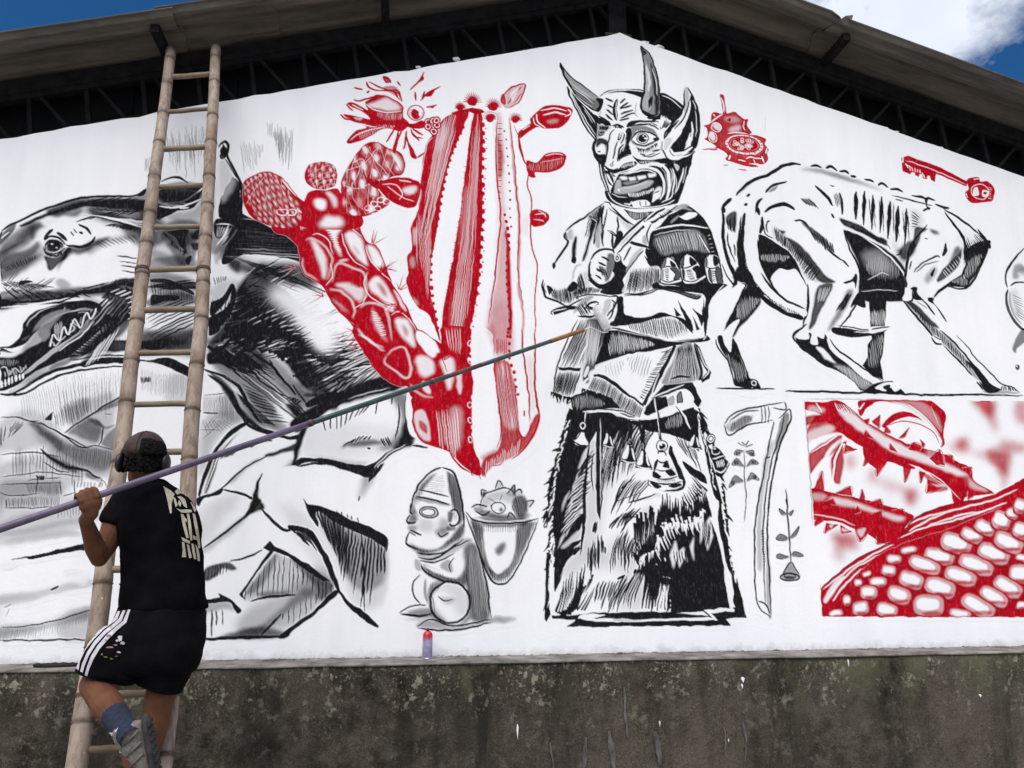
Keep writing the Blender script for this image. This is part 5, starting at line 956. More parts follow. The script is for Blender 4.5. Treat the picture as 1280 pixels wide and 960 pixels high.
for q in ('960 340 900 440', '980 350 950 500', '1000 360 960 440', '1020 370 1040 450 1060 520 1090 530', '1050 350 1080 400 1130 410', '1030 360 1020 430 1010 480', '1060 370 1110 430', '1090 530 1140 500', '1060 350 1130 390'): l(q, 2.6, R)
f('1040 440 1080 500 1090 535 1060 520', R); f('940 470 980 360 960 500', R, .9)
# crown of buds
T(480, 90, 4.923)
BU = part('painted_cactus_bud', CA)
for x, y, r in ((545, 185, 40), (470, 225, 26), (675, 215, 36), (655, 290, 34), (810, 295, 30)):
    o(x, y, r * .75, r * .7, R)
    t0 = M.rng.uniform(0, 60)
    for i in range(14):
        an = math.radians(180 + i * 14); l([x + r * .5 * math.cos(an), y + r * .4 * math.sin(an), x + r * 1.5 * math.cos(an), y + r * 1.6 * math.sin(an)], 1.6, R, tp='e')
f('420 250 500 230 580 225 620 250 560 260 500 240 440 270', R); ring(655, 290, 40, 36, 1, WH, .9); f('640 200 700 195 690 230 650 235', R)
BU = part('painted_cactus_bud', CA); f('720 190 740 140 780 100 865 75 860 130 820 200 760 225', R, .45); l('725 180 745 135 790 95 865 75 862 120 830 190 770 222', 2, R); l('760 200 800 140 850 90', 2.4, R, .8); l('800 200 850 130', 1.2, R); f('780 130 830 100 790 180', WH, .7, 1); f('720 150 740 140 750 200 725 190', R, .8)
BU = part('painted_cactus_bud', CA); f('900 290 940 250 980 215 1060 205 1140 220 1160 250 1130 310 1080 345 1000 350 930 345 840 410 830 370 900 320', R); l('960 240 1040 225 1130 240', 2, WH, .7); l('980 270 1060 250 1120 270', 2.4, WH, .7); l('1000 310 1080 300', 4, WH, .4, 1.4); l('940 260 950 310 1000 350', 1.6, WH); l('920 280 930 320 970 345', 1, WH); l('850 360 900 330', 1.4, WH, .8); l('1130 230 1150 260 1110 280', 1.6, WH)
BU = part('painted_cactus_bud', CA); f('880 550 940 560 990 510 1050 495 1120 510 1115 560 1080 600 1000 620 930 620 935 650 890 640', R); hp('900 560 1100 520 1060 600 920 620', 85, 2.2, .6, WH, .35); l('990 520 1050 505 1110 515', 1, WH, .8); l('960 560 1100 530', 1, WH, .4)
BU = part('painted_cactus_bud', CA); f('905 860 950 845 1000 865 1020 900 990 940 930 955 905 930', R); l('930 880 980 875 1000 900', 1.2, WH, .7); l('920 910 970 915 990 925', 1.2, WH, .6); l('950 850 1000 880', 1, WH, .7)
# bud joining the column on its left
BU = part('painted_cactus_bud', CA); f('0 690 40 660 120 650 180 660 230 700 215 800 180 835 120 830 30 780 -10 740 -80 700 -120 650 -40 670', R); f('100 720 190 710 170 750 130 750', WH, .8, 2); l('-20 680 60 690 100 740 80 770', 1.4, WH, .7); l('40 720 110 760 180 790', 1.4, WH, .6); l('120 660 200 690', 2, WH, .6); f('190 720 230 730 215 830 200 800', WH, .7, 1)
f('-240 750 -160 740 -110 790 -100 840 -160 860', R, .4)
T(300, 90, 4.923)
BU = part('painted_cactus_bud', CA); f('820 700 880 670 960 650 1040 655 1110 700 1100 790 1070 835 1000 830 920 790 870 740', R); f('1000 720 1090 705 1070 750 1020 750', WH, .85, 2); l('870 690 960 700 1000 750 980 790', 1.4, WH, .7); l('900 700 1000 770 1080 800', 1.4, WH, .6); l('980 665 1060 680', 2, WH, .6); l('850 720 900 780', 1.2, WH, .8)
# ---- thorn apple
FR = part('painted_thorn_apple', 'mural', 'red spiny fruit painted upright beside its cut half')
T(870, 100, 6.076)
f('185 115 215 120 225 180 235 250 300 245 320 265 370 300 395 305 390 350 425 400 410 420 460 420 530 450 525 490 550 530 540 555 550 610 510 640 420 640 480 660 400 660 320 640 230 610 240 570 160 520 60 530 150 510 100 470 65 450 90 430 85 370 60 350 110 330 120 260 150 250 205 255 195 170', R, .95)
l('190 130 210 180 215 250', 2, WH, .8); f('130 340 170 325 195 360 180 385 140 370', WH, .75, 1); f('105 400 130 400 150 440 130 465 105 440', WH, .8, 1); f('250 380 300 350 340 350 330 390 270 400', WH, .55, 1.5); f('220 290 300 280 340 310 300 330 240 320', WH, .3, 1.6); l('110 330 160 290 210 260', 1.6, WH, .9); l('130 265 150 280', 2, WH, .6); l('370 310 360 350 380 390', 1.6, WH, .6); l('240 410 320 400 400 415', 1.6, WH, .8); f('240 310 265 290 265 320', R); ring(155, 360, 38, 34, 1.2, WH, .7); ring(130, 440, 30, 34, 1, WH, .7)
o(370, 495, 150, 80, WH, .75, .3, 8); o(368, 492, 112, 56, R, 1, .3, 8); ring(370, 495, 150, 80, 1.2, R, 1, 8); ring(368, 492, 118, 58, 1.6, R, 1, 8)
for i in range(26):
    an = M.rng.uniform(0, 6.28); q = M.rng.uniform(.2, .85); ring(368 + 105 * q * math.cos(an), 492 + 50 * q * math.sin(an), 11, 8, .8, WH, .7)
for i in range(20):
    an = i * .314; l([370 + 122 * math.cos(an), 497 + 62 * math.sin(an), 370 + 142 * math.cos(an), 497 + 76 * math.sin(an)], 1.2, R, .8)
l('260 570 250 610', 2, WH); l('380 600 420 590 510 600', 1.6, WH); l('500 580 520 630', 2, WH); l('320 610 380 620', 1.6, WH, .8); l('400 640 480 640', 1, WH, .6); l('50 530 150 528 160 522', 2, R); l('210 650 250 652', .9, R); l('320 680 390 688', 1.2, R); l('530 270 525 400', .7, K, .2); l('440 600 450 640', 1.4, WH, .7); l('540 520 530 560', 1.6, WH)
# ---- key
KY = part('painted_key', 'mural', 'small red key painted under the right roof slope')
T(1040, 180, 5.333)
fp('480 88 510 80 700 148 910 252 898 286 690 196 500 128 480 124', R); fp('468 128 500 122 700 196 688 255 662 242 656 214 640 212 632 236 606 228 602 204 588 202 580 222 556 212 552 194 534 192 524 202 474 184', R); f('900 240 940 225 980 225 990 250 1040 250 1080 290 1085 340 1060 385 1010 390 940 398 905 370 890 330 910 300', R)
l('490 110 600 145 740 200 900 275', 1, WH, .8); l('490 140 530 160', 1, WH); h('505 148 600 175', '515 180 600 205', 5, 1.2, WH, .9); l('490 130 510 165', 1.2, WH); l('600 190 620 230', 1.4, WH); ring(990, 320, 60, 50, 1.2, WH, .6, 15); f('950 300 970 290 980 340 940 345', WH, .9); f('1010 310 1050 320 1040 355 1005 350', WH, .8); l('940 240 985 232', .8, WH); o(1025, 330, 12, 10, R); l('895 330 905 360', 1, WH); h('1040 280 1040 370', '1070 290 1065 370', 6, .9, WH, .5); l('470 90 470 120', 1.4, R)
# ---- starved dog without a head
DG = part('painted_starved_dog', 'mural', 'black and white gaunt headless dog walking on a thin ground line')
T(880, 190, 5.333)
f('215 295 330 190 450 130 600 80 720 95 900 130 1130 200 1280 250 1480 370 1700 450 1910 620 1880 700 1740 900 1610 930 1900 1300 2050 1560 2080 1600 1900 1610 1500 1060 1330 1000 1340 1500 1300 1560 1360 1600 1050 1610 900 1500 600 1300 600 1180 680 1120 300 900 380 1000 200 1230 380 1580 200 1570 80 1290 100 1180 160 960 180 880 110 380', WH)
# dark belly under ribs
f('930 530 1000 540 1100 590 1200 640 1300 720 1350 800 1380 940 1350 990 1290 1000 1210 1000 1100 1000 1030 960 1040 800 1000 680', K, 1, .5); f('1060 680 1180 660 1240 740 1240 800 1120 800', G(.55), .6, 4); hp('1100 700 1260 700 1300 850 1120 850', 90, 2, .9, WH, .35); l('1080 580 1180 650 1280 740 1340 830 1360 960', 2.4, WH, .8); l('1090 860 1180 810 1240 820', 1.4, WH, .5); l('1040 930 1180 920 1300 930', 1.4, WH, .4); l('920 515 1000 530 1080 575', 1.6, WH)
f('905 440 990 470 1060 500 1150 560 1220 590 1200 620 1100 570 1000 520 930 490', K, .95, .6); h('980 480 1100 540 1200 580', '1000 520 1110 570 1250 650', 18, 1.2, K); f('1000 1000 1060 960 1080 1020 1060 1040', K); f('1260 560 1300 650 1370 680 1350 760 1290 700', K, .4, 3)
# spine knobs
l('215 295 260 240 340 185 440 150 520 100 600 80 650 88', 4.4); f('220 290 270 230 340 190 300 230 240 280', K, .6, 1)
for q in ('710 98 750 92 790 110', '810 110 850 100 890 130', '900 132 940 130 970 150', '980 160 1020 170', '1070 185 1110 190 1135 205', '1160 225 1190 210 1230 240', '1240 248 1290 250 1330 270', '1380 290 1440 300 1500 320', '1540 350 1600 370 1640 375'): l(q, 3.4)
f('640 120 760 115 900 150 1050 200 1200 260 1060 220 900 180 780 140', K, .75, 2.4); l('1250 290 1400 330 1530 360', 2); l('1280 320 1330 330', 1.6)
# ribs
h('985 265 1080 270 1150 290 1215 310 1265 345 1320 360 1380 390', '985 440 1085 500 1160 540 1225 590 1275 600 1330 620 1370 640', 7, 5.4, K, tp=(.3, 1, 1, .7, .25), jit=.03, lj=.05); h('1080 300 1160 310 1380 400', '1100 460 1170 520 1390 600', 9, 1.2, K); l('905 270 920 340 925 420', 3.4); l('840 225 870 230', 1.4); h('860 270 900 280', '880 360 920 380', 4, 1.2, K, .8); l('1280 690 1310 680 1325 650', 2)
# haunch
l('120 390 130 440 130 560 150 680 190 800 215 860 205 960', 4.4); l('120 390 150 340 185 310', 4.4); f('115 380 140 370 145 400 125 410', K); l('285 300 310 280', 3); l('270 360 295 350', 3.6); l('410 275 460 225 560 200', 3.4); f('430 265 500 215 470 260', K, .7, 1); l('345 410 360 340 390 310', 3.6); f('345 385 365 370 380 410 370 425', K); l('405 405 450 370 520 350 570 360 610 385', 5); h('640 310 700 310', '680 350 770 380', 9, 1.4, K, .8); l('740 225 790 270 830 310 860 365', 4.4); l('850 410 870 445', 3); f('150 430 215 400 210 530 180 500 150 480', K, .9, 1); h('150 450 210 420', '160 520 210 540', 5, 2); l('160 540 165 620 210 740', 2); f('215 640 200 620 210 700', K)
l('250 430 235 560 230 680 240 780', 3); f('260 430 280 420 270 560 275 680 300 780 380 900 470 960 420 960 330 930 270 850 240 780 225 680 240 560', K); h('290 700 320 800 400 900', '270 700 290 820 360 910', 16, 1.2, WH, .5); l('360 580 370 680 400 780 450 880 500 950', 3.4); f('385 440 400 450 390 530 370 540', K); l('395 450 390 530', 3)
f('365 560 400 560 470 600 560 660 620 740 660 830 690 900 620 790 560 790 500 780 450 830 440 860 400 780 375 680', K); hp('390 680 560 690 540 730 400 740', 90, 2, 1, WH, .5); l('420 470 440 460', 2)
l('400 490 410 550 470 580', 1.6); l('430 460 415 500 425 540', 2); f('465 500 540 545 560 570 650 630 720 720 800 810 860 865 780 870 700 860 660 800 600 700 520 620 470 570', K, .35, 1.5); f('470 495 500 520 545 530 530 560 600 590 680 660 760 760 820 830 880 870 780 870 700 770 620 680 560 590', K, .9, .6); h('470 500 560 580 660 660 780 800', '480 580 560 660 640 760 720 870', 26, 1.8, K)
l('600 460 650 460 700 500', 3); f('650 470 720 510 800 570 850 630 870 680 820 650 750 580', K, .9, .8); h('700 520 800 570 860 610', '740 590 820 660 880 680', 11, 1.4, K); l('820 650 870 690 930 730', 3); l('920 720 970 770', 2.4)
# knee and lower hind leg
l('930 520 970 640 1010 720 1040 790 1045 880 1030 980 980 1080 900 1180', 3); f('940 880 990 850 1015 810 1025 850 1010 910 1000 870', K); l('930 875 1000 860', 2.6); f('690 880 700 1040 650 1180 690 1190 710 1160 740 1130 770 1000 760 890 720 860', WH); l('695 880 695 1030 660 1170', 3.4); f('760 900 860 880 830 960 780 1060 740 1150 700 1180 730 1040', K, .9, 1); h('770 900 850 900', '750 1000 800 1000', 6, 1.2, WH, .5); f('960 920 1000 930 970 1010 900 1120 840 1190 830 1180 880 1080 930 980', K, .7, 1.6); h('960 940 990 950', '880 1060 930 1060', 6, 1.6); f('1000 980 1030 940 1020 1000 980 1040', K)
T(880, 330, 5.333)
f('600 480 620 450 660 430 690 450 680 490 640 500', WH); l('690 400 640 440 605 470 600 500 640 550', 3.4); f('610 490 640 505 700 500 700 460 720 470 710 530 760 540 760 490 800 500 810 470 830 510 850 560 900 610 970 680 1060 760 1140 810 1180 840 1060 850 1000 790 900 720 800 680 720 620 640 560', K); f('750 560 800 570 860 640 880 660 820 640', WH, .95, .6); f('860 670 960 690 1060 760 1140 810 1060 840 960 750', G(.5), .6, 2); hp('880 680 980 690 1100 790 1060 840 960 770', 80, 2, 1, WH, .5); f('820 500 860 540 1000 650 1100 730 1200 790 1180 800 1060 750 960 670 860 590', WH); l('840 500 900 580 1000 650 1080 710 1200 790', 2.6); f('1120 820 1200 800 1260 790 1290 850 1200 860', WH); f('1190 830 1240 810 1250 850 1210 850', K); l('1200 790 1260 790 1290 840 1310 860', 2)
# tail
f('300 20 350 20 380 80 460 170 560 260 680 310 670 350 560 310 440 230 340 110', WH); l('380 60 460 170 560 250 680 300', 3.4); f('340 120 380 190 480 270 560 320 660 350 650 380 540 340 420 270 350 190', K); h('380 170 480 250 640 330', '400 200 500 290 650 370', 18, 1.4, K); h('420 200 560 300', '440 230 570 320', 10, 1, WH, .7); f('870 420 1000 440 1120 460 1120 480 980 490 860 460', K); l('890 410 1000 430 1120 445 1240 420', 1.8); l('1000 455 1140 460 1240 435', 1.2, WH); l('1110 470 1180 460 1240 430', 2)
# left hind leg
l('120 0 160 90 200 150 185 230 160 260 130 360 90 460', 2.6); l('180 0 210 90 200 150 170 230', 4); f('190 90 250 0 300 40 340 120 380 250 320 340 240 430 200 490 180 470 240 380 150 430 130 450 180 340 250 200 280 150 260 130', K, 1, .5); hp('230 240 350 220 360 270 240 400', 90, 1.8, .9, WH, .5); f('160 200 250 130 275 150 220 270 150 400 120 460 90 460', WH); l('250 130 275 150 220 270 140 430', 2); f('145 440 240 370 190 490 200 560 180 570 140 510', WH); f('90 490 120 480 140 540 180 590 190 500 210 520 250 640 300 750 330 770 350 800 310 830 230 820 200 800 200 740 160 640 110 560', K); hp('150 600 240 640 290 770 220 800 190 700', 80, 2, .9, WH, .4); l('80 500 90 550 160 650 195 760 200 800', 2); l('210 520 240 600 300 750', 2); f('320 770 360 780 380 830 330 830', K); ring(335, 795, 18, 16, 1.2, WH, .8); l('80 832 220 832 360 835 480 835', 2.4)
l('540 850 700 853 1060 860 1300 860', 3)
# far foreleg
T(1040, 330, 5.333)
fp('245 220 370 225 355 420 350 500 340 600 325 660 345 780 250 730 205 680 240 620 240 540 265 500 260 420', K); hp('260 310 360 310 350 420 270 420', 90, 2, 1.4, WH, .6); hp('260 500 340 480 320 680 240 680', 88, 2.4, 1, WH, .4); f('260 425 385 420 380 440 260 465', WH, .9); l('265 440 390 420', 2); l('265 480 350 460', 2)
fp('190 860 220 850 280 800 330 790 400 790 440 820 500 870 400 870', K); f('290 830 340 800 400 790 430 810 390 830 350 850', WH); f('340 820 390 810 380 850', K); f('390 800 430 790 460 830 420 850', WH)
# near foreleg and chest
f('520 -100 700 -300 900 -60 780 130 690 220 700 300 770 400 830 480 920 560 1060 720 1120 800 1200 830 1250 860 1040 860 940 700 780 500 660 480 540 320 475 245 490 180 500 0', WH)
f('470 245 540 260 600 330 700 430 800 510 900 640 960 690 1050 800 1120 840 1200 850 1250 865 1030 865 1010 800 930 740 860 650 760 550 680 500 620 420 540 330', K, .55, 1); l('470 240 560 350 650 450 680 500', 3); f('480 245 560 270 640 350 720 430 640 400 560 320', K, .9, .8); hp('540 290 700 430 860 590 940 690 900 690 740 530 600 380', 88, 2.4, 1.4, K); f('900 650 960 690 1060 800 1130 840 1040 860 1000 790', K); l('720 440 830 540 940 670 1050 790', 2.6); l('740 540 860 660 940 750', 2.6); l('830 475 910 560 960 630 1070 740 1130 800 1210 825 1250 860', 1.8); h('1130 810 1220 820', '1120 850 1240 850', 7, 2); f('665 490 700 480 735 520 730 540 690 530', WH); l('665 490 690 530 740 535', 2.4); l('680 480 730 510', 1.6); h('950 780 1040 770', '1010 850 1060 850', 5, 3)
f('480 240 500 190 540 180 540 240 510 250', WH); l('540 170 540 240 515 255', 2.6); f('525 165 565 155 570 190 600 230 610 245 550 240 545 190', K); l('600 240 650 290 690 345', 2.6); l('560 250 640 300', 1.4, K, .5); f('640 240 660 225 685 235 680 260 720 310 770 390 740 360 690 280 650 255', K); l('680 230 720 180 790 130 870 70', 3.4); f('640 230 670 225 660 255', K)
l('500 160 505 0 520 -100 570 -180 640 -260', 3); l('545 60 600 0 700 -50 720 -40', 2); l('530 -20 520 40', 2); f('620 100 670 30 700 30 690 80 640 130', K, .6, 2); f('655 70 690 30 670 90', K); f('700 110 740 40 800 -20 840 -60 870 -100 850 0 790 70 720 120', K, .9, 1); h('730 60 840 -60', '760 100 870 -20', 8, 1.4, WH, .5)
fp('880 -60 900 -100 960 -140 1050 -160 1060 -150 990 20 900 160 770 150 860 80 890 0', K); hp('920 -40 1000 -60 960 60 880 100', 92, 2.2, 1.2, WH, .45); hp('800 120 880 70 900 150', 90, 1.7, .8, WH, .5); h('890 -80 1040 -140', '870 -160 980 -200', 12, 2.4, K, tp='e', lj=.4); l('760 150 900 160 990 20 1060 -150', 3)
T(1040, 180, 5.333)
l('620 380 640 360 690 380', 3); f('620 380 640 370 635 410 660 430 640 440', K); l('610 450 640 430', 2.6); f('560 560 600 560 640 570 600 600 580 660 530 740 500 760 540 640', K, .9, 1); f('460 690 540 640 560 700 520 760 480 780 440 720', K, .9, 1.5); f('650 570 700 580 720 600 680 600', K, .9, 1.2); l('750 450 790 510 840 570 880 640 890 700 880 780', 3.6); l('740 430 820 480 920 550 980 600', 3); l('970 570 1060 680', 3.4); l('975 590 1030 660', 1.4); f('1010 640 1060 680 1050 700', K); l('760 660 755 720 740 750', 4); f('820 700 850 690 860 730 820 790 780 820', K, .8, 1.4); f('880 680 900 700 900 780 880 800', K, .8, 1.5); f('530 440 600 470 600 560 540 580', K, .25, 3); h('530 440 530 560', '590 490 570 560', 6, 1.6, K, .7); f('850 600 960 640 1000 720 900 740', K, .15, 5); l('620 630 640 635', 1.4); f('500 760 510 820 500 960 480 900', K, .9); l('515 790 505 900 510 960', 2, WH)
l('560 860 620 810 720 780', 2, K, .6)
T(880, 330, 5.333)
use(DG)
l('1060 862 1300 868 1560 876 1800 872 2140 882', 2.8)
# ---- half-seen jar at the picture edge
JR = part('painted_dripping_jar', 'mural', 'grey round vessel dripping at the far right edge')
T(1040, 330, 5.333)
f('1300 -120 1200 -20 1160 60 1170 160 1165 240 1190 340 1250 420 1280 440 1200 560 1230 620 1300 520', WH); l('1290 -110 1200 -10 1158 80 1172 165', 3); l('1175 170 1165 230 1190 340 1260 430 1300 440', 4, K, .85); l('1190 150 1230 125 1300 125', 2.4, K, .8); l('1185 180 1190 260 1220 350 1270 410', 3, K, .5, 1); f('1210 20 1260 0 1290 40 1240 60 1250 90 1210 100', K, .6, 1.5); f('1240 60 1300 20 1300 80', K, .5, 2); h('1200 200 1230 340', '1280 230 1290 400', 9, 1.2, K, .5); f('1190 200 1240 180 1260 380 1210 320', K, .25, 3); f('1280 430 1240 480 1205 560 1225 600 1240 560 1300 500', K, .75, 1); o(1240, 690, 15, 18, K, .8); o(1236, 684, 5, 5, WH)
# ---- figurine with basket
FG = part('painted_figurine', 'mural', 'grey stone-like crouching figurine with pointed cap')
T(490, 570, 4.176)
f('265 62 320 85 360 180 375 300 380 400 450 470 490 640 520 850 500 890 270 912 130 895 200 850 40 820 130 770 110 670 150 610 130 520 75 455 95 400 85 340 100 250 150 140 220 75', WH)
l('265 62 210 80 150 140 115 210 100 280', 2.4, K, .8); l('265 62 320 85 355 170 372 290 375 380', 2.8, K, .85); f('280 75 330 110 360 200 370 330 330 360 320 260 300 180 290 90', K, .6, 1.2); f('130 190 180 130 230 90 180 150 150 190', K, .5, 1.5); f('145 180 240 200 300 225 300 255 220 240 140 215', WH); l('140 180 220 195 300 215', 2, K, .7); l('130 215 200 225 300 255', 2.6, K, .75); f('130 215 300 250 280 260 150 235', K, .4, 1.2); hp('170 150 270 100 280 200 180 180', 5, 2.6, .6, K, .35)
o(195, 295, 48, 26, K, .35, .6, 5); o(192, 295, 38, 19, WH, 1, .3, 5); ring(195, 295, 50, 28, 1.6, K, .7, 5); ring(192, 295, 36, 17, 1.2, K, .7, 5); l('100 250 95 290 110 310', 2.2, K, .7); f('95 270 115 250 125 300 105 310', K, .4, 1); f('85 340 110 310 130 330 115 350 90 355', K, .4, 1); l('100 310 80 340 95 360', 2, K, .8); l('95 390 130 405 155 415', 2.4, K, .8); l('90 400 130 420', 1.6, K, .6); f('90 360 130 370 120 400 90 395', K, .4, 1.5); l('95 400 75 450 90 470 140 490', 2.4, K, .85); f('80 455 150 485 230 490 300 440 370 350 370 420 280 480 180 510 130 500', K, .65, 1.5); f('230 390 280 380 290 420 240 420', K, .4, 1.5); o(325, 325, 28, 40, WH); ring(322, 325, 30, 44, 2, K, .8, 0, -120, 130); f('295 290 320 300 310 350 295 340', K, .6, 1); f('290 370 330 370 330 390 290 390', K, .5, 1)
l('130 505 200 515 280 500 380 430', 2, K, .8); l('135 530 220 540 320 480 410 440', 2.4, K, .7); l('140 550 230 555 330 510', 2, K, .7); f('130 500 260 500 380 430 420 450 300 520 180 560', K, .3, 1.5); f('330 520 370 520 375 600 340 640 300 620', WH); f('380 480 440 470 490 640 510 840 420 860 410 780 390 680 380 560', K, .62, 2); h('400 480 470 520', '410 840 510 840', 9, 2, WH, .3); f('160 570 230 600 340 640 385 590 385 680 280 670 190 620', K, .6, 1.5); f('170 575 260 600 340 630 330 640 240 620', WH, .95, .6); l('150 570 180 610 280 660 380 680', 2.2, K, .8); f('250 580 300 540 320 610', K, .35, 1); l('330 530 300 570 310 610', 1.6, K, .6); f('120 540 150 560 150 600 120 590', K, .3, 1)
o(310, 765, 98, 102, WH); ring(305, 765, 105, 108, 2.6, K, .7); f('190 720 210 670 260 660 210 740 210 800 260 850 300 870 240 870 200 810', K, .5, 1.5); f('400 700 420 760 410 850 350 880 400 820', K, .5, 1.5); l('240 735 280 760 320 750', 1.6, K, .6); f('250 740 330 750 290 780', K, .25, 2); f('120 660 150 620 185 640 180 760 150 780 120 720', WH); l('150 620 115 660 115 720 150 780', 2, K, .7); l('180 640 175 700 185 770', 3, K, .5, 1)
f('40 820 100 790 180 780 200 820 150 835 60 830', WH); l('40 822 110 785 180 780', 1.8, K, .7); l('45 825 130 835 210 825', 3, K, .6); f('80 820 200 795 210 840 120 840', K, .5, 1.5); f('130 895 180 860 300 880 420 870 510 850 520 870 400 900 270 910', K, .35, 1.5); l('130 895 200 855 300 885 420 875 515 855', 2, K, .7); l('135 900 270 912 400 900 520 870', 2.4, K, .75); f('510 855 560 845 660 855 560 868', K, .6, 2.5); f('30 850 200 840 200 870 100 865', K, .2, 3); l('450 470 490 640 520 850', 2.2, K, .8)
hp('300 90 350 150 368 300 320 350 310 230', 88, 1.7, .8, K, .5); hp('395 480 450 500 510 840 420 850 395 650', 86, 2, .8, K, .45); f('100 250 150 150 230 90 170 170 140 240', K, .35, 3); hp('110 250 160 150 230 90 170 180', 70, 2, .6, K, .4); f('150 330 200 330 230 380 180 400 130 380', K, .18, 4); f('250 330 300 340 300 400 250 390', K, .3, 3); hp('90 460 200 490 300 440 360 370 370 420 250 500 130 500', 70, 1.8, .7, K, .5); hp('160 575 340 640 385 600 385 680 200 640', 80, 2, .7, K, .5); f('230 690 300 660 400 700 410 800 380 860 330 800 300 720', K, .14, 5); f('200 720 230 800 280 860 220 860', K, .35, 3); hp('190 700 215 670 230 830 260 860 210 840', 80, 2, .7, K, .5); f('95 280 140 300 130 340 100 350', K, .3, 2); l('85 345 105 352 125 345', 2.4, K, .8); l('240 400 262 420 300 400', 2, K, .6)
BK = part('painted_basket', 'mural', 'grey carrying basket heaped with a spiny fruit behind the figurine')
f('385 295 470 290 540 180 560 130 640 150 740 240 710 300 770 330 700 500 630 640 570 672 520 650 470 500 410 340', WH)
l('385 295 440 340 560 355 700 345 770 325', 2.4, K, .75); l('380 300 420 400 480 560 520 650 570 670 620 645 700 500 768 330', 2.4, K, .8); l('440 320 560 340 720 325', 3, K, .5, 1); f('410 340 470 360 470 470 500 570 540 630 520 640 470 540', K, .6, 1.5); f('660 370 740 350 690 500 620 620 560 650 540 630 610 600 650 520', K, .55, 1.5); l('470 360 480 480 500 570 550 625 610 590 650 500 660 370', 3, K, .5, 1); hp('430 360 760 345 650 400 480 400', 90, 2.4, .8, K, .35); f('540 490 590 450 590 490 560 520', K, .6, 1.8); hp('500 640 640 620 600 665 540 665', 90, 2.2, .8, K, .5); f('470 340 560 360 700 345 690 365 560 375 480 365', K, .5, 1)
l('460 270 480 210 540 180 600 170 650 200', 1.6, K, .7)
for q in ('540 175 560 130 585 165', '600 200 640 155 645 210', '415 275 450 255 500 270', '470 215 470 180 500 190', '640 190 670 175 680 200', '700 240 740 235 720 270', '600 330 620 300 650 330', '440 290 480 310 520 290'): l(q, 1.8, K, .75); f(q, K, .2, .5)
o(560, 275, 34, 26, WH); ring(558, 272, 36, 28, 1.4, K, .6); o(572, 280, 10, 10, K, .6, .5); f('640 220 690 210 710 280 680 330 640 290', K, .6, 2); f('470 300 560 310 620 320 560 335 480 325', K, .5, 1.5); f('620 170 645 160 640 210', K, .5, .6); f('470 200 490 190 485 215', K, .7, .5); l('500 220 550 250', 1, K, .4); l('580 200 560 240', 1, K, .4); o(522, 265, 5, 6, K, .6); f('430 275 470 275 480 300 440 295', K, .4, 1)
hp('415 345 470 365 480 520 540 630 510 630 450 480', 84, 1.8, .8, K, .5); hp('665 375 755 340 690 500 610 630 600 600 655 500', 96, 1.8, .8, K, .5); f('460 230 520 190 600 180 660 200 640 250 560 230 480 290', K, .22, 3); hp('640 210 700 215 710 290 660 330 630 270', 80, 1.6, .8, K, .6); f('470 290 540 300 640 310 720 300 700 330 560 335', K, .4, 2)
# ---- hoe handle / bent staff
ST = part('painted_bent_staff', 'mural', 'grey bent wooden staff with lashed head')
T(890, 490, 3.2)
f('48 130 80 95 130 70 190 58 280 45 300 55 295 70 320 100 300 150 260 260 235 400 225 560 235 780 242 905 185 840 170 640 172 520 195 380 240 150 260 115 190 120 130 140 70 175', WH); l('48 130 90 88 150 65 200 58 290 42', 2.2, K, .75); l('48 130 70 175 140 135 250 115', 2.2, K, .7); f('80 130 140 95 160 120 80 160', K, .45, 1); l('70 120 130 80 190 75', 2.4, K, .5); hp('60 120 160 90 150 125 75 165', 80, 1.5, .7, K, .5)
for x in (198, 212, 226): l([x, 58, x + 4, 90, x, 128], 2.2, K, .4); l([x + 6, 56, x + 10, 90, x + 6, 126], 1.4, WH)
l('290 42 300 60 290 72 240 65', 2, K, .7); l('250 120 240 160 200 370 174 520 172 640 182 845 240 905', 2, K, .8); l('265 110 310 70 318 105 300 150 265 240 235 400 222 540 228 700 240 900', 2.4, K, .85); l('290 90 280 150 240 280 215 430 205 560 210 700 215 860', 2, K, .6); f('280 100 310 90 300 150 260 240 250 230', K, .5, 1.2); f('210 260 250 200 210 400 200 540 205 700 185 700 180 540', K, .28, 1.5); h('195 560 205 700', '210 540 218 680', 14, .8, K, .6); l('185 840 215 850 235 890', 2, K, .7); l('215 270 235 260', 2, K, .6); f('220 600 230 600 240 890 220 860', K, .35, 1)
# ---- small plants
P1 = part('painted_sprig', 'mural', 'small grey leafy sprig left of the bent staff')
l('130 230 132 360 138 420 132 525', 1.4, K, .6)
for q in ('130 240 100 235 92 255 110 250', '135 240 165 235 172 255 155 255', '130 300 100 268 82 292 105 295', '135 300 165 270 188 290 160 295', '128 360 95 335 68 380 95 370', '140 360 160 325 190 352 165 350', '130 215 120 200 135 215', '132 215 150 195 135 218', '130 220 105 205 130 222', '134 222 165 210 136 225'): f(q, K, .55, .5); l(q, .9, K, .5)
for x, y in ((105, 250), (160, 248), (98, 282), (168, 282), (85, 365), (172, 340)): h([x - 10, y - 8, x + 10, y - 8], [x - 8, y + 10, x + 8, y + 10], 4, 1, K, .6)
P2 = part('painted_sprig', 'mural', 'small grey flowering sprig right of the bent staff')
l('295 390 302 440 302 500 310 570 315 640 315 690', 2.2, K, .7)
for q in ('300 490 270 470 280 495', '305 490 328 475 318 498', '308 585 275 570 258 590 290 598', '312 585 350 540 335 580', '310 660 270 650 260 665 290 670', '318 655 335 640 365 655 340 662'): f(q, K, .6, .4); l(q, 1, K, .6)
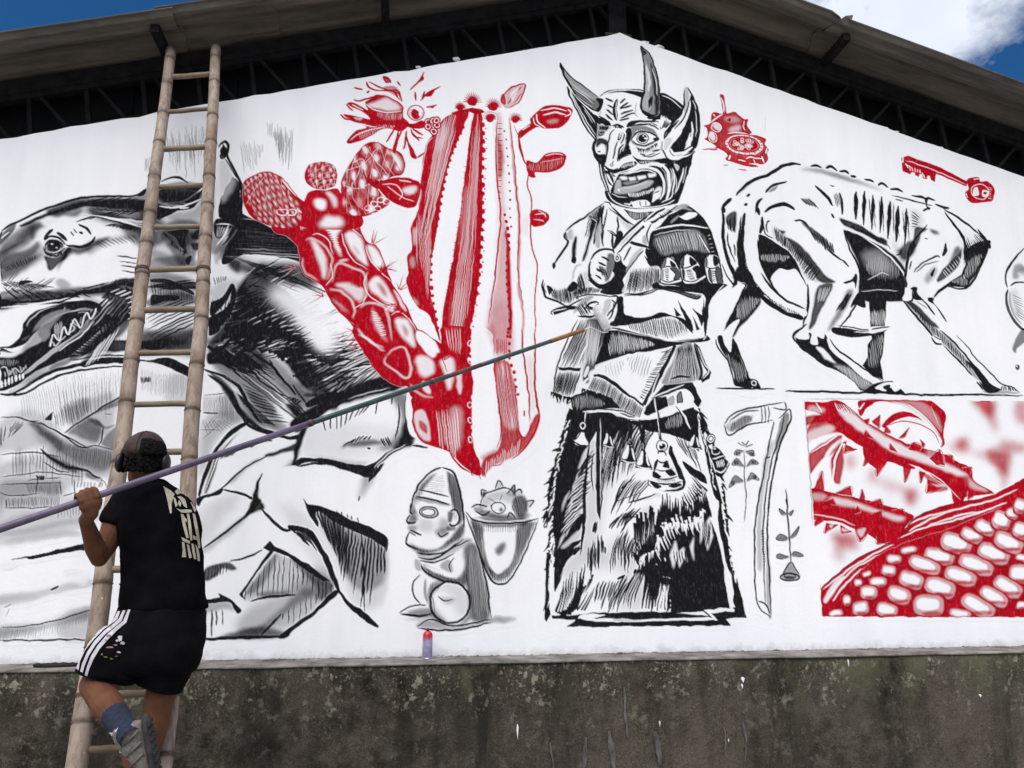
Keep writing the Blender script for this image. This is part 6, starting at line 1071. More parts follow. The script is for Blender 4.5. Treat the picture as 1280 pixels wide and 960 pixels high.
f('315 680 290 720 275 745 310 762 350 745 352 735 330 700', K, .45, .8); ring(312, 742, 38, 15, 1.6, K, .8); ring(312, 738, 22, 9, 1.2, K, .8); l('315 680 285 730', 1.6, K, .7); l('318 680 350 730', 1.6, K, .7); o(312, 745, 20, 8, K, .5, .6); o(302, 440, 5, 12, K, .6)
# ---- corn panel in red
CN = part('painted_corn_panel', 'mural', 'red rectangular panel of thorny stems and corn kernels')
T(1000, 490, 4.571)
PAN = '25 40 1460 57 1460 1290 130 1285'
fp(PAN, WH)
with clip(PAN, 0):
    # blurred blotches of the backdrop
    for q, aa in (('980 40 1110 40 1100 150 1060 140', .85), ('1060 80 1110 80 1130 230 1090 200', .5), ('1230 60 1300 60 1300 180 1240 170', .6), ('890 280 960 260 960 340 900 340', .8), ('1060 340 1200 340 1190 460 1150 470', .85), ('1150 280 1290 300 1280 350 1160 340', .6), ('260 370 320 370 310 430 270 440', .5), ('390 460 440 440 430 520 400 520', .5), ('600 570 670 560 660 640 610 640', .8), ('430 500 560 520 640 580 520 570', .35), ('180 810 320 820 320 900 220 880', .75), ('200 860 250 860 250 960 200 960', .45), ('840 300 900 310 880 350', .4), ('950 330 1100 360 1080 400', .4), ('720 200 770 210 760 260', .6), ('1140 420 1190 440 1180 560 1160 560', .5)): f(q, R, aa, 5)
    # leaf arc top
    f('330 60 400 45 560 40 720 45 800 90 836 140 820 240 830 300 800 320 810 280 760 210 700 150 600 90 480 55 400 80 350 140', R); f('470 180 540 120 640 120 720 180 640 150 560 150 490 200', R); f('560 50 700 60 790 140 810 230 740 160 640 80', WH, .3, 2); l('610 70 720 150 800 250', 1.6, WH, .8); l('750 80 800 200', 1, WH, .5); f('380 130 440 70 560 60 660 100 740 170 800 260 810 320 760 330 640 300 560 260 470 210 400 180', WH, .85, 1.5); f('470 190 540 125 620 115 700 165 640 145 550 160 490 205', R); l('480 210 560 170 660 180 760 230 800 300', 1.2, R)
    # main stem
    f('30 60 130 60 220 50 300 100 380 170 480 230 600 290 700 320 800 350 880 390 980 440 1000 510 1100 570 1090 585 960 600 930 630 880 640 860 560 780 500 680 430 560 400 440 360 330 300 250 250 180 200 120 130 30 100', R)
    f('220 110 300 120 400 200 520 270 640 330 760 380 880 430 960 480 930 490 800 440 660 390 520 340 420 270 320 210', WH, .8, 1.8); l('240 240 340 310 460 370 580 410 680 440 800 500 920 620', 2, WH, .6); f('940 470 1000 520 1080 570 1000 560 950 520', WH, .5, 1.4); f('880 500 960 480 960 540 900 530', R, .8, 1.5); f('720 330 800 330 830 420 760 400', WH, .3, 1.5)
    for q in ('360 160 390 190 400 150', '410 170 455 210 460 130', '480 240 520 230 490 190', '560 270 600 260 625 200', '700 330 715 300 690 270', '740 380 800 330 830 420 780 420', '820 360 875 365 880 410', '920 440 985 432 975 480', '360 250 380 220 420 270', '510 330 520 300 560 350', '620 330 650 290 700 310 680 340', '370 380 365 425 420 380', '430 400 440 485 500 400', '590 420 600 520 640 440', '680 460 690 520 720 460', '730 500 725 580 830 540', '240 290 270 285 250 350 330 330', '960 560 960 620 1000 590'): f(q, R, .95, 0, 0); l(q, 1, R); l(q, .8, WH, .35)
    f('370 300 440 350 560 390 660 430 620 440 500 400 440 440 370 380', R); f('680 450 780 500 850 560 740 570 740 520', R, .8, .5); f('750 530 830 530 820 545', WH, .6, 1)
    # left fan of leaves
    for q in ('25 150 120 130 180 160 60 190 30 200', '30 380 120 300 240 250 200 340 120 400 50 470', '180 380 240 290 250 400 230 520 190 500', '120 130 240 230 180 240 60 280 30 320 40 220'): f(q, R, .9, .6)
    f('40 240 160 190 200 220 90 290 40 300', WH, .6, 2); l('60 490 140 400 170 340 240 270', 5, WH, .9, .6); l('190 540 200 400 250 280', 3, WH, .8); l('60 350 160 290 220 250', 2, WH, .7); f('60 80 140 100 130 120 50 130', WH, .5, 1.5); l('90 60 130 120', 2, WH, .7); l('200 60 220 110 260 90', 1.6, WH, .7); l('320 60 340 100 370 60', 2, WH, .8); h('200 60 280 80', '220 110 330 130', 6, 1.4, WH, .6)
    # second stem
    f('60 560 160 570 240 590 340 610 460 640 560 670 650 710 620 760 560 850 480 870 400 820 300 780 200 740 60 720', R); f('180 600 320 630 460 680 600 720 560 740 420 690 300 660 190 640', WH, .7, 2); f('70 580 150 590 140 620 70 620', WH, .4, 2); l('70 700 200 720 320 770', 2, WH, .5)
    for q in ('80 560 130 450 140 570', '200 580 290 540 300 600', '340 610 360 560 380 640', '390 640 460 610 480 660', '520 680 590 670 600 700', '100 720 75 770 140 740', '150 750 140 810 220 760', '230 760 240 810 300 800', '310 770 345 860 400 800', '440 820 440 870 520 860', '140 630 190 610 210 650', '400 700 470 680 470 720', '330 650 350 690 310 700'): f(q, R, .95, 0, 0); l(q, .9, R); l(q, .7, WH, .35)
    for q in ('170 760 200 745 180 780', '330 790 380 780 350 830', '240 780 290 790 250 800'): f(q, WH, .6, .6)
    # husk
    f('120 1130 200 1050 320 960 440 900 540 850 620 760 680 710 860 640 1000 620 1130 580 1300 490 1300 580 1150 660 1000 720 860 780 700 830 560 880 440 940 340 1040 240 1160 140 1240', R)
    for q in ('600 780 680 730 860 680 1100 620 1290 540', '560 840 700 780 860 740 1060 680 1290 590', '130 1130 260 1030 420 930 540 870', '150 1200 220 1100 330 1000 480 920', '180 1210 250 1110 360 1010', '720 770 900 710 1060 680', '620 800 720 740 840 690'): l(q, 2.4, WH, .7)
    f('140 1180 200 1080 260 1050 200 1140 150 1210', WH, .8, 1.2); l('560 850 620 770 680 710 860 645 1000 620 1130 580 1290 495', 1.6, DR); l('125 1120 220 1040 330 955 440 900 540 850', 1.6, DR)
    # cob ground and kernels
    f('140 1300 240 1160 340 1040 440 940 560 880 700 830 860 780 1000 720 1150 660 1300 570 1300 1300', R); f('150 1290 300 1120 360 1160 220 1300', DR, .25, 4)
    T(1000, 600, 4.571)
    kern = [(625, 405, 45, 18, -8), (540, 455, 42, 24, 5), (385, 540, 25, 14, -20), (800, 440, 85, 42, 12), (715, 490, 90, 38, 20), (510, 520, 40, 30, 5), (895, 365, 88, 52, 18), (985, 320, 62, 34, 22), (1060, 275, 60, 36, 25), (1155, 235, 52, 50, 20), (1215, 195, 35, 26, 30), (1260, 150, 34, 40, 20), (640, 575, 70, 44, 18), (450, 585, 46, 26, 0), (335, 590, 22, 18, 0), (1110, 425, 92, 48, 22), (1010, 490, 100, 44, 22), (1195, 360, 84, 46, 25), (1270, 290, 50, 44, 20), (920, 555, 92, 44, 18), (805, 620, 86, 50, 16), (570, 660, 68, 42, 22), (395, 645, 48, 36, 0), (270, 690, 20, 30, 0), (350, 735, 46, 38, -10), (500, 745, 60, 36, 10), (740, 720, 84, 58, 0), (1260, 540, 60, 50, 0), (1190, 615, 85, 44, 30), (1110, 670, 84, 40, 30), (1020, 725, 100, 46, 30), (920, 770, 60, 24, 10), (210, 765, 40, 20, -10), (1275, 450, 40, 20, 20), (1270, 720, 30, 20, 0)]
    def kn(x, y, rx, ry, rot, c, al, soft, pw=3.2):
        t = np.linspace(0, 6.283, 28, endpoint=False); ct, st = np.cos(t), np.sin(t); X = rx * np.sign(ct) * np.abs(ct) ** (2 / pw); Y = ry * np.sign(st) * np.abs(st) ** (2 / pw); cr, sr = math.cos(math.radians(rot)), math.sin(math.radians(rot))
        _put([_p(np.stack([x + X * cr - Y * sr, y + X * sr + Y * cr], 1))], c, al, soft)
    for x, y, a_, b_, r_ in kern:
        kn(x + 3, y + 5, a_ * 1.22, b_ * 1.36, r_, DR, .5, .7); kn(x, y, a_ * 1.15, b_ * 1.26, r_, R, 1, .3); kn(x - 2, y - 2, a_ * 1.02, b_ * 1.06, r_, WH, .42, .9); kn(x - a_ * .08, y - b_ * .14, a_ * .76, b_ * .62, r_, WH, 1, 1.3)
        f([x - a_ * .5, y + b_ * .75, x + a_ * .2, y + b_ * .55, x + a_ * .85, y + b_ * .7, x + a_ * .6, y + b_ * 1.0, x - a_ * .2, y + b_ * 1.05], R, .7, 1)
        ring(x + 2, y + 4, a_ * 1.16, b_ * 1.22, 1, DR, .8, r_, 10, 170, 'b')
    T(1000, 490, 4.571)
l('25 40 45 280 60 480 75 770', 1.2, K, .5); l('28 42 300 42 500 45', 1, K, .4); l('120 1100 130 1280', 1, R, .8)
# ---- hand wobble and dry brush, then cut each figure out as its own mesh
def _field(h_, w_, cell, seed):
    r = np.random.RandomState(seed); g = r.rand(h_ // cell + 3, w_ // cell + 3).astype(np.float32)
    y = np.arange(h_) / cell; x = np.arange(w_) / cell; yi, xi = y.astype(int), x.astype(int); fy, fx = (y - yi)[:, None], (x - xi)[None, :]
    fy, fx = fy * fy * (3 - 2 * fy), fx * fx * (3 - 2 * fx)
    a = g[yi][:, xi]; b = g[yi][:, xi + 1]; c = g[yi + 1][:, xi]; d = g[yi + 1][:, xi + 1]
    return a * (1 - fy) * (1 - fx) + b * (1 - fy) * fx + c * fy * (1 - fx) + d * fy * fx
def finish():
    H_, W_ = M.k.shape
    for i_, g_ in ((FG, 1.75), (BK, 1.75), (ST, 1.7), (P1, 1.7), (P2, 1.7), (LA, 1.5), (SH, 1.35), (BG, 1.3)):      # pencil-grey figures, worked over twice
        w_ = M.id == i_; M.k[w_] = 1 - (1 - M.k[w_]) ** g_
    dx = (_field(H_, W_, 9, 1) - .5) * 1.8; dy = (_field(H_, W_, 9, 3) - .5) * 1.8
    yy, xx = np.mgrid[0:H_, 0:W_].astype(np.float32); yy = np.clip(yy + dy, 0, H_ - 1.01); xx = np.clip(xx + dx, 0, W_ - 1.01)
    yi, xi = yy.astype(int), xx.astype(int); fy, fx = yy - yi, xx - xi
    for ch in ('k', 'r'):
        a = getattr(M, ch); setattr(M, ch, a[yi, xi] * (1 - fy) * (1 - fx) + a[yi, xi + 1] * (1 - fy) * fx + a[yi + 1, xi] * fy * (1 - fx) + a[yi + 1, xi + 1] * fy * fx)
    for ch in ('k', 'r'):
        a = getattr(M, ch); b_ = a + (a - _blur(a, 1)) * 1.3; setattr(M, ch, np.clip(b_, 0, 1))
    # faint overspray round every stroke
    for _ in range(5):
        for ax, s in ((0, 1), (0, -1), (1, 1), (1, -1)):
            q = np.roll(M.id, s, ax); M.id = np.where(M.id == 0, q, M.id)
    e_ = np.clip((_blur((M.id > 0).astype(np.float32), 3) - .55) * 2.2, 0, 1)      # fades out before the painted patch ends
    M.k = np.clip(M.k + (1 - M.k) * .06 * _blur(M.k, 4) * e_, 0, 1); M.r = np.clip(M.r + (1 - M.r) * .08 * _blur(M.r, 3) * e_, 0, 1)
    M.k = M.k * (1 - .85 * (M.k < .10) * (1 - e_)); M.r = M.r * (1 - .85 * (M.r < .10) * (1 - e_))
finish()
# nothing painted above the sloping edge of the wall
gxv = GX0 + np.arange(M.W) / RES; gzv = GZ1 - np.arange(M.H) / RES
M.id[gzv[:, None] > (AZ - SL * np.abs(gxv - AX) - .012)[None, :]] = 0
PARTS = {}
for i in range(1, len(M.names)):
    name, par, lab = M.names[i]
    ys_, xs_ = np.nonzero(M.id[:-1, :-1] == i)
    if len(ys_) > 20:
        gi = np.full(M.H * M.W, -1, np.int32); c4 = np.stack([ys_ * M.W + xs_, (ys_ + 1) * M.W + xs_, (ys_ + 1) * M.W + xs_ + 1, ys_ * M.W + xs_ + 1], 1)
        u = np.unique(c4); gi[u] = np.arange(len(u)); quads = gi[c4]
        co = np.zeros((len(u), 3), np.float32); co[:, 0] = GX0 + (u % M.W) / RES; co[:, 1] = -.0005; co[:, 2] = GZ1 - (u // M.W) / RES
        me = bpy.data.meshes.new(name); me.vertices.add(len(u)); me.loops.add(len(quads) * 4); me.polygons.add(len(quads))
        me.vertices.foreach_set('co', co.ravel()); me.loops.foreach_set('vertex_index', quads.ravel().astype(np.int32)); me.polygons.foreach_set('loop_start', np.arange(0, len(quads) * 4, 4, dtype=np.int32))
        ca = me.color_attributes.new('paint', 'FLOAT_COLOR', 'POINT'); cv = np.zeros((len(u), 4), np.float32); cv[:, 0] = M.k.ravel()[u]; cv[:, 1] = M.r.ravel()[u]; cv[:, 3] = 1; ca.data.foreach_set('color', cv.ravel())
        me.update(calc_edges=True); ob = link(name, me, MT['wall'])
    else:
        ob = empty(name, wall.location)
    PARTS[i] = ob
    if lab: ob['label'] = lab
for i, ob in PARTS.items():
    par = M.names[i][1]; keep(ob, wall if par == 'mural' else PARTS[par])
# ---------------------------------------------------------------- retaining wall with its ledge
rw = empty('retaining_wall', (AX, -LD, 0)); tag(rw, 'dark lichen-stained concrete retaining wall under the mural', 'wall')
bm = bmesh.new(); nx, nz_ = 150, 24; rn = random.Random(5); g = {}
for i in range(nx + 1):
    for j in range(nz_ + 1):
        x = XL - .6 + (XR - XL + 1.2) * i / nx; z = (LZ - .012) * j / nz_; v = noise.noise(Vector((x * 1.3, 0, z * 1.7))) * .012 + noise.noise(Vector((x * 6, 3, z * 6))) * .004
        y = -LD + v + (.010 if j == nz_ else 0); g[i, j] = bm.verts.new((x, y, z))
for i in range(nx):
    for j in range(nz_): bm.faces.new((g[i, j], g[i + 1, j], g[i + 1, j + 1], g[i, j + 1]))
keep(obj('concrete_face', bm, MT['conc'], None, True), rw)
bm = bmesh.new(); g = {}; prof = [(-LD + .018, -.014), (-LD - .004, -.010), (-LD - .006, -.002), (-LD + .012, .004), (-.20, .004), (-.08, .002), (.0, .004), (.10, .004), (.10, -.10), (-LD + .03, -.10)]
for i in range(nx + 1):
    x = XL - .6 + (XR - XL + 1.2) * i / nx
    for j, (y, dz) in enumerate(prof):
        w_ = noise.noise(Vector((x * 3, j * 2.1, 0))) * .007 + noise.noise(Vector((x * 11, j, 5))) * .004; g[i, j] = bm.verts.new((x, y + (w_ if j < 5 else 0), LZ + dz + (w_ * .6 if j < 7 else 0)))
for i in range(nx):
    for j in range(len(prof)):
        k = (j + 1) % len(prof); bm.faces.new((g[i, j], g[i, k], g[i + 1, k], g[i + 1, j]))
keep(obj('ledge', bm, MT['ledge'], None, True), rw)
# crumbs of plaster and dirt where the wall meets the ledge
bm = bmesh.new(); rn = random.Random(11)
for i in range(420):
    x = rn.uniform(XL + .3, XR - .3); c = (x, rn.uniform(-.05, -.006), LZ + .006); r = rn.uniform(.003, .011)
    bmesh.ops.create_icosphere(bm, subdivisions=1, radius=r, matrix=Matrix.Translation(c) @ Matrix.Diagonal((rn.uniform(1, 3.4), .7, rn.uniform(.4, .9), 1)))
cr = keep(obj('plaster_crumbs', bm, mottled('dirty plaster crumbs', (.05, .045, .04), (.45, .44, .42), 14, .95, .3)), rw); cr['kind'] = 'stuff'
# flecks and runs of white paint on the face
bm = None
for px, py, h_, w_ in ((647, 915, .09, .012), (929, 850, .035, .022), (928, 858, .03, .01), (825, 905, .035, .006), (1061, 829, .045, .006), (911, 926, .02, .006), (142, 906, .012, .012), (1226, 870, .02, .012)):
    p = at(px, py, -LD - .012); bm = bmesh.new(); rn = random.Random(px)
    pts = [(-.5, .1), (-.3, .42), (.1, .5), (.5, .3), (.35, .0), (.12, -.3), (.05, -.5), (-.1, -.3), (-.25, -.1)]
    vs = [bm.verts.new((p.x + a * w_, p.y, p.z + b * h_)) for a, b in pts]; f_ = bm.faces.new(vs)
    r_ = bmesh.ops.extrude_face_region(bm, geom=[f_]); bmesh.ops.translate(bm, vec=(0, .012, 0), verts=[e for e in r_['geom'] if isinstance(e, bmesh.types.BMVert)])
    keep(obj('paint_fleck', bm, MT['white']), rw)
# pale lime streaks running down the concrete
lime = mottled('lime run', (.045, .040, .034), (.125, .12, .115), 26, .95, .3, (1, 1, .3))
for px, py, L_, w_ in ((690, 950, .2, .02), (730, 945, .22, .03), (765, 940, .25, .05), (822, 935, .2, .05), (930, 925, .26, .02), (783, 890, .3, .025), (905, 930, .2, .015)):
    p = at(px, py, -LD - .0135); bm = bmesh.new(); rn = random.Random(px * 3); lo, hi = [], []
    for i in range(9):
        t = i / 8; wv = w_ * (.25 + .75 * math.sin(math.pi * (t * .8 + .1))) * rn.uniform(.5, 1) * .5; xo = p.x + math.sin(t * 3 + px) * .012 + rn.gauss(0, .003); z_ = p.z + L_ * (.5 - t)
        lo.append(bm.verts.new((xo - wv, p.y, z_))); hi.append(bm.verts.new((xo + wv, p.y, z_)))
    for i in range(8): bm.faces.new((lo[i], hi[i], hi[i + 1], lo[i + 1]))
    keep(obj('lime_streak', bm, lime), rw)
# ---------------------------------------------------------------- roof
OV, RO = .36, .52                              # overhang beyond the wall, roof underside above the gable line
cosr = math.cos(math.atan(SL))
roof = empty('roof', (AX, 3, AZ + RO)); tag(roof, 'weathered grey-brown roof of deep corrugated sheets with overhanging verge', 'roof')
def rprof():
    pts = [(-OV, .055), (-OV + .012, .050), (-OV + .03, .012), (-OV + .13, .0), (-OV + .17, .012), (-OV + .215, .085), (-OV + .33, .095), (-OV + .375, .02), (-OV + .475, .0)]
    y = -OV + .475
    for i in range(12):
        pts += [(y + .045, .02), (y + .09, .085), (y + .205, .095), (y + .25, .02), (y + .35, 0)]; y += .35
    return pts
def sheet(xa, xb, lift, mitre=None, cut=.12):
    """one sheet from slope station xa (upper) to xb; sign picks the slope"""
    pr = rprof(); bm = bmesh.new(); g = {}; n = 14; th = .009; rn = random.Random(int(xa * 100)); ph = rn.uniform(0, 9)
    for side in (0, 1):
        for i in range(n + 1):
            x = xa + (xb - xa) * i / n
            for j, (y, dz) in enumerate(pr):
                xx = x
                if mitre and j < 3:                          # clipped corner beside the lap
                    e = cut * (1 - j / 3)
                    if 'a' in mitre and i == 0: xx = xa + math.copysign(e, xb - xa)
                    if 'b' in mitre and i == n: xx = xb - math.copysign(e, xb - xa)
                wv = noise.noise(Vector((x * 2, y * 2, ph))) * .006 + (noise.noise(Vector((x * 14, ph, j))) * .006 if j < 2 else 0)
                g[side, i, j] = bm.verts.new((xx, y + (wv if j < 3 else 0), gz(x) + RO + lift + dz + wv + side * th))
    J = len(pr)
    for i in range(n):
        for j in range(J - 1):
            bm.faces.new((g[0, i, j], g[0, i + 1, j], g[0, i + 1, j + 1], g[0, i, j + 1])); bm.faces.new((g[1, i, j], g[1, i, j + 1], g[1, i + 1, j + 1], g[1, i + 1, j]))
        for j in (0, J - 1): bm.faces.new((g[0, i, j], g[1, i, j], g[1, i + 1, j], g[0, i + 1, j]))
    for i in (0, n):
        for j in range(J - 1): bm.faces.new((g[0, i, j], g[0, i, j + 1], g[1, i, j + 1], g[1, i, j]))
    return keep(obj('roof_sheet', bm, MT['roof']), roof)
xj1, xj2, xj3, xr1, xr2 = at(195, 24, -OV).x, at(322, 8, -OV).x, at(480, 0, -OV).x, at(1064, 38, -OV).x, at(1300, 130, -OV).x + .35
sheet(AX + .02, xj2 - .06, .034, 'b', .19); sheet(xj2 + .09, xj1 - .02, .020, 'a', .17); sheet(xj1 + .10, XL - .5, .0)
sheet(AX - .02 + .04, xr1 - .02, .03, 'b', .08); sheet(xr1 - .14, xr2, .010, 'a', .17); sheet(xr2 - .1, XR + .5, .0)
bm = bmesh.new()
for sgn in (-1, 1):
    for a in range(2): pass
for (xa, za), (xb, zb) in (((AX - .32, gz(AX - .32) + RO + .16), (AX, AZ + RO + .20)), ((AX, AZ + RO + .20), (AX + .32, gz(AX + .32) + RO + .16))):
    for y0, y1 in ((-OV - .03, 4.2),):
        v = [bm.verts.new(p) for p in ((xa, y0, za), (xb, y0, zb), (xb, y1, zb), (xa, y1, za), (xa, y0, za + .012), (xb, y0, zb + .012), (xb, y1, zb + .012), (xa, y1, za + .012))]
        for q_ in ((0, 3, 2, 1), (4, 5, 6, 7), (0, 1, 5, 4), (1, 2, 6, 5), (2, 3, 7, 6), (3, 0, 4, 7)): bm.faces.new([v[i] for i in q_])
keep(obj('ridge_cap', bm, MT['roof']), roof)
# purlins carry the sheets at the laps
for x in (xj1 - .03, xj3, xr1 + .01, xr2 - .03, AX - .12, AX + .12):
    bm = bmesh.new(); beam(bm, (x, -OV + .075, gz(x) + RO - .03), (x, 4.1, gz(x) + RO - .03), .06, .06, (0, 0, 1)); keep(obj('purlin', bm, MT['steel']), roof)
# ---------------------------------------------------------------- lattice girder along the wall head
tr = empty('lattice_girder', (AX, .1, AZ)); tag(tr, 'black steel lattice girder filling the gap between wall head and roof', 'girder')
TY, TB, TT = .10, .028, .385
for sgn, xe in ((-1, XL), (1, XR)):
    for off, nm in ((TB, 'bottom_chord'), (TT, 'top_chord')):
        bm = bmesh.new(); beam(bm, (AX, TY, AZ + off), (xe, TY, gz(xe) + off), .05 if off == TB else .065, .06, (0, 1, 0)); keep(obj(nm, bm, MT['steel']), tr)
    bm = bmesh.new(); beam(bm, (AX, TY - .02, AZ + RO - .07), (xe, TY - .02, gz(xe) + RO - .07), .11, .05, (0, 1, 0)); keep(obj('rafter', bm, MT['steel']), tr)
    step = .385; n = int(abs(xe - AX) / step); bar = bmesh.new(); bar2 = bmesh.new()
    for k in range(n):
        x0 = AX + sgn * (.20 + k * step); x1 = x0 + sgn * .06; x2 = x1 + sgn * .235
        if sgn < 0: pst, dia = (x0 - .03, x0 + .02), (x0 + .05, x0 + .27)
        else: pst, dia = (x0, x0 + .03), (x0 + .35, x0 + .09)
        bm = bmesh.new(); beam(bm, (pst[0], TY, gz(pst[0]) + TT - .03), (pst[1], TY, gz(pst[1]) + TB + .02), .03, .034); keep(obj('upright', bm, MT['steel']), tr)
        bm = bmesh.new()
        a, b = (dia[0], dia[1]) if sgn < 0 else (dia[1], dia[0])
        if sgn < 0: beam(bm, (dia[0], TY, gz(dia[0]) + TT - .03), (dia[1], TY, gz(dia[1]) + TB + .02), .026, .032)
        else: beam(bm, (dia[0] - .04, TY, gz(dia[0]) + TT - .03), (dia[1], TY, gz(dia[1]) + TB + .02), .026, .032)
        keep(obj('diagonal', bm, MT['steel']), tr)
bm = bmesh.new(); beam(bm, (AX - .0, TY - .01, AZ - .0 + .04), (AX, TY - .01, AZ + RO - .03), .15, .07); keep(obj('ridge_post', bm, MT['steel']), tr)
bm = bmesh.new(); box(bm, (AX - .11, TY - .06, AZ + .015), (AX + .11, TY + .03, AZ + .032)); keep(obj('ridge_plate', bm, mottled('rusty plate', (.03, .022, .012), (.08, .055, .03), 9, .7)), tr)
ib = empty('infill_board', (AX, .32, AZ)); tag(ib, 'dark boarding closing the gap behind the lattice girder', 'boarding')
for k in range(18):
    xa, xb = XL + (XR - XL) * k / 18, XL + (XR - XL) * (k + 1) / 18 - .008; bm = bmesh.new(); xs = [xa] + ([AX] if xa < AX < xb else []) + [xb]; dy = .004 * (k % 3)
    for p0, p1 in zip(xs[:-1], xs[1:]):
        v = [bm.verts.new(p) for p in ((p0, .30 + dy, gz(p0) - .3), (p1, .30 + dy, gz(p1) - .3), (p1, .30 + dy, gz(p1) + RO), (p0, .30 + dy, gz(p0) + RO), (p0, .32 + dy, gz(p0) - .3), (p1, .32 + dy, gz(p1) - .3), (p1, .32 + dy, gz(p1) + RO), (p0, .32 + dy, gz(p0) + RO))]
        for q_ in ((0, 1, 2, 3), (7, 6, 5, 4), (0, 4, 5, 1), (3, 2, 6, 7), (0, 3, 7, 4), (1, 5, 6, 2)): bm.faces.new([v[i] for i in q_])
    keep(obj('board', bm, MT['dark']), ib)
# white lumps added to stand in for light spots along the wall head
for px, py, r in ((808, 51, .022), (825, 57, .03), (1109, 158, .016), (1121, 163, .022), (1178, 183, .018), (523, 81, .015), (571, 71, .02), (46, 169, .016)):
    p = at(px, py, -.005); bm = bmesh.new(); bmesh.ops.create_icosphere(bm, subdivisions=2, radius=r, matrix=Matrix.Translation((p.x, .02, p.z - .004)) @ Matrix.Diagonal((1.5, 1, .6, 1)))
    for v in bm.verts: v.co += Vector((noise.noise(v.co * 60), noise.noise(v.co * 60 + Vector((5, 1, 2))), noise.noise(v.co * 50))) * r * .4
    keep(obj('light_spot_lump', bm, MT['white']), wall)
# the rest of the shed behind the gable
sh = empty('shed_walls', (AX, 2, 0)); tag(sh, 'plain grey side and rear walls of the shed behind the mural gable', 'wall')
for nm, lo, hi in (('side_wall', (XL, .19, 0), (XL + .18, 4.0, gz(XL))), ('side_wall', (XR - .18, .19, 0), (XR, 4.0, gz(XR))), ('rear_wall', (XL + .19, 3.85, 0), (XR - .19, 4.0, gz(XL)))):
    bm = bmesh.new(); box(bm, lo, hi); keep(obj(nm, bm, MT['render']), sh)
bm = bmesh.new(); vs = [bm.verts.new((x, y, z)) for y in (3.86, 3.99) for x, z in ((XL + .2, gz(XL)), (XR - .2, gz(XR)), (AX, AZ + .3))]
for q_ in ((0, 1, 2), (5, 4, 3), (0, 3, 4, 1), (1, 4, 5, 2), (2, 5, 3, 0)): bm.faces.new([vs[i] for i in q_])
keep(obj('rear_gable', bm, MT['render']), sh)
bm = bmesh.new(); box(bm, (XL, .11, 0), (XR, .178, LZ - .12)); keep(obj('plinth', bm, MT['render']), sh)
# ---------------------------------------------------------------- spray can
p = at(534, 824, -.10); can = empty('spray_can', (p.x, -.10, LZ + .006)); tag(can, 'lilac spray can with red dome and red drips standing on the ledge', 'spray can')
mcan = mat('lilac lacquer', (.33, .30, .50), .35, .5, .2); q = N(mcan); o3 = q.z(); dr = q.math('ADD', o3[2], q.math('MULTIPLY', q.noise(90, 3, .5, (1, 1, .15)), .10)); q.col(q.mix(q.ramp(dr, (.155, 0), (.185, 1)), q.mix(q.ramp(q.noise(40, 4), (.4, 0), (.7, 1)), (.30, .28, .47), (.42, .40, .56)), (.42, .012, .03)))
mred = mottled('red cap', (.40, .01, .025), (.52, .02, .04), 40, .4, .1, spec=.5)
def canpart(nm, prof, mt):
    bm = bmesh.new(); lathe(bm, prof, (0, 0, 0), 32); o_ = obj(nm, bm, mt, can, True); return o_
canpart('body', [(.030, 0), (.0325, .003), (.0325, .140), (.0315, .143)], mcan)
canpart('dome', [(.0312, .1432), (.031, .147), (.026, .160), (.017, .167), (.014, .168)], mred)
canpart('nozzle', [(.010, .1682), (.010, .176), (.009, .186), (.006, .187)], mottled('dark nozzle', (.12, .01, .02), (.2, .02, .03), 60, .5))
canpart('base_rim', [(.0335, -.003), (.034, .0), (.0333, .004)], mat('can rim', (.5, .5, .52), .3, .5, .9))
# dark scrap lying on the ledge at the left
pa, pb = at(44, 827, -.16), at(104, 831, -.18); bm = bmesh.new(); n = 12
g = {}
for i in range(n + 1):
    t = i / n
    for j in range(5):
        s_ = j / 4 - .5; w_ = .045 * (.35 + .65 * math.sin(math.pi * min(1, t * 1.1)))
        g[i, j] = bm.verts.new((pa.x + (pb.x - pa.x) * t, -.17 + s_ * w_ * 2, LZ + .012 + .016 * abs(noise.noise(Vector((t * 6, s_ * 3, 2)))) + .012 * (1 - abs(s_ * 2))))
for i in range(n):
    for j in range(4): bm.faces.new((g[i, j], g[i + 1, j], g[i + 1, j + 1], g[i, j + 1]))
rag = obj('rag', bm, mottled('black cloth', (.008, .008, .009), (.02, .02, .02), 20, .95), None, True); md = rag.modifiers.new('thick', 'SOLIDIFY'); md.thickness = .012; tag(rag, 'crumpled black rag lying on the ledge left of the ladder', 'rag')
